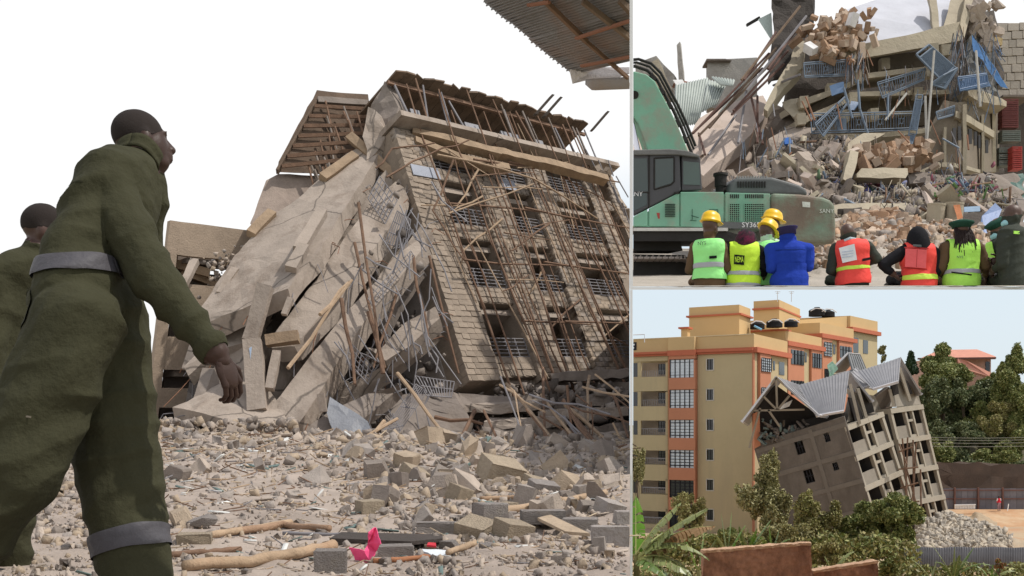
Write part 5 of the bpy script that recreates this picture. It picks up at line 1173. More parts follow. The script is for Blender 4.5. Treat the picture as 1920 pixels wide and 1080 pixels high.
# torn railings: each a part with its own motif work
def rail(a, b, c, d, n, m=M_BLUE, r=0.016, motif=True):
    A, B, C, D = [P(*p) for p in (a, b, c, d)]
    def bl(u, v): return A.lerp(B, u).lerp(D.lerp(C, u), v)
    mb = MB()
    for s in ([(0, 0), (1, 0)], [(1, 0), (1, 1)], [(1, 1), (0, 1)], [(0, 1), (0, 0)], [(0, .12), (1, .12)], [(0, .9), (1, .9)]): mb.tube([bl(*s[0]), bl(*s[1])], r*1.3, 5)
    for i in range(n):
        u0, u1 = i/n, (i+1)/n; um = (u0+u1)/2; w = (u1-u0)
        for q in (0.0, 0.22, 0.78): mb.tube([bl(u0+w*q, .12), bl(u0+w*q, .9)], r*0.8, 4)
        if motif and i % 2 == 0:
            ring = [bl(um+w*0.16*math.cos(t), .5+.16*math.sin(t)) for t in [6.283*k/8 for k in range(9)]]; mb.tube(ring, r*0.8, 4)
            for k in range(6):
                t = 6.283*k/6+0.5; mb.tube([bl(um+w*0.16*math.cos(t), .5+.16*math.sin(t)), bl(um+w*0.30*math.cos(t), .5+.40*math.sin(t))], r*0.7, 4)
        else: mb.tube([bl(um, .12), bl(um, .9)], r*0.8, 4)
    return mb.build('balcony_railing', m, PB)
rail((1507, 118, 35.2), (1588, 112, 35.7), (1588, 142, 35.7), (1509, 145, 35.2), 5)
rail((1520, 213, 34.4), (1640, 211, 34.8), (1640, 246, 34.8), (1522, 250, 34.4), 6)
rail((1640, 211, 34.8), (1720, 209, 35.2), (1720, 243, 35.2), (1640, 246, 34.8), 4)
rail((1645, 155, 35.4), (1735, 128, 35.8), (1732, 150, 35.8), (1655, 184, 35.4), 5)
rail((1718, 102, 35.6), (1742, 84, 35.8), (1794, 130, 35.8), (1770, 156, 35.6), 4, M_BLUE, 0.03)
rail((1745, 158, 35.5), (1768, 142, 35.5), (1795, 128, 35.7), (1772, 166, 35.6), 3, M_BLUE, 0.03)
rail((1718, 178, 34.9), (1730, 178, 34.9), (1718, 252, 34.6), (1704, 250, 34.6), 2, M_BLUE)
rail((1704, 250, 34.6), (1716, 252, 34.6), (1708, 276, 34.4), (1700, 274, 34.4), 2, M_BLUE)
rail((1528, 232, 34.2), (1585, 180, 34.8), (1592, 190, 34.8), (1544, 256, 34.2), 4)
rail((1755, 210, 35.2), (1790, 198, 35.4), (1788, 216, 35.4), (1758, 224, 35.2), 3)
# sheets of blue iron
for pts, m in (([(1805, 145, 35.8), (1845, 135, 36), (1856, 162, 36), (1800, 172, 35.6)], M_BLUE2), ([(1822, 66, 36.8), (1834, 80, 37), (1888, 165, 38), (1876, 162, 37.8), (1826, 95, 36.8)], mat('bright blue sheet', (0.06, 0.15, 0.33), var=0.3)),
               ([(1555, 160, 35), (1580, 154, 35.2), (1582, 172, 35.2), (1560, 178, 35)], M_BLUE2), ([(1596, 190, 35.2), (1612, 190, 35.2), (1600, 206, 35), (1590, 205, 35)], M_BLUE2), ([(1568, 222, 34.6), (1584, 222, 34.6), (1584, 244, 34.6), (1568, 244, 34.6)], M_BLUE)):
    sl(pts, (0.05, 0.05, 0), m, 'torn_sheet', 0.3, 0.06)
rail((1796, 145, 35.4), (1850, 138, 35.8), (1852, 158, 35.8), (1800, 170, 35.4), 4, M_BLUE2, 0.02)
for i in range(80):
    x = rnd.uniform(1785, 1870); y = rnd.uniform(60, 190); wire((x, y, rnd.uniform(36, 37)), (x+rnd.uniform(-20, 25), y+rnd.uniform(15, 60), rnd.uniform(36, 37.5)), 0.011, rnd.choice((M_BLUE2, M_STEEL, M_BLUE)), 'bent_rebar')
for (x0, x1, y0, y1, d, n) in ((1588, 1625, 92, 120, 35.6, 34), (1785, 1812, 50, 120, 36.2, 34), (1590, 1700, 250, 300, 34.2, 30), (1740, 1800, 270, 330, 34.4, 26), (1380, 1500, 230, 300, 34, 30), (1640, 1790, 120, 170, 36, 30)):
    for i in range(n):
        x = rnd.uniform(x0, x1); y = rnd.uniform(y0, y1); wire((x, y, d), (x+rnd.gauss(0, 7), y+rnd.uniform(15, 60), d-rnd.uniform(0, .4)), rnd.choice((0.008, 0.012, 0.018)), rnd.choice((M_STEEL, M_BLUE, M_CONC, M_RUST, M_DARK)), 'hanging_wire')
sl([(1400, 300, 37.5), (1446, 200, 38.5), (1500, 210, 38), (1500, 330, 36), (1400, 350, 36)], (0, 0.6, 0), M_CONCD, 'rubble_mass', 0.6, 0.3)
sl([(1290, 330, 36.5), (1330, 300, 37), (1420, 250, 38.5), (1440, 330, 37), (1290, 400, 36)], (0, 0.5, 0), M_PINK, 'fallen_slab', 0.8, 0.12)
for pts in ([(1822, -10, 38.5), (1840, -10, 39), (1856, 30, 39), (1850, 70, 38.6), (1818, 66, 37.8)], [(1838, 92, 38), (1870, 96, 38.5), (1884, 150, 38.5), (1860, 160, 38)]):
    sl(pts, (0, 0.6, 0), M_CONCD if pts[0][1] < 0 else M_DARK, 'broken_wall', 0.4, 0.22)
for i in range(30):
    x = rnd.uniform(1815, 1872); y = rnd.uniform(5, 90); s = rnd.uniform(0.15, 0.4); link('broken_stone', rk[i % 6], PB, TRS(P(x, y, 37.5)-base_of(PB), rrot(rnd), (s*1.5, s, s)))
# dark curtain of torn boards at the top left with rusty bars; roof sheet fragment
sl([(1446, -12, 39), (1530, -12, 39), (1520, 60, 38.4), (1478, 130, 37.5), (1440, 158, 37), (1446, 96, 38), (1452, 40, 38.6)], (0.1, 0.4, 0), mat('sooty black tarpaulin', (0.045, 0.038, 0.033), var=0.5, bump=0.7), 'tarpaulin', 0.5, 0.18)
sl([(1400, 44, 39.5), (1424, 30, 39.5), (1426, 34, 39.5), (1402, 48, 39.5)], (0, 0.15, 0), M_BLACK, 'loose_beam', 1, 0)
sl([(1422, 36, 39.4), (1446, 24, 39.4), (1450, 76, 39), (1446, 74, 39)], (0, 0.03, 0), mat('pale green tin', (0.50, 0.58, 0.55), var=0.1), 'roof_sheet', 0.6, 0.03)
M_BAR = mat('dark rusty bar', (0.11, 0.062, 0.05), var=0.3)
for s in (((1500, 12), (1390, 150)), ((1512, 30), (1400, 170)), ((1470, 120), (1372, 215)), ((1455, 90), (1330, 240)), ((1465, 100), (1310, 255)), ((1478, 95), (1375, 208)), ((1442, 100), (1300, 250)), ((1430, 128), (1290, 258)), ((1380, 215), (1328, 290)), ((1400, 168), (1384, 268)), ((1408, 180), (1430, 270)), ((1420, 180), (1420, 268)), ((1450, 160), (1500, 140)), ((1350, 278), (1310, 295)), ((1455, 60), (1395, 150)), ((1490, 60), (1440, 130)), ((1310, 250), (1322, 290))):
    wire((*s[0], 36.5), (*s[1], 34.6), 0.042, rnd.choice((M_BAR, M_BAR, M_PLANK, M_STEEL)), 'roof_bar')
# background beyond: broken walls, chimney, block house, tin sheets
def bg(name, pts, th, m, label, cat, cell=0.8, amp=0.05, group=None):
    mb = MB(); mb.prism([P(*p) for p in pts], V3(th)); o = mb.build(name, m); 
    if amp: rough(o, cell, amp, seed=pts[0][0]*0.02)
    clipR(o); return tag(o, label, cat, group)
M_BGC = mat('far grey concrete', (0.40, 0.38, 0.345), var=0.15, scale=0.8, bump=0.4, dirt=(0.3, 0.27, 0.24))
bg('broken_wall', [(1190, 118, 43), (1228, 106, 43), (1264, 142, 43), (1266, 180, 43), (1190, 175, 43)], (0.3, 0.8, 0), M_BGC, 'jagged broken grey wall behind the excavator boom', 'wall', 0.6, 0.15)
bg('fallen_pillar', [(1220, 118, 42.2), (1234, 112, 42.2), (1262, 170, 42), (1250, 180, 42), (1232, 160, 42)], (0.1, 0.5, 0), M_BEIGE, 'pale tilted concrete pillar leaning on the jagged grey wall', 'pillar', 0.6, 0.06)
bg('concrete_column', [(1269, 84, 43), (1275, 78, 43), (1282, 148, 43), (1272, 150, 43)], (0.1, 0.3, 0), M_BGC, 'lone slim concrete column standing against the white sky', 'column', 0.5, 0.04)
bg('stone_house', [(1327, 112, 44.5), (1365, 111, 44.5), (1420, 108, 44.5), (1420, 220, 44.5), (1327, 200, 44.5)], (0.1, 0.9, 0), M_BGC, 'small grey block house wall behind the tin sheets', 'house', 0.8, 0.03)
bg('roof_lip', [(1325, 110, 44.2), (1360, 110, 44.2), (1372, 113, 44.2), (1325, 113, 44.2)], (0, 1, 0), M_CONCD, 'thin flat roof lip on top of the grey block house', 'roof', 0.8, 0.0)
def tin(name, a, b, c, d, n, label, m, par=None):
    A, B, C, D = [P(*p) for p in (a, b, c, d)]; nn = (B-A).cross(D-A).normalized(); mb = MB()
    mb.grid(lambda u, v: A.lerp(B, u).lerp(D.lerp(C, u), v)+nn*0.03*math.cos(u*n*6.283), n*6, 2)
    o = mb.build(name, m, par, smooth=True); clipR(o)
    k = o.modifiers.new('s', 'SOLIDIFY'); k.thickness = 0.01
    if label: tag(o, label, 'roof sheet')
    return o
M_TING = mat('pale green grey tin', (0.42, 0.46, 0.43), var=0.12, rough=0.5, bump=0.1)
tin('roof_sheet', (1266, 160, 41), (1328, 146, 41.3), (1310, 232, 39.5), (1264, 240, 39.2), 12, 'corrugated pale tin sheet hanging tilted below the lone concrete column', M_TING)
tin('roof_sheet', (1328, 150, 41), (1362, 158, 41), (1345, 195, 40), (1314, 212, 39.8), 7, 'corrugated grey tin sheet sloping left of the rusty bars', M_TING)
tin('roof_sheet', (1334, 144, 40.8), (1378, 150, 40.8), (1374, 162, 40.2), (1352, 160, 40.2), 8, 'small corrugated tin sheet lying flat under the block house', M_TING)
tin('roof_sheet', (1392, 150, 39), (1404, 140, 39.2), (1350, 220, 38), (1336, 228, 37.8), 3, 'narrow grey tin sheet lying along the rusty bars', M_TING)
bg('white_sheet', [(1262, 150, 41.5), (1280, 149, 41.5), (1288, 164, 41.3), (1270, 162, 41.3)], (0, 0.1, 0), mat('white board', (0.75, 0.75, 0.74)), 'small white board by the foot of the lone column', 'board', 0.5, 0.02)
bg('red_ridge', [(1264, 156, 41.4), (1285, 152, 41.6), (1308, 158, 41.6), (1306, 164, 41.4)], (0, 0.6, 0), mat('rusty red tin', (0.26, 0.13, 0.10)), 'low rusty red roof ridge behind the white board', 'roof', 0.4, 0.05)
for p, q in (((1265, 165), (1240, 178)), ((1300, 160), (1330, 148))): pass
# stone building at the right edge, crates of red, green tarp
SB = thing('stone_building', 'pale dressed stone building wall at the right edge behind the blue wreckage', 'building', P(1900, 185, 43))
n = 0
for j in range(9):
    y0 = 46+j*15.5+(0 if j else 0); x = 1866+(j % 2)*8
    while x < 1925:
        w = rnd.uniform(14, 22); mb = MB(); d = 42.9
        mb.box(P(x+w/2, y0+7.5-0.06*(x-1890), d), ((w-0.8)/FPX*d, 0.4+rnd.uniform(-.03, .03), 14.4/FPX*d)); mb.build('stone_block', mat('pale wall stone', (0.45, 0.40, 0.34), var=0.12, scale=0.7, bump=0.4, rnd=0.08), SB, bevel=0.015); x += w
mb = MB(); mb.box(P(1895, 116, 43.3), (1.35, 0.4, 3.0)); mb.build('wall_core', M_MORTAR, SB)
mb = MB(); mb.box(P(1896, 188, 42.6), (1.2, 1.2, 0.08)); mb.build('concrete_ledge', M_CONCD, SB)
mb = MB(); mb.box(P(1898, 260, 44), (1.5, 0.3, 3.6)); mb.build('dark_ground_floor', M_DARK, SB)
k = 0
CRL = ['top', 'second', 'third', 'fourth', 'fifth', 'sixth', 'seventh', 'lowest']
def crate(x, y, w, h, d, m, label):
    c = P(x, y, d); W_, H_ = w/FPX*d, h/FPX*d; mb = MB(); t = 0.03
    o = thing('crate', label, 'crate', c-V3((0, 0, H_/2)), group='plastic bottle crates stacked at the right edge')
    for s in (-1, 1):
        mb = MB(); mb.box(c+V3((s*(W_/2-t/2), 0, 0)), (t, 0.4, H_)); mb.build('end_panel', m, o)
        for zz in (-0.36, 0, 0.36): mb = MB(); mb.box(c+V3((0, s*0.2, zz*H_)), (W_-2*t, t, H_*0.2)); mb.build('side_slat', m, o)
    mb = MB(); mb.box(c+V3((0, 0, -H_/2+0.02)), (W_-2*t, 0.36, 0.03)); mb.build('bottom', m, o)
M_CR = mat('maroon crate plastic', (0.17, 0.05, 0.045), rough=0.5); M_CR2 = mat('bright red crate plastic', (0.40, 0.06, 0.05), rough=0.5); M_CR3 = mat('grey green crate plastic', (0.16, 0.18, 0.16), rough=0.5)
for i, y in enumerate((193, 204, 215, 226, 237)): crate(1890, y, 30, 10, 40, M_CR, f'maroon bottle crate, {("top", "second from the top", "third from the top", "second from the bottom", "bottom")[i]} in the stack under the stone building')
for i, y in enumerate((252, 263)): crate(1892, y, 34, 10, 40, M_CR3, f'grey green bottle crate, {("upper", "lower")[i]} of the two below the maroon stack')
for i, y in enumerate((282, 293, 304, 315)): crate(1903, y, 18, 10, 39.8, M_CR2, f'bright red bottle crate, {("top", "second", "third", "bottom")[i]} in the narrow red stack by the right edge')
for i, y in enumerate((284, 296, 308)): crate(1880, y, 22, 10, 40.2, M_CR3, f'grey green bottle crate, {("top", "middle", "bottom")[i]} of the stack left of the bright red crates')
bg('tarpaulin', [(1838, 322, 35), (1870, 330, 35), (1918, 326, 35), (1918, 380, 33.5), (1880, 384, 33), (1852, 352, 34)], (0.05, 0.1, -0.05), mat('dark green tarpaulin', (0.055, 0.115, 0.095), var=0.3, rough=0.5, bump=0.6, bscale=5), 'dark green tarpaulin sagging in folds below the crates', 'tarpaulin', 0.35, 0.14)
# brick piles on the building: each block one part while they can be picked apart
cl_m = [rock_mesh('clay block', 120+i, M_CLAY[i], blocky=1.0) for i in range(3)]
def heap(cx, cy, sx, sy, d, n, lab, cat_things=False, smin=0.2, smax=0.36, zfun=None):
    for i in range(n):
        x = cx+rnd.gauss(0, sx); y = cy+rnd.gauss(0, sy); s = rnd.uniform(smin, smax); me = cl_m[rnd.choice((0, 1, 1, 2))]
        link('clay_block', me, PB, TRS(P(x, y, d+(cy-y)*0.015+rnd.uniform(-.3, .3))-base_of(PB), rrot(rnd), (s*rnd.uniform(1, 1.5), s*0.6, s*0.62)))
heap(1575, 62, 26, 19, 36.4, 150, '')
heap(1545, 92, 14, 8, 35.8, 30, '')
heap(1662, 297, 32, 9, 33.4, 90, '', smin=0.2, smax=0.5)
heap(1720, 290, 18, 12, 33.4, 26, '', smin=0.2, smax=0.45)
for x, y, d in ((1598, 38, 36), (1520, 92, 35.6)):
    link('white_block', rock_mesh('white block', 7, mat('white render lump', (0.7, 0.68, 0.67)), blocky=1.2), PB, TRS(P(x, y, d)-base_of(PB), rrot(rnd), (0.45, 0.3, 0.25)))
# coloured household wreckage under the lintel and at its left
cols = [(0.17, 0.18, 0.30), (0.09, 0.15, 0.13), (0.20, 0.07, 0.09), (0.34, 0.12, 0.16), (0.09, 0.13, 0.20), (0.30, 0.31, 0.31), (0.10, 0.16, 0.09), (0.38, 0.36, 0.34), (0.06, 0.06, 0.07)]
mcol = [mat(f'household scrap tint {"abcdefghi"[i]}', c, var=0.3, bump=0.4) for i, c in enumerate(cols)]
Ms = []
for _ in range(1100):
    if rnd.random() < 0.5: x, y, d = rnd.gauss(1555, 24), rnd.gauss(360, 14), 31.5
    elif rnd.random() < 0.5: x, y, d = rnd.uniform(1610, 1700), rnd.gauss(356, 10), 32.2
    else: x, y, d = rnd.uniform(1740, 1870), rnd.gauss(355, 16), 33
    s = rnd.choice((0.04, 0.06, 0.09, 0.14)); Ms.append(TRS(P(x, y, d+rnd.uniform(-.3, .3)), rrot(rnd), (s*2.2, s, s*0.4)))
scatter('household_debris', rk, Ms, mcol+[M_DARK, M_CONCD, M_CONC], PB)
for pts, m, nm in (([(1610, 362, 31.6), (1625, 346, 31.8), (1636, 366, 31.5), (1628, 372, 31.4)], mat('violet cloth', (0.16, 0.15, 0.42), bump=0.4), 'purple_cloth'), ([(1650, 344, 32.4), (1664, 342, 32.4), (1668, 370, 32), (1652, 372, 32)], mat('blue barrel', (0.11, 0.16, 0.24)), 'blue_drum'), ([(1470, 258, 33.8), (1482, 256, 33.8), (1484, 268, 33.6), (1472, 270, 33.6)], mat('bright blue can', (0.04, 0.13, 0.40)), 'blue_jerrycan')):
    sl(pts, (0.05, 0.25, 0), m, nm, 0.2, 0.04)
# grey rubble mass of the left lower slope
Ms = []
for _ in range(6500):
    x = rnd.uniform(1320, 1900); t = rnd.random(); y = 258+t*150+max(0, (1490-x)*0.75)*(1-t); d = 35-t*5.5+rnd.uniform(-.4, .4)
    if y > 425: continue
    if x > 1590 and y < 362: continue
    if x > 1740 and y < 372: continue
    s = rnd.choice((0.035, 0.045, 0.06, 0.08, 0.11, 0.16, 0.26))*rnd.uniform(0.8, 1.3); Ms.append(TRS(P(x, y, d), rrot(rnd), (s*rnd.uniform(1, 2.2), s, s*0.6)))
scatter('rubble_slope', rk+blks, Ms, [M_ROCKS[1], M_ROCKS[3], M_ROCKS[3], M_CONCD, M_CONCD, M_BRN, M_ROCKS[2], M_BEIGE], PB)
sl([(1310, 380, 35), (1400, 318, 36), (1440, 290, 36.5), (1500, 262, 36.5), (1600, 340, 34), (1740, 330, 34.5), (1920, 330, 35), (1920, 440, 31), (1310, 440, 31)], (0, 0.6, -0.2), M_CONCD, 'rubble_mass', 0.8, 0.3)
Ms = []; 
for _ in range(1600):
    x = rnd.uniform(1330, 1910); t = rnd.random(); y = 258+t*160+max(0, (1490-x)*0.75)*(1-t)
    if y > 430 or (x > 1590 and y < 350): continue
    l = rnd.choice((0.2, 0.35, 0.6)); Ms.append(TRS(P(x, y, 34.4-t*5.5+rnd.uniform(-.5, .3)), rrot(rnd), (l, l*0.8, l*rnd.choice((0.8, 0.8, 4)))))
scatter('broken_sticks', [sm_], Ms, [M_POLE, M_CONC, M_STEEL, M_BEIGE, M_DARK, M_BLUE], PB)
for i in range(64):
    x = rnd.uniform(1370, 1600) if i < 44 else rnd.uniform(1600, 1900); t = rnd.uniform(0.05, 0.95); y = 262+t*150+max(0, (1490-x)*0.75)*(1-t)
    if (x > 1590 and y < 365) or y > 420: continue
    s = rnd.uniform(0.4, 1.3); w = s*rnd.uniform(0.3, 0.7); mb = MB(); mb.box((0, 0, 0), (s, w, rnd.uniform(0.08, 0.2)), (rnd.gauss(0, .5), rnd.gauss(-0.5, .5), rnd.uniform(0, 6.28))); p = P(x, y, 34.2-t*5.6)
    mb.v = [tuple(V3(v)+p) for v in mb.v]; rough(mb.build('broken_slab', rnd.choice((M_BEIGE, M_CONC, M_CONCD, M_PINK)), PB), 0.25, 0.05, seed=i*0.7)
# front brick pile on the street: things one could pick up
rnd = random.Random(41); n = 0; Ms = []
cnt = 0
for i in range(420):
    x = rnd.gauss(1640, 62); 
    if not (1420 < x < 1800): continue
    top = 400+((x-1650)/95.0)**2*38
    y = top+abs(rnd.gauss(0, 30)); 
    if y > 500: continue
    d = 28-(y-395)*0.085; s = rnd.uniform(0.14, 0.34)*d/26
    M = TRS(P(x, y, d), rrot(rnd), (s*rnd.uniform(1.0, 1.5), s*0.72, s*0.62))
    if cnt < 120 and s > 0.19:
        o = link('clay_block', cl_m[rnd.choice((0, 1, 1, 2))], None, M); tn = ('dusty', 'pale', 'brownish')[cl_m.index(o.data)]; zn = 'left end, by the excavator' if x < 1590 else 'middle, in front of the hooded official' if x < 1690 else 'right end, by the cream drums'; tag(o, f'{tn} clay block of the street pile, {zn}', 'block', f'{tn} clay blocks at the {zn}'); cnt += 1
    else: Ms.append(M)
for _ in range(1500):
    x = rnd.uniform(1420, 1915); y = rnd.uniform(402+abs(x-1660)*0.12, 500); d = 28-(y-395)*0.085
    if y > 470 and rnd.random() < 0.6: continue
    s = rnd.uniform(0.03, 0.16); Ms.append(TRS(P(x, y, d-0.1), rrot(rnd), (s*1.4, s, s*0.7)))
scatter('brick_rubble', cl_m+rk, Ms, M_CLAY+M_ROCKS[:3])
def gp(u, v):
    x = 1400+u*530; y = 402+((x-1650)/130.0)**2*14*(1 if abs(x-1650) < 200 else 2.4)+v*110; y = min(y, 540); d = 28.3-(y-395)*0.085
    p = P(x, y, d)+V3((0, 0.15*noise.noise(V3((x*0.05, y*0.05, 0))), 0.12*noise.noise(V3((x*0.03, y*0.06, 3))))); p.z = max(p.z, EYE+0.1275*p.y); return p
mb = MB(); mb.grid(gp, 60, 22); tag(mb.build('rubble_heap_ground', M_STREET, smooth=True), kind='structure')
# two cream drums and a blue door at the right of the pile
for x, y, lab in ((1752, 412, 'left cream concrete drum standing behind the hooded official'), (1786, 410, 'right cream concrete drum behind the woman in the beret')):
    mb = MB(); c = P(x, y+22, 26.6); mb.lathe([(0.20, 0), (0.215, 0.02), (0.215, 0.62), (0.225, 0.64), (0.225, 0.68), (0.05, 0.70)], c, 18, (0.05, 0.06, 0)); tag(mb.build('drum', M_BEIGE), lab, 'drum')
bg('blue_door', [(1826, 470, 26), (1842, 404, 26.8), (1866, 380, 27.2), (1878, 392, 27.2), (1850, 462, 26)], (0.02, 0.06, 0), mat('dented blue door', (0.17, 0.24, 0.42), var=0.2, rough=0.5), 'dented blue metal door leaning to the right behind the woman in the beret', 'door', 0.4, 0.03)
bg('blue_board', [(1808, 388, 27.4), (1838, 386, 27.4), (1838, 396, 27.3), (1808, 398, 27.3)], (0, 0.05, 0), mat('pale blue board', (0.28, 0.38, 0.50)), 'pale blue board lying level left of the dented blue door', 'board', 0.4, 0.02)
bg('dark_gap', [(1806, 398, 27.8), (1850, 396, 27.8), (1846, 450, 27), (1806, 452, 27)], (0, 0.3, 0), M_DARK, 'dark panel painted as the shaded gap under the pale blue board', 'shade panel', 0.4, 0.05)  # added panel, its dark colour stands for shade in the gap
bg('orange_cloth', [(1788, 385, 26.3), (1800, 384, 26.3), (1806, 408, 26.1), (1796, 412, 26)], (0.02, 0.04, 0), mat('rust orange cloth', (0.42, 0.16, 0.07), bump=0.4), 'rust orange cloth hanging beside the right cream drum', 'cloth', 0.1, 0.03)
for i in range(26):
    x = rnd.uniform(1740, 1880); y = rnd.uniform(340, 385); a = rnd.uniform(0, 3.14); l = rnd.uniform(12, 40)
    wire((x, y, 30), (x+math.cos(a)*l, y+math.sin(a)*l, 30.2), rnd.uniform(0.015, 0.04), rnd.choice((M_POLEL, M_CONC, mat('green stick', (0.12, 0.22, 0.08)), M_RUST)), 'splintered_stick')
# ------------------------------------------------------------ the officials (seen from behind, legs stretched out in front of them on the street)
def clip_deck(I):
    b = base_of(I['root'])
    for o in I['root'].children:
        if o.type == 'MESH' and o.name.split('.')[0] != 'lettering':
            bm = bmesh.new(); bm.from_mesh(o.data); Mi = o.matrix_basis.inverted()
            r = bmesh.ops.bisect_plane(bm, geom=bm.verts[:]+bm.edges[:]+bm.faces[:], plane_co=Mi @ (V3((0, 0, EYE+0.0012*13))-b), plane_no=(Mi.to_3x3() @ V3((0, 0.1262, -1))).normalized(), clear_outer=True); bm.to_mesh(o.data); bm.free()
FOLK = []
def surf_d(I, x, y, off=0.03):
    c = I['cen']; e = np.hypot(c[:, 0]/c[:, 1]-(x-960)/FPX, (c[:, 2]-EYE)/c[:, 1]-(HOR-y)/FPX); k = np.nonzero(e < 0.004)[0]
    return (c[k, 1].min() if len(k) else 13.1)-off
def patch(I, nm, quad, m, off=0.034, th=0.006):
    mb = MB(); mb.prism([P(x, y, surf_d(I, x, y, off+th)) for x, y in quad], (0, th, 0)); return mb.build(nm, m, I['root'])
VG = mat('lime green hi vis', (0.36, 0.92, 0.30), var=0.05, scale=4, bump=0.35, bscale=7, rough=0.7)
VY = mat('yellow hi vis', (0.62, 0.92, 0.06), var=0.05, scale=4, bump=0.35, bscale=7, rough=0.7)
VL = mat('yellow green hi vis', (0.47, 0.90, 0.13), var=0.05, scale=4, bump=0.35, bscale=7, rough=0.7)
VR = mat('coral red vest', (0.85, 0.075, 0.06), var=0.08, scale=4, bump=0.35, bscale=7, rough=0.7)
TAPE = mat('silver tape', (0.40, 0.41, 0.44), var=0.06, rough=0.45, bump=0.1)
TAPEY = mat('lime tape', (0.62, 0.85, 0.10), var=0.06, rough=0.6)
HATY = mat('yellow hard hat', (0.85, 0.52, 0.015), var=0.04, rough=0.35, bump=0.02, spec=0.5)
C_BRN = cloth('brown khaki cloth', (0.12, 0.075, 0.042)); C_BLK = cloth('black cloth', (0.014, 0.014, 0.017)); C_BLU = cloth('royal blue cloth', (0.018, 0.05, 0.36)); C_OLV = cloth('dark olive grey cloth', (0.048, 0.054, 0.044)); C_DGR = cloth('dark green grey cloth', (0.03, 0.036, 0.03)); C_PALE = cloth('pale green shirt', (0.5, 0.65, 0.5))
def official(label, cx, htop, shy, shw, d=13.25, face=(0, 1, 0), look=None, top=C_BRN, bottom=C_BRN, skin=SKIN, arms=None, lean=0.0, headx=0, hs=1.0, bulk=0.96, pel=530, cxp=0):
    a = FPX/d
    f = V3(face).normalized(); r = f.cross(V3((0, 0, 1))).normalized()
    def q(x, y, dd=0.0): return P(x, y, d+dd)
    hc = htop+0.148*a*hs
    J = dict(head=q(cx+headx, hc, lean*0.3), neck=q(cx+headx*0.6, shy-6, lean*0.2), chest=q(cx+headx*0.2, shy+0.10*a, 0), waist=q(cx+cxp*0.5, min(pel-10, shy+0.33*a), 0), pelvis=q(cx+cxp, pel, 0))
    hw = shw/2/a
    for k, s in (('R', 1), ('L', -1)):
        S = q(cx, shy+0.055*a)+r*s*hw; J['sh'+k] = S
        J['el'+k] = S+r*s*0.06+V3((0, 0, -0.27))-f*0.03; J['wr'+k] = J['el'+k]+f*0.20-r*s*0.10+V3((0, 0, -0.03))
        H = J['pelvis']+r*s*0.055+V3((0, 0, -0.01)); J['hip'+k] = H
        K = H+V3((0, 0.44, 0))-r*s*0.02; A = K+V3((0, 0.42, 0))
        for pt in (H, K, A): pass
        K.z = max(h_deck(K.x, K.y), EYE+0.1262*K.y)+0.11; A.z = max(h_deck(A.x, A.y), EYE+0.1262*A.y)+0.09
        J['kn'+k] = K; J['an'+k] = A
    if arms:
        for k, v in arms.items(): J[k] = q(*v)
    base = q(cx, 538)
    I_ = person(label, 'person', base, face, 1.75*hs*1.13, world=J, look=look, bulk=bulk, mats=dict(skin=skin, top=top, bottom=bottom, shoe=BOOT), voxel=0.011, curl=0.8, baggy=0.01, wrinkle=0.010)
    FOLK.append(I_); return I_
def vtext(I, t, x, y, px, m=None, dn=0.0, name='lettering'):
    # lettering lies on the back of the vest: find the surface there
    c = I['cen']; me = I['body'].data; f = I['f']; d0 = c[:, 1]
    tx, ty = (x-960)/FPX, (HOR-y)/FPX
    e = np.hypot(c[:, 0]/d0-tx, (c[:, 2]-EYE)/d0-ty); near = np.nonzero(e < 0.004)[0]
    dd = d0[near].min() if len(near) else 13.1
    o = text_mesh(t, px/FPX*dd*1.35, TRS(P(x, y, dd-0.036-dn)-base_of(I['root']), (R(90), 0, math.atan2(-f.x, f.y))), m or C_BLK, name, I['root'], 0.002); return o
HATP = [(0.098, -0.01), (0.112, 0.0), (0.098, 0.012), (0.094, 0.05), (0.08, 0.09), (0.05, 0.115), (0.005, 0.122)]
I = official('person in yellow hard hat and lime green vest with brown sleeves, left of the group', 1330, 404, 454, 56, face=(0.55, 0.83, 0), look=(0.75, 0.65, -0.1), arms=dict(elR=(1361, 502, -0.05), wrR=(1352, 500, 0.25), shR=(1352, 462, -0.02)), headx=2)
v = vest(I, VG, lo=0.03, hi=0.455, off=0.02); band(I, v, TAPE, 0.15, 0.21); hat(I, 'hard_hat', HATY, HATP, ctr=(0, 0, .06), brim=(0.085, 0.08, 0.09, 0.0))
vtext(I, 'NYS', 1316, 456, 7, mat('grey print', (0.12, 0.2, 0.12)), dn=0.02)
patch(I, 'strap', [(1330, 480), (1344, 479), (1344, 484), (1330, 485)], C_BLK)
mb = MB(); mb.box(P(1355, 506, 13.4), (0.03, 0.20, 0.15), (0, 0.2, 0)); mb.build('clipboard', mat('black clipboard', (0.02, 0.02, 0.025)), I['root'])
I = official('person in black and magenta headscarf with plain yellow vest marked by a black square', 1393, 430, 460, 56, face=(0.1, 1, 0), top=C_BLK, bottom=C_BLK, arms=dict(elR=(1432, 500, 0.0), wrR=(1432, 518, 0.2), shR=(1422, 470, 0)), headx=4, hs=1.0)
v = vest(I, VY, lo=-0.1, hi=0.455, off=0.02); band(I, v, TAPE, 0.065, 0.115); band(I, v, TAPE, -0.06, -0.012)
hat(I, 'headscarf', mat('black and magenta scarf', (0.015, 0.012, 0.015), var=0.3, dirt=(0.20, 0.02, 0.07), dscale=6, damt=0.55), [(0.09, -0.17), (0.105, -0.10), (0.112, -0.02), (0.105, 0.05), (0.07, 0.095), (0.01, 0.11)], ctr=(0, -.01, .02), sy=1.15)
patch(I, 'vest_patch', [(1377, 477), (1396, 479), (1395, 497), (1376, 495)], C_BLK)
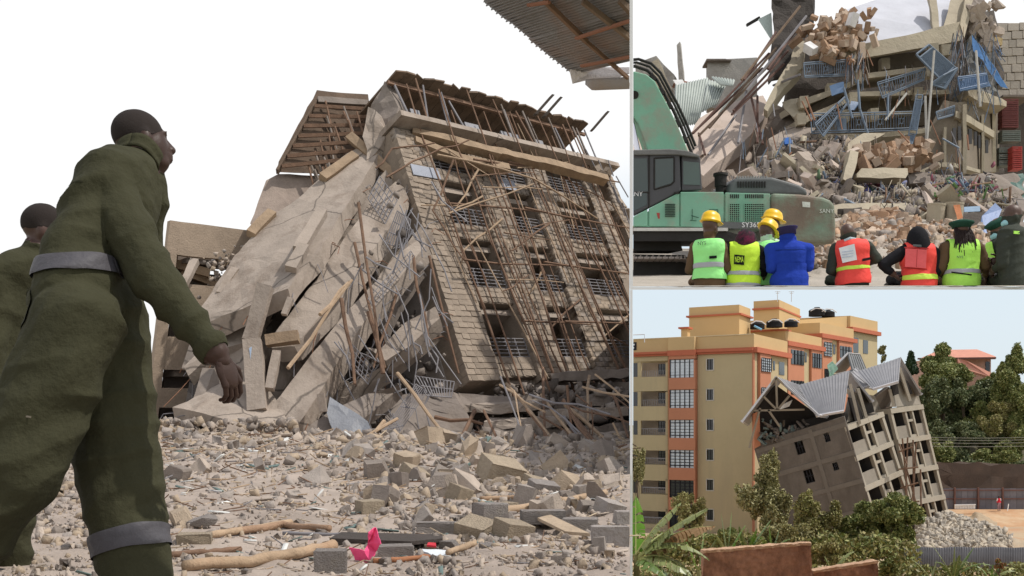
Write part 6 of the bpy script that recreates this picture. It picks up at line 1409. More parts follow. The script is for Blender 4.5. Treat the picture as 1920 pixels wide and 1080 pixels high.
text_mesh('NEMA', 0.05, TRS(P(1386, 487, surf_d(I, 1386, 487, 0.062))-base_of(I['root']), (R(90), 0, 0), (0.78, 2.0, 1)), VY, 'lettering', I['root'], 0.002)
I = official('person in yellow hard hat and lime vest behind, face turned right over the blue officer', 1447, 400, 455, 48, d=14.0, face=(0.3, 0.95, 0), look=(0.95, 0.3, -0.2), top=C_PALE, bottom=C_OLV, pel=530)
v = vest(I, VG, lo=-0.05, hi=0.455, off=0.02); hat(I, 'hard_hat', HATY, HATP, ctr=(0, 0, .06), brim=(0.085, 0.08, 0.09, 0.0))
I = official('person in yellow hard hat bending right in lime vest, beside the blue officer', 1438, 417, 462, 46, d=13.6, face=(0.75, 0.65, 0), look=(0.85, 0.5, -0.35), top=C_PALE, bottom=C_OLV, pel=530, lean=0.2)
v = vest(I, VG, lo=-0.05, hi=0.455, off=0.02); hat(I, 'hard_hat', HATY, HATP, ctr=(0, 0, .06), tilt=-0.2, brim=(0.085, 0.08, 0.09, 0.0)); band(I, v, TAPE, 0.10, 0.15)
I = official('officer in royal blue uniform and dark peaked cap, back to camera', 1480, 423, 460, 66, d=13.1, face=(0.05, 1, 0), top=C_BLU, bottom=C_BLU, skin=SKIN2, arms=dict(elL=(1447, 503, -0.02), wrL=(1466, 506, 0.28), elR=(1516, 500, -0.02), wrR=(1500, 508, 0.28)), headx=-3, bulk=1.08)
hat(I, 'cap', cloth('navy felt', (0.035, 0.03, 0.09)), [(0.09, -0.03), (0.09, 0.015), (0.112, 0.04), (0.11, 0.05), (0.04, 0.058), (0.005, 0.06)], ctr=(0, -.01, .06), brim=(0.08, 0.07, 0.07, -0.01))
shell(I, 'jacket_skirt', C_BLU, (np.isin(I['tag'], ['torso', 'pelvis'])) & (along(I) < 0.2), 0.02)
shell(I, 'yoke_seam', cloth('dark blue seam', (0.01, 0.03, 0.2)), (np.isin(I['tag'], ['torso', 'shoulder'])) & (np.abs(along(I)-0.34) < 0.008), 0.004)
I = official('bald person in coral red vest with white back panel and dark olive sleeves', 1600, 419, 456, 62, face=(0.35, 0.93, 0), look=(0.2, 1, 0), top=C_OLV, bottom=C_DGR, arms=dict(shR=(1627, 464, 0.03), elR=(1644, 486, 0.0), wrR=(1622, 494, 0.3)), headx=-10)
v = vest(I, VR, lo=-0.02, hi=0.455, off=0.022); band(I, v, TAPEY, 0.13, 0.175)
patch(I, 'back_panel', [(1573, 465), (1602, 457), (1607, 487), (1580, 493)], mat('white panel', (0.8, 0.82, 0.86), bump=0.2))
for y in (469, 474, 479): patch(I, 'print_line', [(1579, y+3), (1600, y), (1600, y+1.2), (1579, y+4.2)], mat('pale blue print', (0.5, 0.56, 0.68)), 0.046, 0.003)
patch(I, 'strap', [(1617, 485), (1632, 482), (1632, 487), (1617, 490)], C_BLK)
mb = MB(); mb.tube([P(1583, 452, 13.17), P(1594, 447, 13.15), P(1604, 449, 13.17)], 0.02, 6); mb.build('collar', mat('pale blue collar', (0.45, 0.55, 0.6)), I['root'])
I = official('person in black hood and coral red vest with left hand on hip', 1722, 430, 464, 58, face=(0, 1, 0), top=C_BLK, bottom=C_BLK, arms=dict(shL=(1694, 472, 0), elL=(1655, 497, -0.02), wrL=(1677, 516, 0.02), shR=(1749, 474, 0), elR=(1756, 506, 0), wrR=(1752, 520, 0.12)), headx=-2, bulk=1.02)
v = vest(I, VR, lo=-0.08, hi=0.455, off=0.022); band(I, v, TAPEY, 0.02, 0.07)
hat(I, 'hood', C_BLK, [(0.115, -0.22), (0.125, -0.15), (0.125, -0.05), (0.11, 0.04), (0.08, 0.10), (0.04, 0.135), (0.005, 0.145)], ctr=(0, -.015, .02), sy=1.1)
patch(I, 'back_panel', [(1698, 466), (1738, 468), (1736, 503), (1697, 500)], mat('faded coral panel', (0.85, 0.14, 0.15), bump=0.3), 0.052)
patch(I, 'neck_label', [(1712, 458), (1728, 459), (1728, 463), (1712, 462)], mat('grey black label', (0.08, 0.09, 0.09)), 0.05)
patch(I, 'panel_seam', [(1719.6, 468), (1720.4, 468), (1718.6, 501), (1717.8, 501)], mat('dark red seam', (0.4, 0.03, 0.03)), 0.062, 0.003)
for q in ([(1696, 463), (1741, 465), (1741, 467), (1696, 465)], [(1694, 501), (1738, 504), (1738, 506), (1694, 503)]): patch(I, 'panel_piping', q, mat('dark red seam', (0.4, 0.03, 0.03)), 0.046, 0.004)
I = official('woman in green beret with long dark braids over a yellow green vest, brown sleeves', 1803, 412, 456, 64, face=(0, 1, 0), top=C_BRN, bottom=C_BRN, arms=dict(shL=(1773, 466, 0), elL=(1764, 500, -0.02), wrL=(1768, 518, 0.12), shR=(1833, 466, 0), elR=(1848, 500, -0.02), wrR=(1848, 518, 0.15)), headx=-1, bulk=1.03)
v = vest(I, VL, lo=-0.12, hi=0.455, off=0.022); band(I, v, TAPE, 0.085, 0.135)
hat(I, 'beret', cloth('bottle green felt', (0.02, 0.065, 0.045)), [(0.095, -0.02), (0.10, 0.0), (0.13, 0.025), (0.125, 0.045), (0.06, 0.065), (0.005, 0.07)], ctr=(0, -.01, .06), tilt=0.05)
mb = MB(); rnd = random.Random(8); HC = I['H'][0]
for i in range(46):
    a = rnd.uniform(-0.12, 0.11); p = HC+V3((a*0.8, -0.075+abs(a)*0.35, 0.05)); e = HC+V3((a*1.15+rnd.uniform(-.02, .02), -0.15+rnd.uniform(-.015, .03), -0.26-rnd.uniform(0, 0.12)+abs(a)*0.9))
    mb.tube([p, p.lerp(e, 0.35)+V3((0, -0.035, 0)), p.lerp(e, 0.7)+V3((rnd.uniform(-.01, .01), -0.02, 0)), e], [0.011, 0.012, 0.010, 0.005], 5)
mb.build('braids', mat('dark brown hair', (0.022, 0.012, 0.011), rough=0.7, bump=0.5, bscale=60), I['root'])
vtext(I, 'NYS', 1800, 482, 5, mat('grey print', (0.12, 0.2, 0.12)), dn=0.02)
patch(I, 'vest_strap', [(1784, 509), (1822, 514), (1822, 516.5), (1784, 511.5)], C_BLK)
I = official('person in green beret and blue face mask looking down at papers', 1872, 408, 452, 50, d=14.0, face=(-0.75, 0.2, 0), look=(-0.8, -0.15, -0.35), top=C_OLV, bottom=C_OLV, pel=530, skin=SKIN2)
v = vest(I, VL, lo=-0.1, hi=0.455, off=0.02)
hat(I, 'beret', cloth('bottle green felt', (0.02, 0.065, 0.045)), [(0.095, -0.02), (0.10, 0.0), (0.125, 0.025), (0.12, 0.045), (0.06, 0.065), (0.005, 0.07)], ctr=(0, -.01, .05), tilt=-0.1)
def mask(I, m):
    c, HM = I['H']; s = I['s']; mb = MB(); mb.ell(c+HM @ V3((0, .085, -.062))*s, (0.052*s, 0.042*s, 0.045*s), 12, 8, HM); mb.build('face_mask', m, I['root'], smooth=True)
MASK = mat('pale blue mask', (0.35, 0.62, 0.66), bump=0.2)
mask(I, MASK)
mb = MB(); mb.box(P(1858, 498, 13.55), (0.17, 0.10, 0.012), (0.7, 0.3, 0.2)); o = mb.build('paper_sheaf', mat('pale paper', (0.75, 0.8, 0.7))); tag(o, 'loose pale paper sheaf held out by the masked person in beret', 'paper')
I = official('tall person in dark grey green uniform at the right edge, masked and reaching left', 1898, 383, 428, 60, d=12.98, face=(-0.8, 0.6, 0), look=(-0.85, 0.1, -0.15), top=C_OLV, bottom=C_OLV, skin=SKIN, arms=dict(shL=(1884, 448, -0.1), elL=(1880, 495, -0.12), wrL=(1864, 506, 0.1)), headx=0, bulk=1.12, cxp=2)
mask(I, MASK)
mb = MB(); mb.box(P(1906, 436, 12.78), (0.08, 0.01, 0.035), (0, 0, 0.3)); mb.build('shoulder_flash', VL, I['root'])

for I in FOLK: clip_deck(I)
# ============================================================ BOTTOM RIGHT: painted flats, leaning block, trees and yard in the valley
def on_plane(x, y, O, n, off=0.0):
    """where the view line of pixel x, y meets the plane through O with normal n, moved off along n"""
    r = V3(((x-960)/FPX, 1, (HOR-y)/FPX)); e = V3((0, 0, EYE)); O2 = O+n*off
    return e+r*((O2-e).dot(n)/r.dot(n))
def clipY(o): return cut(o, (0, 0, 0), V3((-1, 0.1137, 0)).normalized())
M_YEL = mat('tan yellow wall paint', (0.49, 0.40, 0.24), var=0.06, scale=0.3, bump=0.08, dirt=(0.43, 0.355, 0.225), dscale=0.35, damt=0.42, streak=0.12)
M_YEL2 = mat('warm yellow parapet paint', (0.58, 0.405, 0.205), var=0.05, scale=0.3, bump=0.08)
M_ORG = mat('orange bay paint', (0.50, 0.215, 0.125), var=0.06, scale=0.4, bump=0.08)
M_RED = mat('red orange cornice paint', (0.48, 0.145, 0.08), var=0.06, bump=0.05)
M_WFR = mat('dark window bars', (0.02, 0.02, 0.025), bump=0)
M_PANE = mat('white curtain behind glass', (0.62, 0.68, 0.74), var=0.10, scale=1.5, rough=0.15, bump=0, spec=0.6)
M_DKW = glass('dark window glass', (0.02, 0.024, 0.03), 0.1)
AP = thing('apartment_building', 'tan and orange painted apartment building with flat roof and rooftop water tanks', 'building', P(1413, 988, 104))
C0 = P(1413, 988, 104); C0.z = -10.4
LD = V3((-0.85, 0.527, 0)).normalized(); RD = V3((0.45, 0.893, 0)).normalized()
LN = V3((-LD.y, LD.x, 0)); LN = LN if LN.y < 0 else -LN
RN = V3((RD.y, -RD.x, 0))
def lp(x, y, off=0.0): return on_plane(x, y, C0, LN, off)
def lrect(mb, x0, y0, x1, y1, o0, o1, mi=0):
    """box on the left facade that covers the pixel rectangle, from offset o0 to o1"""
    a, b = lp(x0, y1), lp(x1, y1); c = lp((x0+x1)/2, y0); zz = c.z-a.z
    b = V3((b.x, b.y, a.z)); mb.obox(a+LN*o0, b-a, V3((0, 0, zz)), LN*(o1-o0), mi); return mb
def wpart(name, rects, m, par=AP, clip=True, bevel=None):
    mb = MB()
    for r in rects: lrect(mb, *r)
    o = mb.build(name, m, par); 
    if clip: clipY(o)
    return o
# walls with real openings: strips between the balcony holes
rows_a = [693, 748, 802, 857, 912, 968]      # centres of the balcony openings
XL = 1150
wall = []
prev = 655
for y in rows_a:
    wall.append((XL, prev, 1257, y-13.5, -0.3, 0)); wall.append((1195.5, y-13.5, 1201.5, y+14, -0.3, 0)); wall.append((1248, y-13.5, 1257, y+14, -0.3, 0)); prev = y+14
wall.append((XL, prev, 1257, 1010, -0.3, 0))
wpart('wall', wall, M_YEL)
ysm = [683.5, 740, 796.5, 852.5, 909, 965]
wall = [(1308, 655, 1325, 1010, -0.3, 0), (1337.5, 655, 1411, 1010, -0.3, 0)]; prev = 655
for y in ysm: wall.append((1325, prev, 1337.5, y-10, -0.3, 0)); prev = y+10
wall.append((1325, prev, 1337.5, 1010, -0.3, 0)); wpart('wall', wall, M_YEL)
for i, y in enumerate(rows_a):
    wpart('balcony_back', [(1140, y-14, 1258, y+15, -1.9, -1.75)], mat('balcony inner wall', (0.36, 0.29, 0.23), var=0.1))
    w = wpart('window', [(1222, y-12, 1247, y+8, -1.74, -1.70)], M_DKW); 
    wpart('window_bar', [(1222+k*5, y-12, 1222.7+k*5, y+8, -1.69, -1.66) for k in range(6)]+[(1222, y-4, 1247, y-3.4, -1.69, -1.66)], M_WFR, w)
    wpart('balcony_railing', [(1202+k*3.4, y+2, 1202.6+k*3.4, y+13.5, -0.2, -0.16) for k in range(14)]+[(1201, y+1.4, 1248, y+2.3, -0.2, -0.15)], mat('grey balcony bars', (0.28, 0.27, 0.28)))
    wpart('window', [(1180, y-13, 1195.5, y+13, -0.9, -0.8)], M_DKW)
    wpart('balcony_floor', [(1150, y+13.5, 1257, y+15, -1.8, -0.3)], M_YEL)
for i, y in enumerate(ysm):
    f = wpart('window', [(1325.5, y-10, 1337.5, y+10, -0.2, -0.14)], M_DKW)
    wpart('window_frame', [(1324, y-11.2, 1325.5, y+11.2, 0, 0.05), (1337.5, y-11.2, 1339, y+11.2, 0, 0.05), (1324, y+10, 1339, y+11.5, 0, 0.05), (1324, y-11.2, 1339, y-10, 0, 0.05)], mat('pale window trim', (0.55, 0.52, 0.46)), f)
    wpart('window_bar', [(1331.2, y-10, 1331.8, y+10, -0.12, -0.09)], M_WFR, f)
# orange bay with barred windows
ybay = [691.5, 748, 804, 860, 916, 972]; prev = 662
for i, y in enumerate(ybay):
    wpart('bay_panel', [(1257.5, prev, 1307.5, y-17, -0.2, 0.55)], M_ORG); prev = y+17
    f = wpart('bay_window', [(1259, y-17, 1304, y+17, 0.30, 0.36)], M_PANE if i < 4 else M_DKW)
    wpart('window_bar', [(1259+k*9, y-17, 1260.4+k*9, y+17, 0.38, 0.43) for k in range(6)]+[(1259, y-17+k*5.8, 1304, y-16.3+k*5.8, 0.37, 0.40) for k in range(6)]+[(1259, y-12, 1304, y-10.8, 0.38, 0.43), (1259, y+11.5, 1304, y+12.7, 0.38, 0.43)], M_WFR, f)
    wpart('bay_side', [(1304.5, y-17, 1307.5, y+17, -0.2, 0.55)], M_ORG); wpart('bay_side', [(1257.5, y-17, 1258.8, y+17, -0.2, 0.55)], M_ORG)
wpart('bay_panel', [(1257.5, prev, 1307.5, 1012, -0.2, 0.55)], M_ORG)
wpart('corner_pilaster', [(1411, 655, 1413.5, 1010, -0.3, 0.12)], M_ORG)
wpart('downpipe', [(1252.5, 660, 1254, 1000, 0.02, 0.12)], mat('tan downpipe', (0.36, 0.24, 0.13)))
def lband(name, y, h, m, o1, x0=XL, x1=1414):
    """horizontal band on the left face: starts from its height at the corner"""
    a = lp(1413, y); b = lp(1413, y+h); mb = MB(); p = lp(x0, 700); 
    q = lp(x1, 700); mb.obox(V3((p.x, p.y, b.z))-LN*0.3, V3((q.x-p.x, q.y-p.y, 0)), V3((0, 0, a.z-b.z)), LN*(o1+0.3)); return clipY(mb.build(name, m, AP))
lband('cornice', 653, 4.5, M_RED, 0.45); lband('cornice', 657.5, 4, M_RED, 0.25); lband('parapet', 627, 26, M_YEL2, 0.05); lband('coping', 625.6, 1.4, mat('pale coping', (0.66, 0.55, 0.36)), 0.12)
wpart('parapet_bay', [(1257, 633, 1306, 660, 0.05, 0.6)], M_YEL2); wpart('parapet_bay', [(1256, 657, 1308, 668, 0.05, 0.66)], M_RED)
# body behind the left face and roof deck
def plan(name, pts, z0, z1, m, par=AP):
    mb = MB(); mb.prism([V3((p.x, p.y, z0)) for p in pts], (0, 0, z1-z0)); return clipY(mb.build(name, m, par))
zt = P(1413, 640, 104).z
A0 = lp(XL, 800, -2.0); A1 = lp(1412, 800, -0.31)
plan('core', [A0, lp(1410, 800, -2.0), C0+RD*9-RN*0.6, lp(XL, 800, -11)], -10.4, zt-0.2, mat('tan inner core', (0.45, 0.36, 0.2)))
# the right hand side: four blocks stepping back
def rblock(px0, d0, px1, d1, yt, yc, yb, dep, win, wallm=M_YEL, bay=None):
    """block whose sunlit face runs from (px0, d0) to (px1, d1); yt parapet top, yc cornice, at its near corner"""
    a = P(px0, 800, d0); b = P(px1, 800, d1); t = V3((b.x-a.x, b.y-a.y, 0)); ln = t.length; t.normalize(); n = V3((t.y, -t.x, 0)); 
    z = lambda y: EYE+(HOR-y)/FPX*d0
    L2 = LD*dep
    mb = MB(); mb.prism([V3((p.x, p.y, -10.4)) for p in (a, b, b+L2, a+L2+t*2.2, a+LD*0.3+t*2.2, a+LD*0.3)], (0, 0, z(yc)+10.4)); clipY(mb.build('wall', wallm, AP))
    mb = MB(); mb.prism([V3((p.x, p.y, z(yc)+0.005)) for p in (a-t*0.05+n*0.04, b+n*0.04, b+L2, a+L2-t*0.05)], (0, 0, z(yt)-z(yc))); clipY(mb.build('parapet', M_YEL2, AP))
    mb = MB(); mb.prism([V3((p.x, p.y, z(yc)-0.45)) for p in (a-t*0.3+n*0.45, b+t*0.3+n*0.45, b+t*0.3+L2, a-t*0.3+L2)], (0, 0, 0.5)); clipY(mb.build('cornice', M_RED, AP))
    def rr(nm, x0, y0, x1, y1, o0, o1, m, par=AP):
        p, q = on_plane(x0, y1, a, n), on_plane(x1, y1, a, n); zt_ = on_plane((x0+x1)/2, y0, a, n).z; zb = on_plane((x0+x1)/2, y1, a, n).z
        m_ = MB(); m_.obox(V3((p.x, p.y, zb))+n*o0, V3((q.x-p.x, q.y-p.y, 0)), V3((0, 0, zt_-zb)), n*(o1-o0)); return clipY(m_.build(nm, m, par))
    for w in win:
        kind, x0, y0, x1, y1 = w
        if kind == 'o': rr('bay_panel', x0, y0, x1, y1, 0.01, 0.30, M_ORG)
        elif kind == 'w':
            f = rr('window', x0, y0, x1, y1, 0.31, 0.36, M_DKW)
            for k in range(1, 4): rr('window_bar', x0+(x1-x0)*k/4-0.25, y0, x0+(x1-x0)*k/4+0.25, y1, 0.37, 0.42, M_WFR, f)
            rr('window_bar', x0, y0+(y1-y0)*0.3, x1, y0+(y1-y0)*0.3+0.8, 0.37, 0.42, M_WFR, f)
        elif kind == 'd': rr('window', x0, y0, x1, y1, 0.01, 0.05, M_DKW)
        elif kind == 'p':
            f = rr('bay_window', x0, y0, x1, y1, 0.31, 0.36, M_PANE)
            for k in range(0, 6): rr('window_bar', x0+(x1-x0)*k/5-0.3, y0, x0+(x1-x0)*k/5+0.3, y1, 0.37, 0.42, M_WFR, f)
            for k in range(0, 6): rr('window_bar', x0, y0+(y1-y0)*k/5-0.3, x1, y0+(y1-y0)*k/5+0.3, 0.37, 0.42, M_WFR, f)
        elif kind == 'y': rr('pilaster', x0, y0, x1, y1, 0.01, 0.25, M_YEL2)
rblock(1413.5, 104.1, 1476, 114, 626, 652, 0, 8, [('o', 1420, 656, 1440, 800), ('p', 1421.5, 672, 1439.5, 697), ('p', 1421.5, 727, 1439.5, 748), ('d', 1449, 677, 1452.5, 694), ('d', 1460, 679, 1470, 703), ('d', 1441.5, 675, 1443.5, 692), ('d', 1449, 730, 1452.5, 745)])
rblock(1472.5, 115, 1540, 125, 620, 640, 0, 9, [('o', 1473, 642, 1503, 800), ('w', 1478, 657, 1502, 684), ('d', 1508.5, 661, 1512, 679), ('o', 1517, 648, 1536, 800), ('w', 1518, 663, 1535, 690), ('w', 1478, 714, 1502, 740)])
rblock(1537, 126, 1600, 135, 605, 626, 0, 9, [('o', 1537.5, 628, 1556, 800), ('p', 1540, 642, 1554, 668), ('d', 1562, 646, 1566, 664), ('o', 1569, 634, 1595, 800), ('w', 1570, 650, 1592, 672), ('w', 1541, 692, 1553, 712)])
rblock(1594, 136, 1645, 144, 592, 614, 0, 16, [('d', 1597.5, 633, 1609, 661), ('d', 1618, 638, 1627, 663), ('d', 1605, 683, 1613, 700)])
# penthouses, roof walls
def pent(px0, pxc, px1, d, yt, yc, yb, label=None):
    c = P(pxc, yb, d); a = on_plane(px0, yb, c, LN); b = c+RD*((px1-pxc)/FPX*d/abs(RD.x-(px1-960)/FPX*RD.y))
    e = a+(b-c); zz = lambda y: EYE+(HOR-y)/FPX*d
    for nm, y0, y1, gr, m in (('penthouse', yb, yt, 0.0, M_YEL2), ('cornice', yc+3.2, yc, 0.35, M_RED)):
        pts = [V3((p.x, p.y, zz(y0))) for p in (a, c, b, e)]; ctr = (pts[0]+pts[2])/2
        pts = [p+(p-ctr).normalized()*gr for p in pts]; mb = MB(); mb.prism(pts, (0, 0, zz(y1)-zz(y0))); clipY(mb.build(nm, m, AP))
pent(1292, 1386, 1407, 111, 571, 587, 640); pent(1277, 1289, 1294, 110, 615, 613, 640)
pent(1413, 1461, 1500, 124, 562, 576, 620); pent(1408, 1470, 1478, 115, 616, 617, 640)
mb = MB(); mb.prism([P(1498, 600, 128), P(1588, 593, 136), P(1560, 600, 150), P(1480, 604, 140)], (0, 0, -2.0)); mb.build('roof_parapet', M_YEL2, AP)
for x, y0, d in ((1458, 546, 124), (1484, 546, 126)):
    mb = MB(); mb.tube([P(x, y0, d), P(x, 566, d)], 0.04, 5); mb.beam(P(x-5, y0+1, d), P(x+5, y0+1, d), 0.05, 0.05); mb.beam(P(x-3, y0+4, d), P(x+3, y0+4, d), 0.05, 0.05); o = mb.build('antenna', mat('pale aluminium', (0.6, 0.6, 0.62))); tag(o, 'thin rooftop aerial mast, the %s of two on the higher penthouse' % ('left' if x < 1470 else 'right'), 'antenna')
mb = MB(); mb.tube([P(1180, 628, 108), P(1208.5, 627, 108), P(1208.5, 642, 108)], 0.05, 6); clipY(mb.build('roof_pipe', mat('white pipe', (0.6, 0.6, 0.62)), AP))
mb = MB(); lrect(mb, 1180, 642, 1194, 657, 0.06, 0.12); clipY(mb.build('sign_board', M_WFR, AP))
mb = MB(); lrect(mb, 1184, 645, 1191, 648, 0.13, 0.14); clipY(mb.build('sign_stripe', M_WHITE, AP)); mb = MB(); lrect(mb, 1184, 651, 1190, 654, 0.13, 0.14); clipY(mb.build('sign_stripe', M_WHITE, AP))
for x, y, d, s, lab in ((1420, 617, 114, .8, 'black rooftop water tank at the left beside the blue pipe'), (1452, 614, 114.5, .9, 'black rooftop water tank lying in the middle below the higher penthouse'), (1483, 613, 115, .75, 'black rooftop water tank nearest the orange bays'), (1532, 593, 137, 1.1, 'black rooftop water tank on the far roof, left of a pair'), (1553, 594, 137, .85, 'smaller black rooftop water tank on the far roof, right of a pair')):
    mb = MB(); r_ = 0.95*s; mb.lathe([(r_, 0), (r_*1.02, 0.1), (r_, 0.15), (r_, 0.55*s), (r_*1.03, 0.6*s), (r_*0.9, 0.75*s), (r_*0.35, 0.95*s), (r_*0.33, 1.05*s), (0.05, 1.07*s)], P(x, y, d), 20); tag(mb.build('water_tank', mat('black plastic tank', (0.02, 0.02, 0.022), rough=0.75, spec=0.1, bump=0)), lab, 'water tank', 'rooftop water tanks')
    mb = MB(); mb.tube([P(x-12, y-10, d-1), P(x-3, y-15, d-1), P(x+8, y-14, d-1), P(x+16, y-8, d-1)], 0.06, 6); o = mb.build('tank_pipe', mat('white pipe', (0.6, 0.6, 0.62))); tag(o, 'thin pale pipe bent over ' + lab[6:].split(' on ')[0].split(' at the')[0].split(' lying')[0].split(' nearest')[0]+(' left', ' middle', ' right', ' far left', ' far right')[[1420, 1452, 1483, 1532, 1553].index(x)], 'pipe')
mb = MB(); mb.tube([P(1414, 611, 113), P(1428, 618, 113)], 0.12, 8); tag(mb.build('blue_pipe', mat('light blue pipe', (0.2, 0.42, 0.62))), 'short light blue pipe lying by the left water tank', 'pipe')

# ------------------------------------------------------------ the leaning block
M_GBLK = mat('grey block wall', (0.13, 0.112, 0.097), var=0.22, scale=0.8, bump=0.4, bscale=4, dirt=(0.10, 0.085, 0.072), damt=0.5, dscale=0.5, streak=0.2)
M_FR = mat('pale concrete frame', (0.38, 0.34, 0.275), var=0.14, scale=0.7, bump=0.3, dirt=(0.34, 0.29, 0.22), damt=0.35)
M_FILL = mat('grey infill blocks', (0.27, 0.24, 0.20), var=0.14, scale=0.9, bump=0.4, bscale=3)
M_ROOF = mat('grey metal roofing', (0.37, 0.365, 0.375), var=0.10, rough=0.55, bump=0.05, metal=0.15)
LB = thing('leaning_building', 'unfinished grey block of flats tilted heavily, with steep grey metal gable roofs', 'building', P(1560, 1000, 92))
class Fr:
    def __init__(s, TL, TR, BL):
        s.O = P(*BL); TLp, TRp = P(*TL), P(*TR); s.U = TRp-TLp; s.V = TLp-s.O; s.lu, s.lv = s.U.length, s.V.length; s.N = s.U.cross(s.V).normalized()
        if s.N.y > 0: s.N = -s.N
    def q(s, u, v, w=0.0): return s.O+s.U*u+s.V*v+s.N*w
    def box(s, mb, u0, u1, v0, v1, w0, w1, mi=0): return mb.obox(s.q(u0, v0, w0), s.U*(u1-u0), s.V*(v1-v0), s.N*(w1-w0), mi)
    def uv(s, x, y):
        r = V3(((x-960)/FPX, 1, (HOR-y)/FPX)); M = Matrix((s.U, s.V, -r)).transposed(); k = M.inverted() @ (V3((0, 0, EYE))-s.O); return k.x, k.y
def part(fr, name, rects, m, par=LB):
    mb = MB()
    for r in rects: fr.box(mb, *r)
    return mb.build(name, m, par)
# left wall (in shade) with its four window holes
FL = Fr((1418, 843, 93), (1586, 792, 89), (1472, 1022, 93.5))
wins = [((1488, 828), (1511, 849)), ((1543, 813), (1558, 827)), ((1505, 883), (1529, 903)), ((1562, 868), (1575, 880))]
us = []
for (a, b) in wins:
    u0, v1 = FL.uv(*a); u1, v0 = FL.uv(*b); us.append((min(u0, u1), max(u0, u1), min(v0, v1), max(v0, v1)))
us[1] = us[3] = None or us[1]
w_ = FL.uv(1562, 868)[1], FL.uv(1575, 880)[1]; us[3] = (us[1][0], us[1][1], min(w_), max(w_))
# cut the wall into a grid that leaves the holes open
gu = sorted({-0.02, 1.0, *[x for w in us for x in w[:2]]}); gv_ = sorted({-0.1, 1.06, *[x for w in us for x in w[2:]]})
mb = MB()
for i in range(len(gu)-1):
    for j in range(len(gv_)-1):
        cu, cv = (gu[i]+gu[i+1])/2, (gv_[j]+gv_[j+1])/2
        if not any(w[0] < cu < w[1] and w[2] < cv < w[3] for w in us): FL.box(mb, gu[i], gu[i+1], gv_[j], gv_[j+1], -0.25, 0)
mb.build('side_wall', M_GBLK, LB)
for w in us: 
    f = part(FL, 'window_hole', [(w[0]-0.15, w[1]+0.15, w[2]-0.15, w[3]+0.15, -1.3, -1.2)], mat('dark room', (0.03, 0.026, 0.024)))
    part(FL, 'window_bar', [(w[0]+(w[1]-w[0])*k/3-0.004, w[0]+(w[1]-w[0])*k/3+0.004, w[2], w[3], -0.15, -0.1) for k in (1, 2)]+[(w[0], w[1], (w[2]+w[3])/2-0.004, (w[2]+w[3])/2+0.004, -0.15, -0.1)], M_WFR, f)
# block courses as slightly proud bands and floor edges
M_GBAND = mat('grey cast band', (0.155, 0.136, 0.117), var=0.15, scale=1, bump=0.3)
for v in (0.98, 0.70, 0.42, 0.14): part(FL, 'floor_band', [(0, 1, v-0.02, v+0.025, 0.0, 0.05)], M_GBAND)
part(FL, 'pilaster', [(0.60, 0.64, -0.1, 1.04, 0, 0.06)], M_GBAND)
# facade with its grid of openings
M_DIM = mat('dim room wall', (0.06, 0.056, 0.055), var=0.25)  # shade inside the rooms is put into this wall colour
def facade(fr, nst, us_, nm, base=0.0, top=1.0):
    """nst storeys of slab band, two wide openings, a narrow middle column"""
    a, b, c, d, e, f = us_
    h = (top-base)/nst
    for k in range(nst):
        v1 = top-k*h; v0 = v1-h
        part(fr, 'floor_slab', [(-0.02, 1.02, v1-0.16*h, v1, -2.7, 0.12)], M_FR)
        part(fr, 'infill_panel', [(a, b, v0, v0+0.40*h, -0.30, -0.08)], M_FILL); part(fr, 'infill_panel', [(e, f, v0, v0+0.40*h, -0.35, -0.12)], M_FILL)
        part(fr, 'window_strip', [(c, d, v0+0.50*h, v0+0.58*h, -0.4, -0.02)], M_FR); part(fr, 'window_strip', [(c, d, v0, v0+0.08*h, -0.4, -0.02)], M_FR)
        for s, t in ((-0.02, a), (b, c), (d, e), (f, 1.02)): part(fr, 'post', [(s, t, v0, v1-0.16*h, -0.3, 0.04)], M_FR)
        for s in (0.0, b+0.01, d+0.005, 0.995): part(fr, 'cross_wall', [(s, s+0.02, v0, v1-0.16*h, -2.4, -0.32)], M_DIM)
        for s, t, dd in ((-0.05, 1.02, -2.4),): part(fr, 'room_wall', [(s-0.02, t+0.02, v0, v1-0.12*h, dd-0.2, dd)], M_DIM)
F1 = Fr((1583, 797, 89.2), (1652, 770, 92.2), (1640, 972, 89.6)); facade(F1, 3, (0.05, 0.42, 0.47, 0.62, 0.67, 0.96), 'f1', base=0.02, top=0.985)
F2 = Fr((1668, 764, 93), (1727, 756, 95.2), (1722, 985, 93.6)); facade(F2, 4, (0.05, 0.42, 0.47, 0.64, 0.68, 0.96), 'f2', base=-0.05, top=0.99)
part(F1, 'floor_slab', [(-0.02, 1.02, -0.06, 0.0, -0.9, 0.1)], M_FR); part(F1, 'infill_panel', [(0.3, 0.98, -0.24, -0.07, -0.5, -0.2)], M_FILL)
part(F2, 'infill_panel', [(0.05, 0.95, -0.2, -0.06, -0.6, -0.3)], M_FILL)
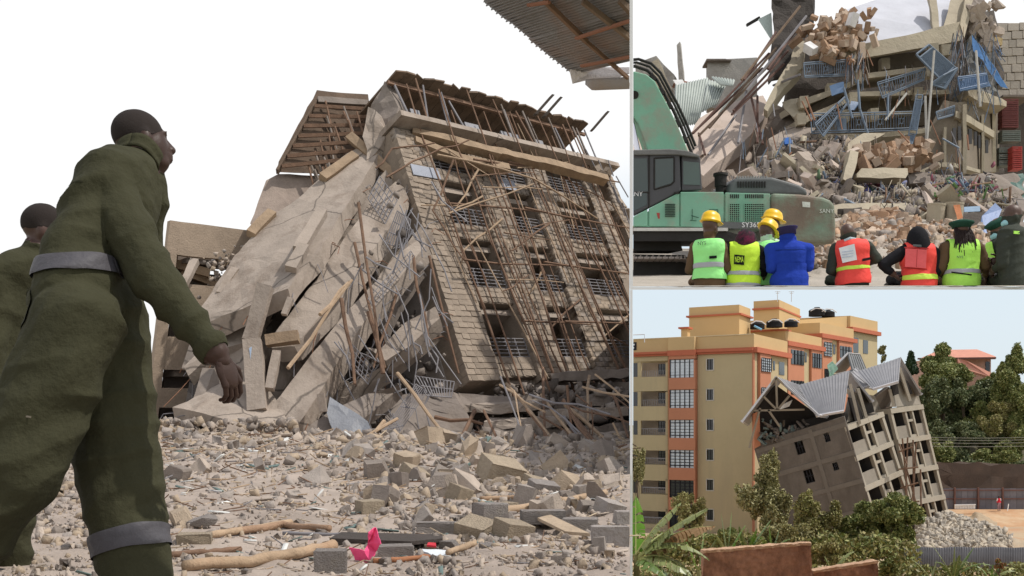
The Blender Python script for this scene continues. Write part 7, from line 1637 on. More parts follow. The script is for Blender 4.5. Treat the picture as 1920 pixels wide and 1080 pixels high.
# recess between the two facades and gable walls above them
for pts, m in (([(1648, 770, 95), (1672, 762, 93.2), (1724, 985, 93.8), (1702, 990, 95.5)], mat('brown recess wall', (0.20, 0.16, 0.125), var=0.2)),
               ([(1588, 792, 90.5), (1600, 735, 92), (1640, 742, 94), (1654, 772, 95)], M_FILL), ([(1668, 764, 93.6), (1684, 700, 96), (1722, 740, 99), (1727, 758, 99.6)], M_FILL), ([(1640, 745, 95), (1668, 725, 95), (1670, 765, 94), (1652, 772, 95)], mat('brown recess wall', (0.20, 0.16, 0.125), var=0.2)),
               ([(1530, 780, 92), (1584, 772, 91), (1590, 800, 90.5), (1500, 830, 93)], M_GBLK)):
    mb = MB(); mb.prism([P(*p) for p in pts], (0, 1.2, 0)); mb.build('gable_wall', m, LB)
for pts in ([(1592, 745, 90.6), (1606, 748, 90.8), (1622, 790, 91), (1604, 792, 90.6)], [(1610, 725, 91.5), (1632, 745, 92.5), (1640, 772, 92.8), (1626, 776, 92.4)], [(1690, 706, 95), (1702, 715, 95.8), (1712, 738, 96.6), (1704, 740, 96)], [(1672, 722, 94), (1682, 716, 94), (1686, 738, 94.2), (1676, 742, 94)]):
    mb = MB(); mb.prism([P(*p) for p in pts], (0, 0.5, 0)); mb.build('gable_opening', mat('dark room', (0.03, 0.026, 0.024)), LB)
for s in (((1594, 720, 90.2), (1612, 795, 90)), ((1608, 728, 91), (1626, 790, 91)), ((1686, 690, 94.5), (1706, 752, 94.6)), ((1668, 730, 93.3), (1676, 762, 93.2))):
    mb = MB(); mb.beam(P(*s[0]), P(*s[1]), 0.25, 0.25); mb.build('post', M_FR, LB)
# roofs: ribbed metal sheets with real thickness and rolled edges
def roof(a, b, c, d, n, name='roof_sheet', m=M_ROOF, th=0.10):
    """sheet a-b along the ridge, d-c along the eave"""
    A, B, C, D = P(*a), P(*b), P(*c), P(*d); nn = (B-A).cross(D-A).normalized()
    if nn.z < 0: nn = -nn
    mb = MB(); mb.prism([A, B, C, D], -nn*th); o = mb.build(name, m, LB)
    mb = MB()
    for i in range(n+1): p, q = A.lerp(B, i/n), D.lerp(C, i/n); mb.beam(p+nn*0.02, q+nn*0.02, 0.07, 0.06, nn)
    mb.build('roof_rib', m, o)
    mb = MB(); mb.beam(D, C, 0.14, 0.22, nn); mb.build('fascia', mat('pale fascia', (0.55, 0.54, 0.56), rough=0.4), o)
    return o
roof((1455, 706, 90), (1500, 722, 97), (1586, 788, 96), (1535, 779, 88.5), 9)                  # right slope of the first gable
roof((1455, 705.5, 90), (1464, 714, 98), (1402, 797, 98), (1391, 790, 88.5), 6)              # left slope, seen from below
roof((1497, 722, 93), (1592, 696, 91.5), (1582, 771, 88.5), (1530, 780, 89.5), 16)             # long slope of the cross gable
roof((1592, 695, 91.5), (1560, 702, 99), (1606, 756, 99), (1637, 752, 91), 6)
roof((1590, 662, 99), (1612, 664, 104), (1640, 730, 104), (1606, 722, 98), 6, m=mat('dark grey roofing', (0.20, 0.205, 0.21), rough=0.5))
roof((1590, 661, 99), (1612, 663, 104), (1580, 700, 104), (1556, 695, 98), 6)
roof((1606, 697, 97), (1688, 671, 95), (1684, 716, 91.5), (1637, 730, 92.5), 14)
roof((1688, 670, 95), (1660, 680, 103), (1700, 744, 103), (1728, 739, 96.5), 7)
roof((1560, 705, 98), (1606, 690, 99), (1640, 720, 96), (1600, 735, 95), 8)
# open truss of the first gable, dark loft, broken roof light
for s in (((1408, 770), (1508, 768)), ((1455, 710), (1457, 768)), ((1430, 742), (1456, 768)), ((1480, 742), (1458, 768)), ((1394, 790), (1455, 708)), ((1455, 708), (1532, 776)), ((1425, 765), (1405, 840)), ((1440, 768), (1462, 800))):
    mb = MB(); mb.beam(P(*s[0], 89.8), P(*s[1], 89.8), 0.16, 0.16); mb.build('truss_member', mat('truss timber', (0.23, 0.19, 0.14)), LB)
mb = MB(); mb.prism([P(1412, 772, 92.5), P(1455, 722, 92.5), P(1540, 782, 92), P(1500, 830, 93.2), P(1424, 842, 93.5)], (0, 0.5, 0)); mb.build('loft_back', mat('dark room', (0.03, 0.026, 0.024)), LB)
mb = MB(); mb.prism([P(1461, 762, 91), P(1486, 750, 91), P(1480, 762, 91), P(1462, 768, 91)], (0, 0.05, 0.02)); mb.build('broken_roof_light', mat('white broken ceiling', (0.8, 0.8, 0.78)), LB)
mb = MB(); mb.prism([P(1412, 775, 91.5), P(1424, 772, 91.5), P(1426, 835, 92.5), P(1414, 842, 92.5)], (0, 0.4, 0)); mb.build('corner_column', M_ORG, LB)
rnd = random.Random(77)
Ms = [TRS(P(rnd.uniform(1428, 1520), rnd.gauss(808, 10), 91.8), rrot(rnd), (rnd.uniform(0.3, 1.0), 0.2, 0.2)) for _ in range(60)]
scatter('loft_debris', blks, Ms, [M_CONCD, M_GBLK, mat('teal debris', (0.16, 0.20, 0.19))], LB)
# green torn net by the rear roof
mb = MB(); mb.prism([P(1552, 684, 98), P(1562, 678, 98), P(1572, 692, 98), P(1556, 708, 98)], (0, 0.1, 0)); o = mb.build('torn_net', mat('pale green net', (0.35, 0.55, 0.42)), LB); rough(o, 0.4, 0.15)
# pole scaffold against the recess
SF2 = thing('pole_scaffold', 'dark timber pole scaffold standing against the leaning block between its two fronts', 'scaffold', P(1702, 985, 90))
for s in (((1692, 822), (1704, 985)), ((1702, 820), (1698, 985)), ((1712, 825), (1716, 985)), ((1690, 900), (1720, 985)), ((1684, 848), (1712, 838)), ((1685, 880), (1722, 876)), ((1688, 915), (1722, 905)), ((1700, 880), (1722, 960)), ((1718, 830), (1706, 985)), ((1686, 832), (1700, 870)), ((1726, 880), (1728, 980)), ((1690, 945), (1724, 940))):
    mb = MB(); mb.tube([P(*s[0], 91), P((s[0][0]+s[1][0])/2+rnd.uniform(-2, 2), (s[0][1]+s[1][1])/2, 90.8), P(*s[1], 90.5)], 0.075, 5); mb.build('pole', M_POLE, SF2)

# ------------------------------------------------------------ yard: rubble pile, soil, fences, person
M_YST = [mat('cream broken block', (0.46, 0.40, 0.32), var=0.15, bump=0.4), mat('grey broken block', (0.34, 0.305, 0.26), var=0.15, bump=0.4)]
def yz(y, z=-10.2): return (EYE-z)*FPX/(y-HOR)
Ms = []
for _ in range(3000):
    x = min(1895, rnd.gauss(1795, 40)); t = rnd.random(); top = 962+abs(x-1775)*0.33
    y = top+t*(1028-top)
    if x < 1722 or y < 955: continue
    d = 86+(1028-y)*0.05; s = rnd.choice((0.12, 0.18, 0.26, 0.36, 0.55)); Ms.append(TRS(P(x, y, d), rrot(rnd), (s*rnd.uniform(1, 1.5), s, s*0.6)))
o = scatter('rubble_pile', blks+rk, Ms, M_YST); tag(o, 'pile of pale broken blocks at the foot of the leaning building', 'rubble')
def yardheap(u, v):
    x = 1715+u*210; top = 962+abs(x-1778)*0.36; y = top+v*(1085-top); d = 86.6+(1028-y)*0.05; return P(x, y, d)+V3((0, 0, 0.25*noise.noise(V3((x*0.06, y*0.08, 1)))))
mb = MB(); mb.grid(yardheap, 40, 14); tag(mb.build('yard_ground', mat('pale yard soil', (0.42, 0.35, 0.26), bump=0.7, dirt=(0.56, 0.36, 0.2), dscale=0.2, damt=0.5), smooth=True), kind='structure')
def mound(u, v):
    x = 1780+u*90; y0 = 958+abs(x-1832)*0.55; y = y0+v*(1010-y0); return P(x, y, 104-v*9)+V3((0, 0, 0.3*noise.noise(V3((x*0.1, y*0.1, 5)))))
mb = MB(); mb.grid(mound, 24, 10); tag(mb.build('earth_mound', mat('brown earth', (0.33, 0.25, 0.165), var=0.25, scale=1, bump=0.8), smooth=True), 'low mound of brown earth behind the pale rubble pile', 'mound')
def slope(u, v):
    x = 1752+u*180; y = 955+v*75; return P(x, y, 118-v*16)
mb = MB(); mb.grid(slope, 10, 8); tag(mb.build('orange_soil', mat('orange soil', (0.45, 0.26, 0.14), var=0.15, scale=0.4, bump=0.5, dirt=(0.60, 0.48, 0.32), dscale=0.15, damt=0.6), smooth=True), kind='structure')
M_FEN = mat('weathered fence sheet', (0.17, 0.16, 0.175), var=0.2, scale=1, bump=0.1, rnd=0.12)
FE = thing('sheet_fence', 'tall dark grey sheet metal fence at the back of the yard', 'fence', P(1835, 957, 119))
for i in range(16):
    x0 = 1746+i*11.4; mb = MB(); mb.prism([P(x0, 916, 119), P(x0+11, 916, 119), P(x0+11, 957, 119), P(x0, 957, 119)], (0, 0.06+0.05*(i % 2), 0)); mb.build('fence_sheet', M_FEN, FE)
for y in (919, 935): mb = MB(); mb.beam(P(1745, y, 118.9), P(1930, y, 118.9), 0.12, 0.12); mb.build('fence_rail', mat('red brown rail', (0.16, 0.085, 0.07)), FE)
for x in (1834, 1790, 1880): mb = MB(); mb.beam(P(x, 914, 118.8), P(x, 957, 118.8), 0.25, 0.15); mb.build('fence_post', mat('red brown rail', (0.16, 0.085, 0.07)), FE)
mb = MB(); mb.prism([P(1740, 866, 124), P(1930, 872, 124), P(1930, 960, 122), P(1740, 960, 122)], (0, 3, 0)); o = mb.build('earth_bank', mat('shaded red earth', (0.05, 0.03, 0.02), var=0.35, scale=0.6, bump=0.8)); rough(o, 1.5, 0.4); tag(o, kind='structure')  # tree shade on the bank is put into its dark colour
WB = thing('white_barrier', 'low white slatted barrier lying by the back fence', 'barrier', P(1810, 953, 116))
for i in range(13):
    mb = MB(); x = 1791+i*3; mb.prism([P(x, 947, 116), P(x+1.6, 947, 116), P(x+1.6, 954, 116), P(x, 954, 116)], (0, 0.2, 0)); mb.build('slat', M_WHITE, WB)
mb = MB(); mb.beam(P(1790, 947, 116), P(1829, 946, 116), 0.2, 0.1); mb.build('rail', M_WHITE, WB)
I = person('small distant person in red top with white sleeves standing by the back fence', 'person', P(1873, 958, 117), (0.1, -1, 0), 1.62, mats=dict(skin=SKIN, top=cloth('red shirt', (0.55, 0.03, 0.05)), bottom=cloth('mauve trousers', (0.35, 0.22, 0.25)), shoe=BOOT), voxel=0.03)
shell(I, 'white_sleeves', cloth('white cotton', (0.75, 0.72, 0.72)), np.isin(I['tag'], ['uarm', 'shoulder']), 0.015)
shell(I, 'hair', mat('black cropped hair', (0.016, 0.014, 0.014)), (I['tag'] == 'head') & (((I['cen']-np.array(I['H'][0]))[:, 2]) > 0.02), 0.01)
mb = MB(); mb.tube([P(1891, 945, 116.5), P(1889, 958, 116)], 0.05, 5); tag(mb.build('shovel_handle', mat('pale handle', (0.65, 0.6, 0.55))), 'thin pale handle standing in the orange soil beside the distant person', 'handle')
NF = thing('tin_fence', 'grey corrugated tin fence in front of the rubble pile', 'fence', P(1800, 1080, 68))
for i in range(14):
    x0 = 1672+i*19; tn = tin('fence_sheet', (x0, 1026+math.sin(i*1.7), 68), (x0+19.6, 1026+math.sin(i*1.7+1.7), 68), (x0+19.6, 1092, 68), (x0, 1092, 68), 6, None, mat('grey tin fence', (0.155, 0.155, 0.17), var=0.12, rough=0.5, bump=0.05, rnd=0.1), NF)
# mud plastered walls in front
M_MUD = mat('red brown mud plaster', (0.33, 0.185, 0.13), var=0.38, scale=3.0, bump=1.0, bscale=6, dirt=(0.15, 0.075, 0.05), dscale=0.8, damt=0.62, streak=0.5)
def mudwall(pts, lab, d):
    mb = MB(); mb.prism([P(x, y, dd) for x, y, dd in pts], (0, 0.55, 0)); o = mb.build('mud_wall', M_MUD); rough(o, 0.16, 0.075, 2.2)
    mb = MB(); tp = [p for p in pts if p[1] < 1090]; mb.prism([P(x, y-1.5, dd-0.05) for x, y, dd in tp]+[P(x, y+3.5, dd-0.05) for x, y, dd in tp[::-1]], (0, 0.65, 0)); q = mb.build('wall_cap', mat('mud cap in sunlit tone', (0.46, 0.30, 0.20), var=0.2, bump=0.8), o, local=True); rough(q, 0.14, 0.06, 3.0)  # coping strip, coloured lighter as its sunlit top edge
    tag(o, lab, 'wall'); return o
mudwall([(1318, 1034, 52), (1420, 1026, 51.5), (1521, 1019, 51), (1524, 1100, 51), (1318, 1100, 52)], 'larger crumbling red brown mud wall in front of the banana plants', 52)
mudwall([(1524, 1072, 52), (1580, 1063, 51.8), (1646, 1053, 51.5), (1648, 1100, 51.5), (1524, 1100, 52)], 'lower red brown mud wall stepping down right of the larger one', 52)
for a, b in (((1345, 1046, 51.4), (1385, 1044, 51.2)), ((1400, 1030, 51.2), (1402, 1075, 51.2)), ((1465, 1024, 50.9), (1466, 1040, 50.9))): pass
# house on the hill
HS = thing('hill_house', 'pink walled house with red hip roof on the hill behind the trees', 'house', P(1800, 720, 176))
M_TILE = mat('salmon roof tiles', (0.55, 0.25, 0.18), var=0.12, scale=1, bump=0.3)
def poly(name, pts, ext, m, par): mb = MB(); mb.prism([P(*p) for p in pts], ext); return mb.build(name, m, par)
poly('wall', [(1738, 674, 176), (1858, 672, 176), (1858, 730, 176), (1738, 730, 176)], (0, 8, 0), mat('pink house wall', (0.55, 0.33, 0.25)), HS)
poly('roof', [(1762, 656, 180), (1832, 655, 180), (1868, 670, 172), (1725, 672, 172)], (0, 0.3, -0.3), M_TILE, HS)
poly('roof', [(1832, 655, 180), (1868, 670, 172), (1866, 668, 188)], (0, 0.3, -0.3), M_TILE, HS)
poly('lower_roof', [(1796, 672, 171), (1812, 676, 170), (1868, 704, 168), (1856, 706, 168), (1800, 690, 170)], (0, 0.3, -0.3), M_TILE, HS)
poly('eave', [(1722, 671, 171.8), (1868, 669.5, 171.8), (1868, 672.5, 171.8), (1722, 674, 171.8)], (0, 0.4, 0), mat('dark eave', (0.12, 0.06, 0.05)), HS)
poly('window', [(1848, 678, 175.9), (1856, 678, 175.9), (1856, 696, 175.9), (1848, 696, 175.9)], (0, 0.05, 0), M_DKW, HS)
poly('grey_annex', [(1864, 702, 172), (1873, 702, 172), (1873, 728, 172), (1864, 728, 172)], (0, 2, 0), mat('blue grey wall', (0.45, 0.52, 0.6)), HS)
# power lines
for k, y in enumerate((820, 824, 829, 835)):
    mb = MB(); pts = [P(1735+i*20, y+k*0.4+1.5*math.sin(i/10*3.14), 114+i*0.2) for i in range(11)]; mb.tube(pts, 0.024, 5); tag(mb.build('power_line', mat('pale cable', (0.22, 0.21, 0.18))), ('highest', 'second highest', 'second lowest', 'lowest')[k]+' of the power lines crossing the dark trees', 'cable', 'power lines across the trees')
# ------------------------------------------------------------ vegetation
def leafmat(name, c, var=0.25): 
    m = mat(name, c, rough=0.55, var=var, scale=0.9, bump=0.0, spec=0.35)
    return m
GR = {k: [leafmat(f'{k} leaf {"abc"[i]}', c) for i, c in enumerate(cs)] for k, cs in dict(
    dark=[(0.07, 0.095, 0.038), (0.12, 0.145, 0.06), (0.21, 0.225, 0.11)], mid=[(0.11, 0.14, 0.04), (0.19, 0.215, 0.065), (0.31, 0.31, 0.12)],
    pale=[(0.17, 0.165, 0.06), (0.27, 0.25, 0.10), (0.40, 0.37, 0.19)], dry=[(0.20, 0.18, 0.07), (0.32, 0.28, 0.12), (0.23, 0.23, 0.07)], fir=[(0.025, 0.05, 0.022), (0.035, 0.065, 0.028), (0.05, 0.08, 0.03)]).items()}
def leaves(name, blobs, n, size, mats, par, rs, elong=2.0, clump=0.0):
    """leaf shaped faces spread through the outer volume of several blobs (centre, radii)"""
    w = np.array([b[1][0]*b[1][1]*b[1][2] for b in blobs])**0.66; pick = rs.choice(len(blobs), n, p=w/w.sum())
    C = np.array([list(b[0]) for b in blobs])[pick]; Rr = np.array([list(b[1]) for b in blobs])[pick]
    d = rs.normal(size=(n, 3)); d /= np.linalg.norm(d, axis=1)[:, None]
    r = rs.uniform(0.35, 1.0, n)**0.5*(1+0.16*rs.normal(size=n)*0.6)
    c = C+d*Rr*r[:, None]
    if clump:
        g = np.round(c/clump+rs.normal(size=(n, 3))*0.12)*clump; c = c*0.45+g*0.55
    a = rs.normal(size=(n, 3))+d*0.5; a[:, 2] -= 0.35; a /= np.linalg.norm(a, axis=1)[:, None]
    b = np.cross(a, rs.normal(size=(n, 3))); b /= np.linalg.norm(b, axis=1)[:, None]
    s = size*rs.uniform(0.55, 1.35, n)[:, None]; up = np.cross(a, b)*s*0.18
    v = np.stack([c-a*s*elong*0.5, c+b*s*0.5+up, c+a*s*elong*0.5, c-b*s*0.5+up], 1).reshape(-1, 3)-np.array(base_of(par))
    t = (np.arange(n)[:, None]*4+np.array([0, 1, 2, 3])[None]); 
    return raw_mesh(name, v, t, mats, rs.randint(0, len(mats), n), par, None)
def limbs(name, base, tops, r, m, par, rnd):
    mb = MB(); base = V3(base)
    fork = base.lerp(sum((V3(t) for t in tops), V3())/len(tops), 0.45)
    mb.tube([base, base.lerp(fork, 0.5)+V3((rnd.uniform(-.1, .1), 0, 0)), fork], [r, r*0.8, r*0.65], 8)
    for t in tops:
        t = V3(t); mid = fork.lerp(t, 0.5)+V3((rnd.gauss(0, .15), rnd.gauss(0, .15), rnd.uniform(0, .2))); mb.tube([fork, mid, t], [r*0.5, r*0.3, r*0.1], 6)
    return mb.build(name, m, par, smooth=True)
M_BARK = mat('tree bark', (0.12, 0.09, 0.065), var=0.25, scale=3, bump=0.6)
def tree(label, px, py, rx, ry, d, base_y, kind, n, size, seed, nb=9, cat='tree', group=None, name='tree', elong=2.0, fill=0.55):
    """a tree whose crown the photograph shows centred on px, py with half sizes rx, ry (pixels) at distance d"""
    rs = np.random.RandomState(seed); rnd = random.Random(seed); rx *= 1.12; ry *= 1.08; n = int(n*2.9); size *= 0.66; a = d/FPX; c = P(px, py, d); b = P(px, base_y, d)
    root = thing(name, label, cat, b, group=group); blobs = []
    lobes = []
    for i in range(5+nb//4):
        th = rnd.uniform(0, 6.28); q = rnd.uniform(0.3, 0.8); ph = rnd.uniform(-0.85, 0.75); q *= math.sqrt(max(0.15, 1-ph*ph*0.75))
        lobes.append((V3((math.cos(th)*q*rx*a, math.sin(th)*q*rx*a*0.8, ph*0.72*ry*a)), rnd.uniform(0.28, 0.46)))
    for o, k in lobes:
        blobs.append((c+o, V3((rx*a*k*0.95, rx*a*k*0.9, ry*a*k*0.6))))
        for j in range(5):
            dv = V3((rnd.gauss(0, 1), rnd.gauss(0, 1), rnd.gauss(0, 0.9))).normalized(); kk = rnd.uniform(0.10, 0.22)
            blobs.append((c+o+V3((dv.x*rx*a*k, dv.y*rx*a*k, dv.z*ry*a*k)), V3((rx*a*kk, rx*a*kk, ry*a*kk*rnd.uniform(0.7, 1.3)))))
    leaves('crown', blobs, n, size, GR[kind] if isinstance(kind, str) else kind, root, rs, elong)
    limbs('trunk', b, [bb[0] for bb in blobs[:6]], max(0.06, rx*a*0.07), M_BARK, root, rnd); return root
# far trees on the hill
hill = [('leafy mid green tree between the hill house and the bright topped edge tree', 1876, 762, 30, 46, 149, 900, 'mid', 7000, 0.26, 14), ('broad mid green tree filling the slope under the centre of the hill house', 1838, 800, 44, 50, 147, 900, 'mid', 8000, 0.26, 15), ('green tree leaning out of the picture at the far right, below the bright topped one', 1918, 775, 26, 56, 142, 900, 'mid', 6500, 0.26, 16), ('tall broad dark tree directly left of the hill house, top at its eaves', 1775, 715, 52, 60, 158, 905, 'dark', 15000, 0.30, 3), ('dark bushy tree beside the upper gable of the leaning block', 1738, 765, 34, 66, 150, 900, 'dark', 9000, 0.28, 4),
        ('dense dark tree in the centre under the hill house roof', 1818, 765, 48, 56, 152, 900, 'dark', 12000, 0.28, 5), ('mid green tree below the salmon lower roof', 1850, 735, 34, 40, 156, 900, 'mid', 6500, 0.28, 6),
        ('tall bright topped tree at the right edge rising above the house', 1902, 715, 34, 72, 146, 900, 'mid', 11000, 0.26, 7), ('brownish thin leaved tree in front of the right hand trees', 1868, 800, 46, 56, 143, 905, 'dry', 10000, 0.24, 8),
        ('low dark tree at the right edge above the red bank', 1908, 830, 34, 52, 140, 905, 'dark', 7500, 0.26, 9), ('dark spreading tree over the red bank left of the power lines', 1790, 825, 56, 50, 144, 905, 'dark', 11000, 0.26, 10),
        ('shaded low tree behind the right front of the leaning block', 1752, 845, 30, 40, 136, 905, 'dark', 5500, 0.24, 12), ('rounded mid green bush overhanging the back fence', 1858, 868, 40, 26, 132, 912, 'mid', 4500, 0.22, 13)]
for lab, px, py, rx, ry, d, by, kind, n, sz, sd in hill: tree(lab, px, py, rx*1.15, ry*1.05, d, by, kind if sd % 3 else 'mid', int(n*1.3), sz, sd, nb=11, group='trees on the hillside behind the yard')
def fir(label, px, ytop, ybot, w, d, seed):
    root = thing('conifer', label, 'tree', P(px, ybot+40, d)); rs = np.random.RandomState(seed); a = d/FPX; bl = []
    for i in range(9):
        t = (i+0.5)/9; bl.append((P(px, ytop+(ybot-ytop)*t, d), V3((w*a*(0.12+0.5*t), w*a*(0.12+0.5*t), (ybot-ytop)*a*0.09))))
    leaves('crown', bl, 2600, 0.28, GR['fir'], root, rs); mb = MB(); mb.tube([P(px, ybot+40, d), P(px, ytop, d)], [0.25, 0.03], 6); mb.build('trunk', M_BARK, root)
fir('small dark conifer standing between the leaning roof and the hill house', 1708, 660, 700, 22, 160, 21)
tree('thin feathery tree top beside the far right corner of the painted flats', 1654, 662, 8, 16, 150, 760, 'pale', 700, 0.22, 22, nb=5)
# low scrub under the hill trees
mb = None
rs = np.random.RandomState(33); rt = thing('hedge', 'dark scrub along the top of the red bank behind the fence', 'hedge', P(1830, 900, 130))
leaves('foliage', [(P(1750+i*16, 882+5*math.sin(i), 130), V3((1.1, 1.0, 0.9))) for i in range(12)], 7000, 0.2, GR['dark'], rt, rs)
# nearer trees in front of the buildings
tree('pale yellowish young tree standing against the shaded grey wall, tallest of the near trees', 1430, 925, 48, 78, 74, 1030, 'pale', 6000, 0.15, 31, nb=18, fill=0.5, elong=2.6)
tree('dense round dark green tree with a dark trunk in front of the leaning block', 1636, 992, 74, 60, 70, 1075, 'mid', 15000, 0.17, 32, nb=16, fill=0.6)
tree('brownish olive tree between the pale young tree and the round green tree', 1530, 985, 46, 68, 71, 1075, 'dry', 6500, 0.15, 33, nb=12, fill=0.5, elong=2.4)
tree('small bright green tree right of the round dark green tree', 1692, 985, 30, 44, 69, 1075, 'mid', 4500, 0.16, 34, nb=9)
tree('olive shrub beneath the brownish olive tree, left of the mud walls\' step', 1560, 1035, 34, 30, 62, 1080, 'dry', 3000, 0.13, 35, nb=8)
tree('pale thin shrub with rusty flowers in front of the lowest balcony', 1296, 970, 32, 55, 73, 1050, 'dry', 3200, 0.13, 36, nb=10, fill=0.42)
tree('tall slender yellow green tree cut by the white wall edge', 1196, 880, 12, 50, 76, 1030, 'pale', 2300, 0.14, 37, nb=9, fill=0.6)
tree('olive bush under the pale young tree', 1480, 1003, 44, 34, 66, 1060, 'pale', 3000, 0.13, 38, nb=8)
tree('low olive bush beside the banana leaves and the mud wall', 1360, 1000, 34, 26, 64, 1070, 'mid', 2600, 0.13, 39, nb=7)
tree('small leafy shrub in front of the tin fence at the right edge', 1900, 1062, 22, 16, 58, 1090, 'pale', 1200, 0.11, 40, nb=6, cat='shrub', name='shrub')
tree('small leafy shrub at the foot of the lower mud wall\'s end', 1668, 1062, 18, 22, 50, 1090, 'mid', 900, 0.14, 41, nb=6, cat='shrub', name='shrub')
# banana plants: every leaf a torn blade on an arched rib
M_BAN = [mat('banana leaf green', (0.10, 0.17, 0.04), var=0.2, rough=0.4, bump=0.05, spec=0.5), mat('banana leaf pale', (0.20, 0.24, 0.085), var=0.2, rough=0.4, bump=0.05, spec=0.5), mat('banana leaf bright', (0.13, 0.28, 0.035), var=0.2, rough=0.4, bump=0.05), mat('dry banana leaf', (0.27, 0.17, 0.085), var=0.3, rough=0.7)]
M_RIB = mat('banana midrib', (0.40, 0.42, 0.17), var=0.1, rough=0.4, bump=0)
def blade(root, p0, p1, arch, w, m, seed, tear=0.35, droop=0.6):
    rnd = random.Random(seed); p0, p1 = V3(p0), V3(p1); n = 22; ax = p1-p0
    ctr = [p0+ax*(i/n)+V3((0, 0, 1))*arch*4*(i/n)*(1-i/n) for i in range(n+1)]
    side = ax.cross(V3((0, 0, 1))); side = side if side.length > 1e-3 else V3((0, 1, 0)); side = (side.normalized()+V3((0, 0, 0.25*rnd.uniform(-1, 1)))).normalized()
    mb = MB()
    def ww(t): return w*(math.sin(math.pi*min(1, max(0, 0.06+0.94*t))**0.75)**0.7)
    for s in (-1, 1):
        i = 2
        while i < n:
            k = rnd.choice((1, 1, 2, 3)) if rnd.random() > tear else 1; j = min(n, i+k); g = 0.0 if rnd.random() > tear else 0.35
            dr = droop*rnd.uniform(0.5, 1.2)
            a, b = ctr[i], ctr[j]; b2 = a.lerp(b, 1-g*0.5)
            oa = a+side*s*ww(i/n)-V3((0, 0, 1))*ww(i/n)*dr+(ax.normalized())*ww(i/n)*0.35; ob = b2+side*s*ww(j/n)-V3((0, 0, 1))*ww(j/n)*dr+(ax.normalized())*ww(j/n)*0.35
            ma, mb_ = a.lerp(oa, 0.5)+V3((0, 0, 0.12*w)), b2.lerp(ob, 0.5)+V3((0, 0, 0.12*w))
            mb.add([a, b2, mb_, ma, ob, oa], [(0, 1, 2, 3), (3, 2, 4, 5)], 0); i = j
    mb.build('leaf', m, root, smooth=False)
    mb = MB(); mb.tube(ctr, [w*0.09*(1-0.8*i/n) for i in range(n+1)], 6); mb.build('midrib', M_RIB, root)
def banana(label, base, lv, seed, group='banana plants'):
    root = thing('banana_plant', label, 'banana plant', base, group=group); b = V3(base)
    mb = MB(); top = lv[0][0]; mb.tube([b, b.lerp(V3(top), 0.6), V3(top)], [0.17, 0.14, 0.08], 8); mb.build('stem', mat('banana stem', (0.20, 0.20, 0.09), var=0.3), root)
    for k, (p0, p1, arch, w, mi) in enumerate(lv): blade(root, p0, p1, arch, w, M_BAN[mi], seed*17+k, 0.8 if mi == 3 else 0.5, 1.2 if mi == 3 else 0.55)
for i in range(16):
    px = 1712+i*13+((i*7) % 5)
    lab = ('deep shaded tree behind the fir, next to the leaning roof', 'darkest tree right behind the fir', 'shaded tree between the fir and the tall broad tree', 'dark tree low down behind the leaning block\'s right front', 'shaded tree whose top hides the house\'s left eave', 'dark tree behind the tall broad tree', 'shaded tree below the left corner of the red hip roof', 'dark tree beneath the middle of the hill house', 'shaded tree under the house wall', 'dark tree below the salmon lower roof\'s start', 'shaded tree behind the brownish thin leaved tree', 'dark tree under the grey annex of the house', 'shaded tree just right of the grey annex', 'dark tree low behind the bright topped edge tree', 'shaded tree at the right edge, behind the bright topped one', 'darkest tree at the far right edge above the bank')[i]
    tree(lab, px, 775+((i*37) % 60), 26, 60, 162+(i*5 % 9), 915, 'dark', 3200, 0.46, 200+i, nb=6, group='shaded trees at the back of the hillside')
D = 49
banana('largest banana plant, long arched pale striped leaves at the white wall edge', P(1196, 1110, D), [(P(1192, 1040, D), P(1277, 944, D), 0.25, 0.58, 1), (P(1196, 1045, D), P(1328, 955, D-1), 0.30, 0.58, 1), (P(1196, 1048, D), P(1342, 988, D), 0.45, 0.5, 3), (P(1196, 1046, D), P(1330, 1052, D-1.2), 0.75, 0.58, 1),
        (P(1195, 1050, D), P(1300, 1085, D-1.5), 0.55, 0.58, 1), (P(1192, 1050, D), P(1192, 930, D+1), 0.1, 0.45, 2), (P(1196, 1050, D), P(1262, 1000, D+1.5), 0.4, 0.55, 0), (P(1195, 1052, D), P(1250, 1088, D-1.6), 0.4, 0.55, 0)], 1)
banana('small bright banana plant between the large plant and the mud wall', P(1312, 1100, 53), [(P(1310, 1070, 53), P(1322, 985, 53), 0.0, 0.22, 2), (P(1310, 1072, 53), P(1345, 1010, 52.5), 0.15, 0.24, 0), (P(1310, 1074, 53), P(1285, 1012, 53), 0.12, 0.22, 2), (P(1312, 1074, 53), P(1360, 1050, 53.5), 0.3, 0.22, 0)], 2)
banana('upright banana plant with narrow spear leaves behind the larger mud wall, left one', P(1365, 1080, 56), [(P(1364, 1040, 56), P(1352, 962, 56), 0, 0.2, 0), (P(1364, 1040, 56), P(1372, 958, 56), 0, 0.22, 2), (P(1364, 1042, 56), P(1398, 985, 56), 0.12, 0.24, 2), (P(1364, 1042, 56), P(1340, 1000, 55.5), 0.12, 0.2, 1)], 3)
banana('banana plant with one tall slanting leaf behind the larger mud wall, middle one', P(1402, 1080, 56.5), [(P(1402, 1035, 56.5), P(1446, 975, 56.5), 0.1, 0.26, 0), (P(1402, 1038, 56.5), P(1420, 990, 56), 0.05, 0.2, 2), (P(1402, 1038, 56.5), P(1385, 985, 56), 0.05, 0.2, 0), (P(1404, 1040, 56.5), P(1435, 1010, 55.5), 0.2, 0.2, 1)], 4)
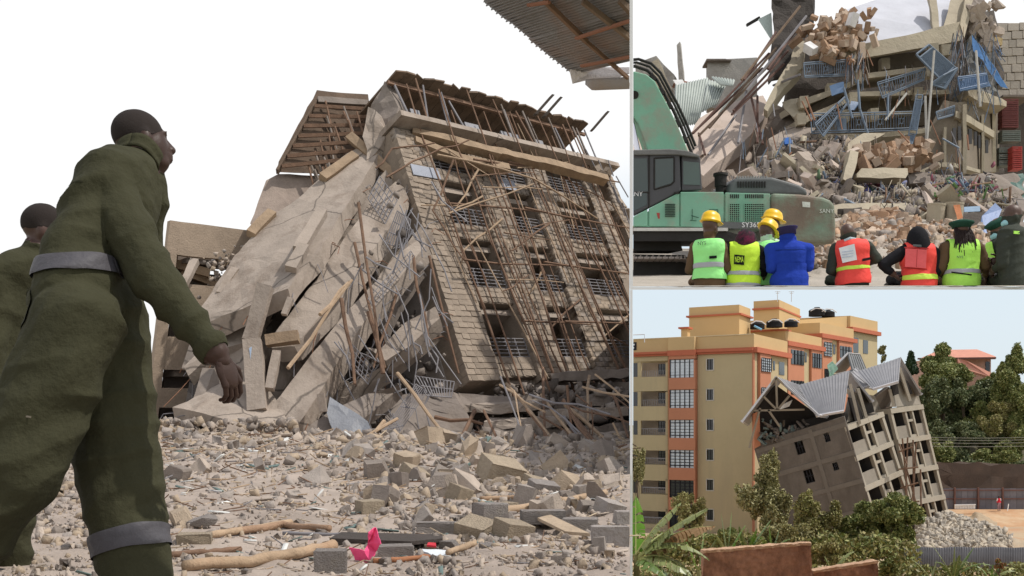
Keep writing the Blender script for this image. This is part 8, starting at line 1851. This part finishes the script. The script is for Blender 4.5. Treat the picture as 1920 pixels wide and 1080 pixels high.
banana('banana plant with short bright leaves behind the right end of the larger mud wall', P(1448, 1080, 57), [(P(1448, 1035, 57), P(1442, 985, 57), 0, 0.2, 2), (P(1448, 1036, 57), P(1462, 990, 57), 0.05, 0.2, 0), (P(1448, 1036, 57), P(1425, 1008, 56.5), 0.12, 0.2, 2), (P(1448, 1036, 57), P(1482, 1012, 56.5), 0.2, 0.2, 0)], 5)
banana('lone arched banana leaf rising over the lower mud wall', P(1560, 1100, 54), [(P(1560, 1072, 54), P(1602, 1034, 54), 0.2, 0.2, 1), (P(1560, 1075, 54), P(1545, 1042, 54), 0.08, 0.16, 0), (P(1562, 1075, 54), P(1590, 1058, 53.5), 0.15, 0.16, 2)], 6)
banana('spiky pale banana plant in front of the tin fence, leaves spreading both ways', P(1788, 1110, 54), [(P(1788, 1085, 54), P(1746, 1020, 54), 0.1, 0.10, 1), (P(1788, 1082, 54), P(1790, 1024, 54), 0, 0.16, 1), (P(1788, 1085, 54), P(1828, 1024, 54), 0.1, 0.14, 0), (P(1788, 1085, 54), P(1818, 1056, 53.5), 0.35, 0.14, 1), (P(1788, 1086, 54), P(1752, 1055, 53.5), 0.3, 0.14, 0), (P(1788, 1085, 54), P(1800, 1040, 53), 0.1, 0.16, 0), (P(1788, 1086, 54), P(1862, 1062, 53.5), 0.4, 0.16, 0)], 7)
banana('single pale banana leaf arching in from the right of the lower mud wall', P(1745, 1110, 53), [(P(1745, 1085, 53), P(1708, 1048, 53), 0.12, 0.10, 1), (P(1745, 1088, 53), P(1757, 1050, 53), 0.05, 0.12, 1), (P(1745, 1088, 53), P(1722, 1078, 53), 0.1, 0.12, 0)], 8)
banana('low dark leaved banana plant at the bottom right, before the tin fence', P(1858, 1115, 53), [(P(1858, 1092, 53), P(1830, 1062, 53), 0.2, 0.16, 0), (P(1858, 1092, 53), P(1882, 1055, 53), 0.15, 0.16, 0), (P(1858, 1092, 53), P(1905, 1072, 53), 0.25, 0.16, 1), (P(1858, 1092, 53), P(1862, 1058, 53), 0.05, 0.16, 2)], 9)
tree('rusty flowering weed at the bottom right corner', 1874, 1058, 9, 10, 52, 1090, [GR['dry'][0], mat('rust red petal', (0.4, 0.12, 0.06)), GR['mid'][1]], 260, 0.08, 51, nb=4, cat='weed', name='weed')
# undergrowth that fills the ground between plants and flats
rs = np.random.RandomState(71)
rt = bpy.data.objects.new('undergrowth_anchor', None)
bl = [(P(1195+i*26, 1030+8*math.sin(i*2.1), 66), V3((1.2, 1.2, 0.9))) for i in range(20)]
bpy.data.objects.remove(rt)
def loose_leaves(name, blobs, n, size, mats):
    h = bpy.data.objects.new('h', None); COL.objects.link(h); o = leaves(name, blobs, n, size, mats, h, np.random.RandomState(5)); o.parent = None; bpy.data.objects.remove(h); o['kind'] = 'stuff'; return o
loose_leaves('undergrowth', bl, 9000, 0.16, GR['mid']+GR['dry'])
loose_leaves('ground_weeds', [(P(1200+i*22, 1078+6*math.sin(i*1.3), 56), V3((0.8, 0.8, 0.55))) for i in range(34)], 8000, 0.12, GR['mid']+GR['dry'])
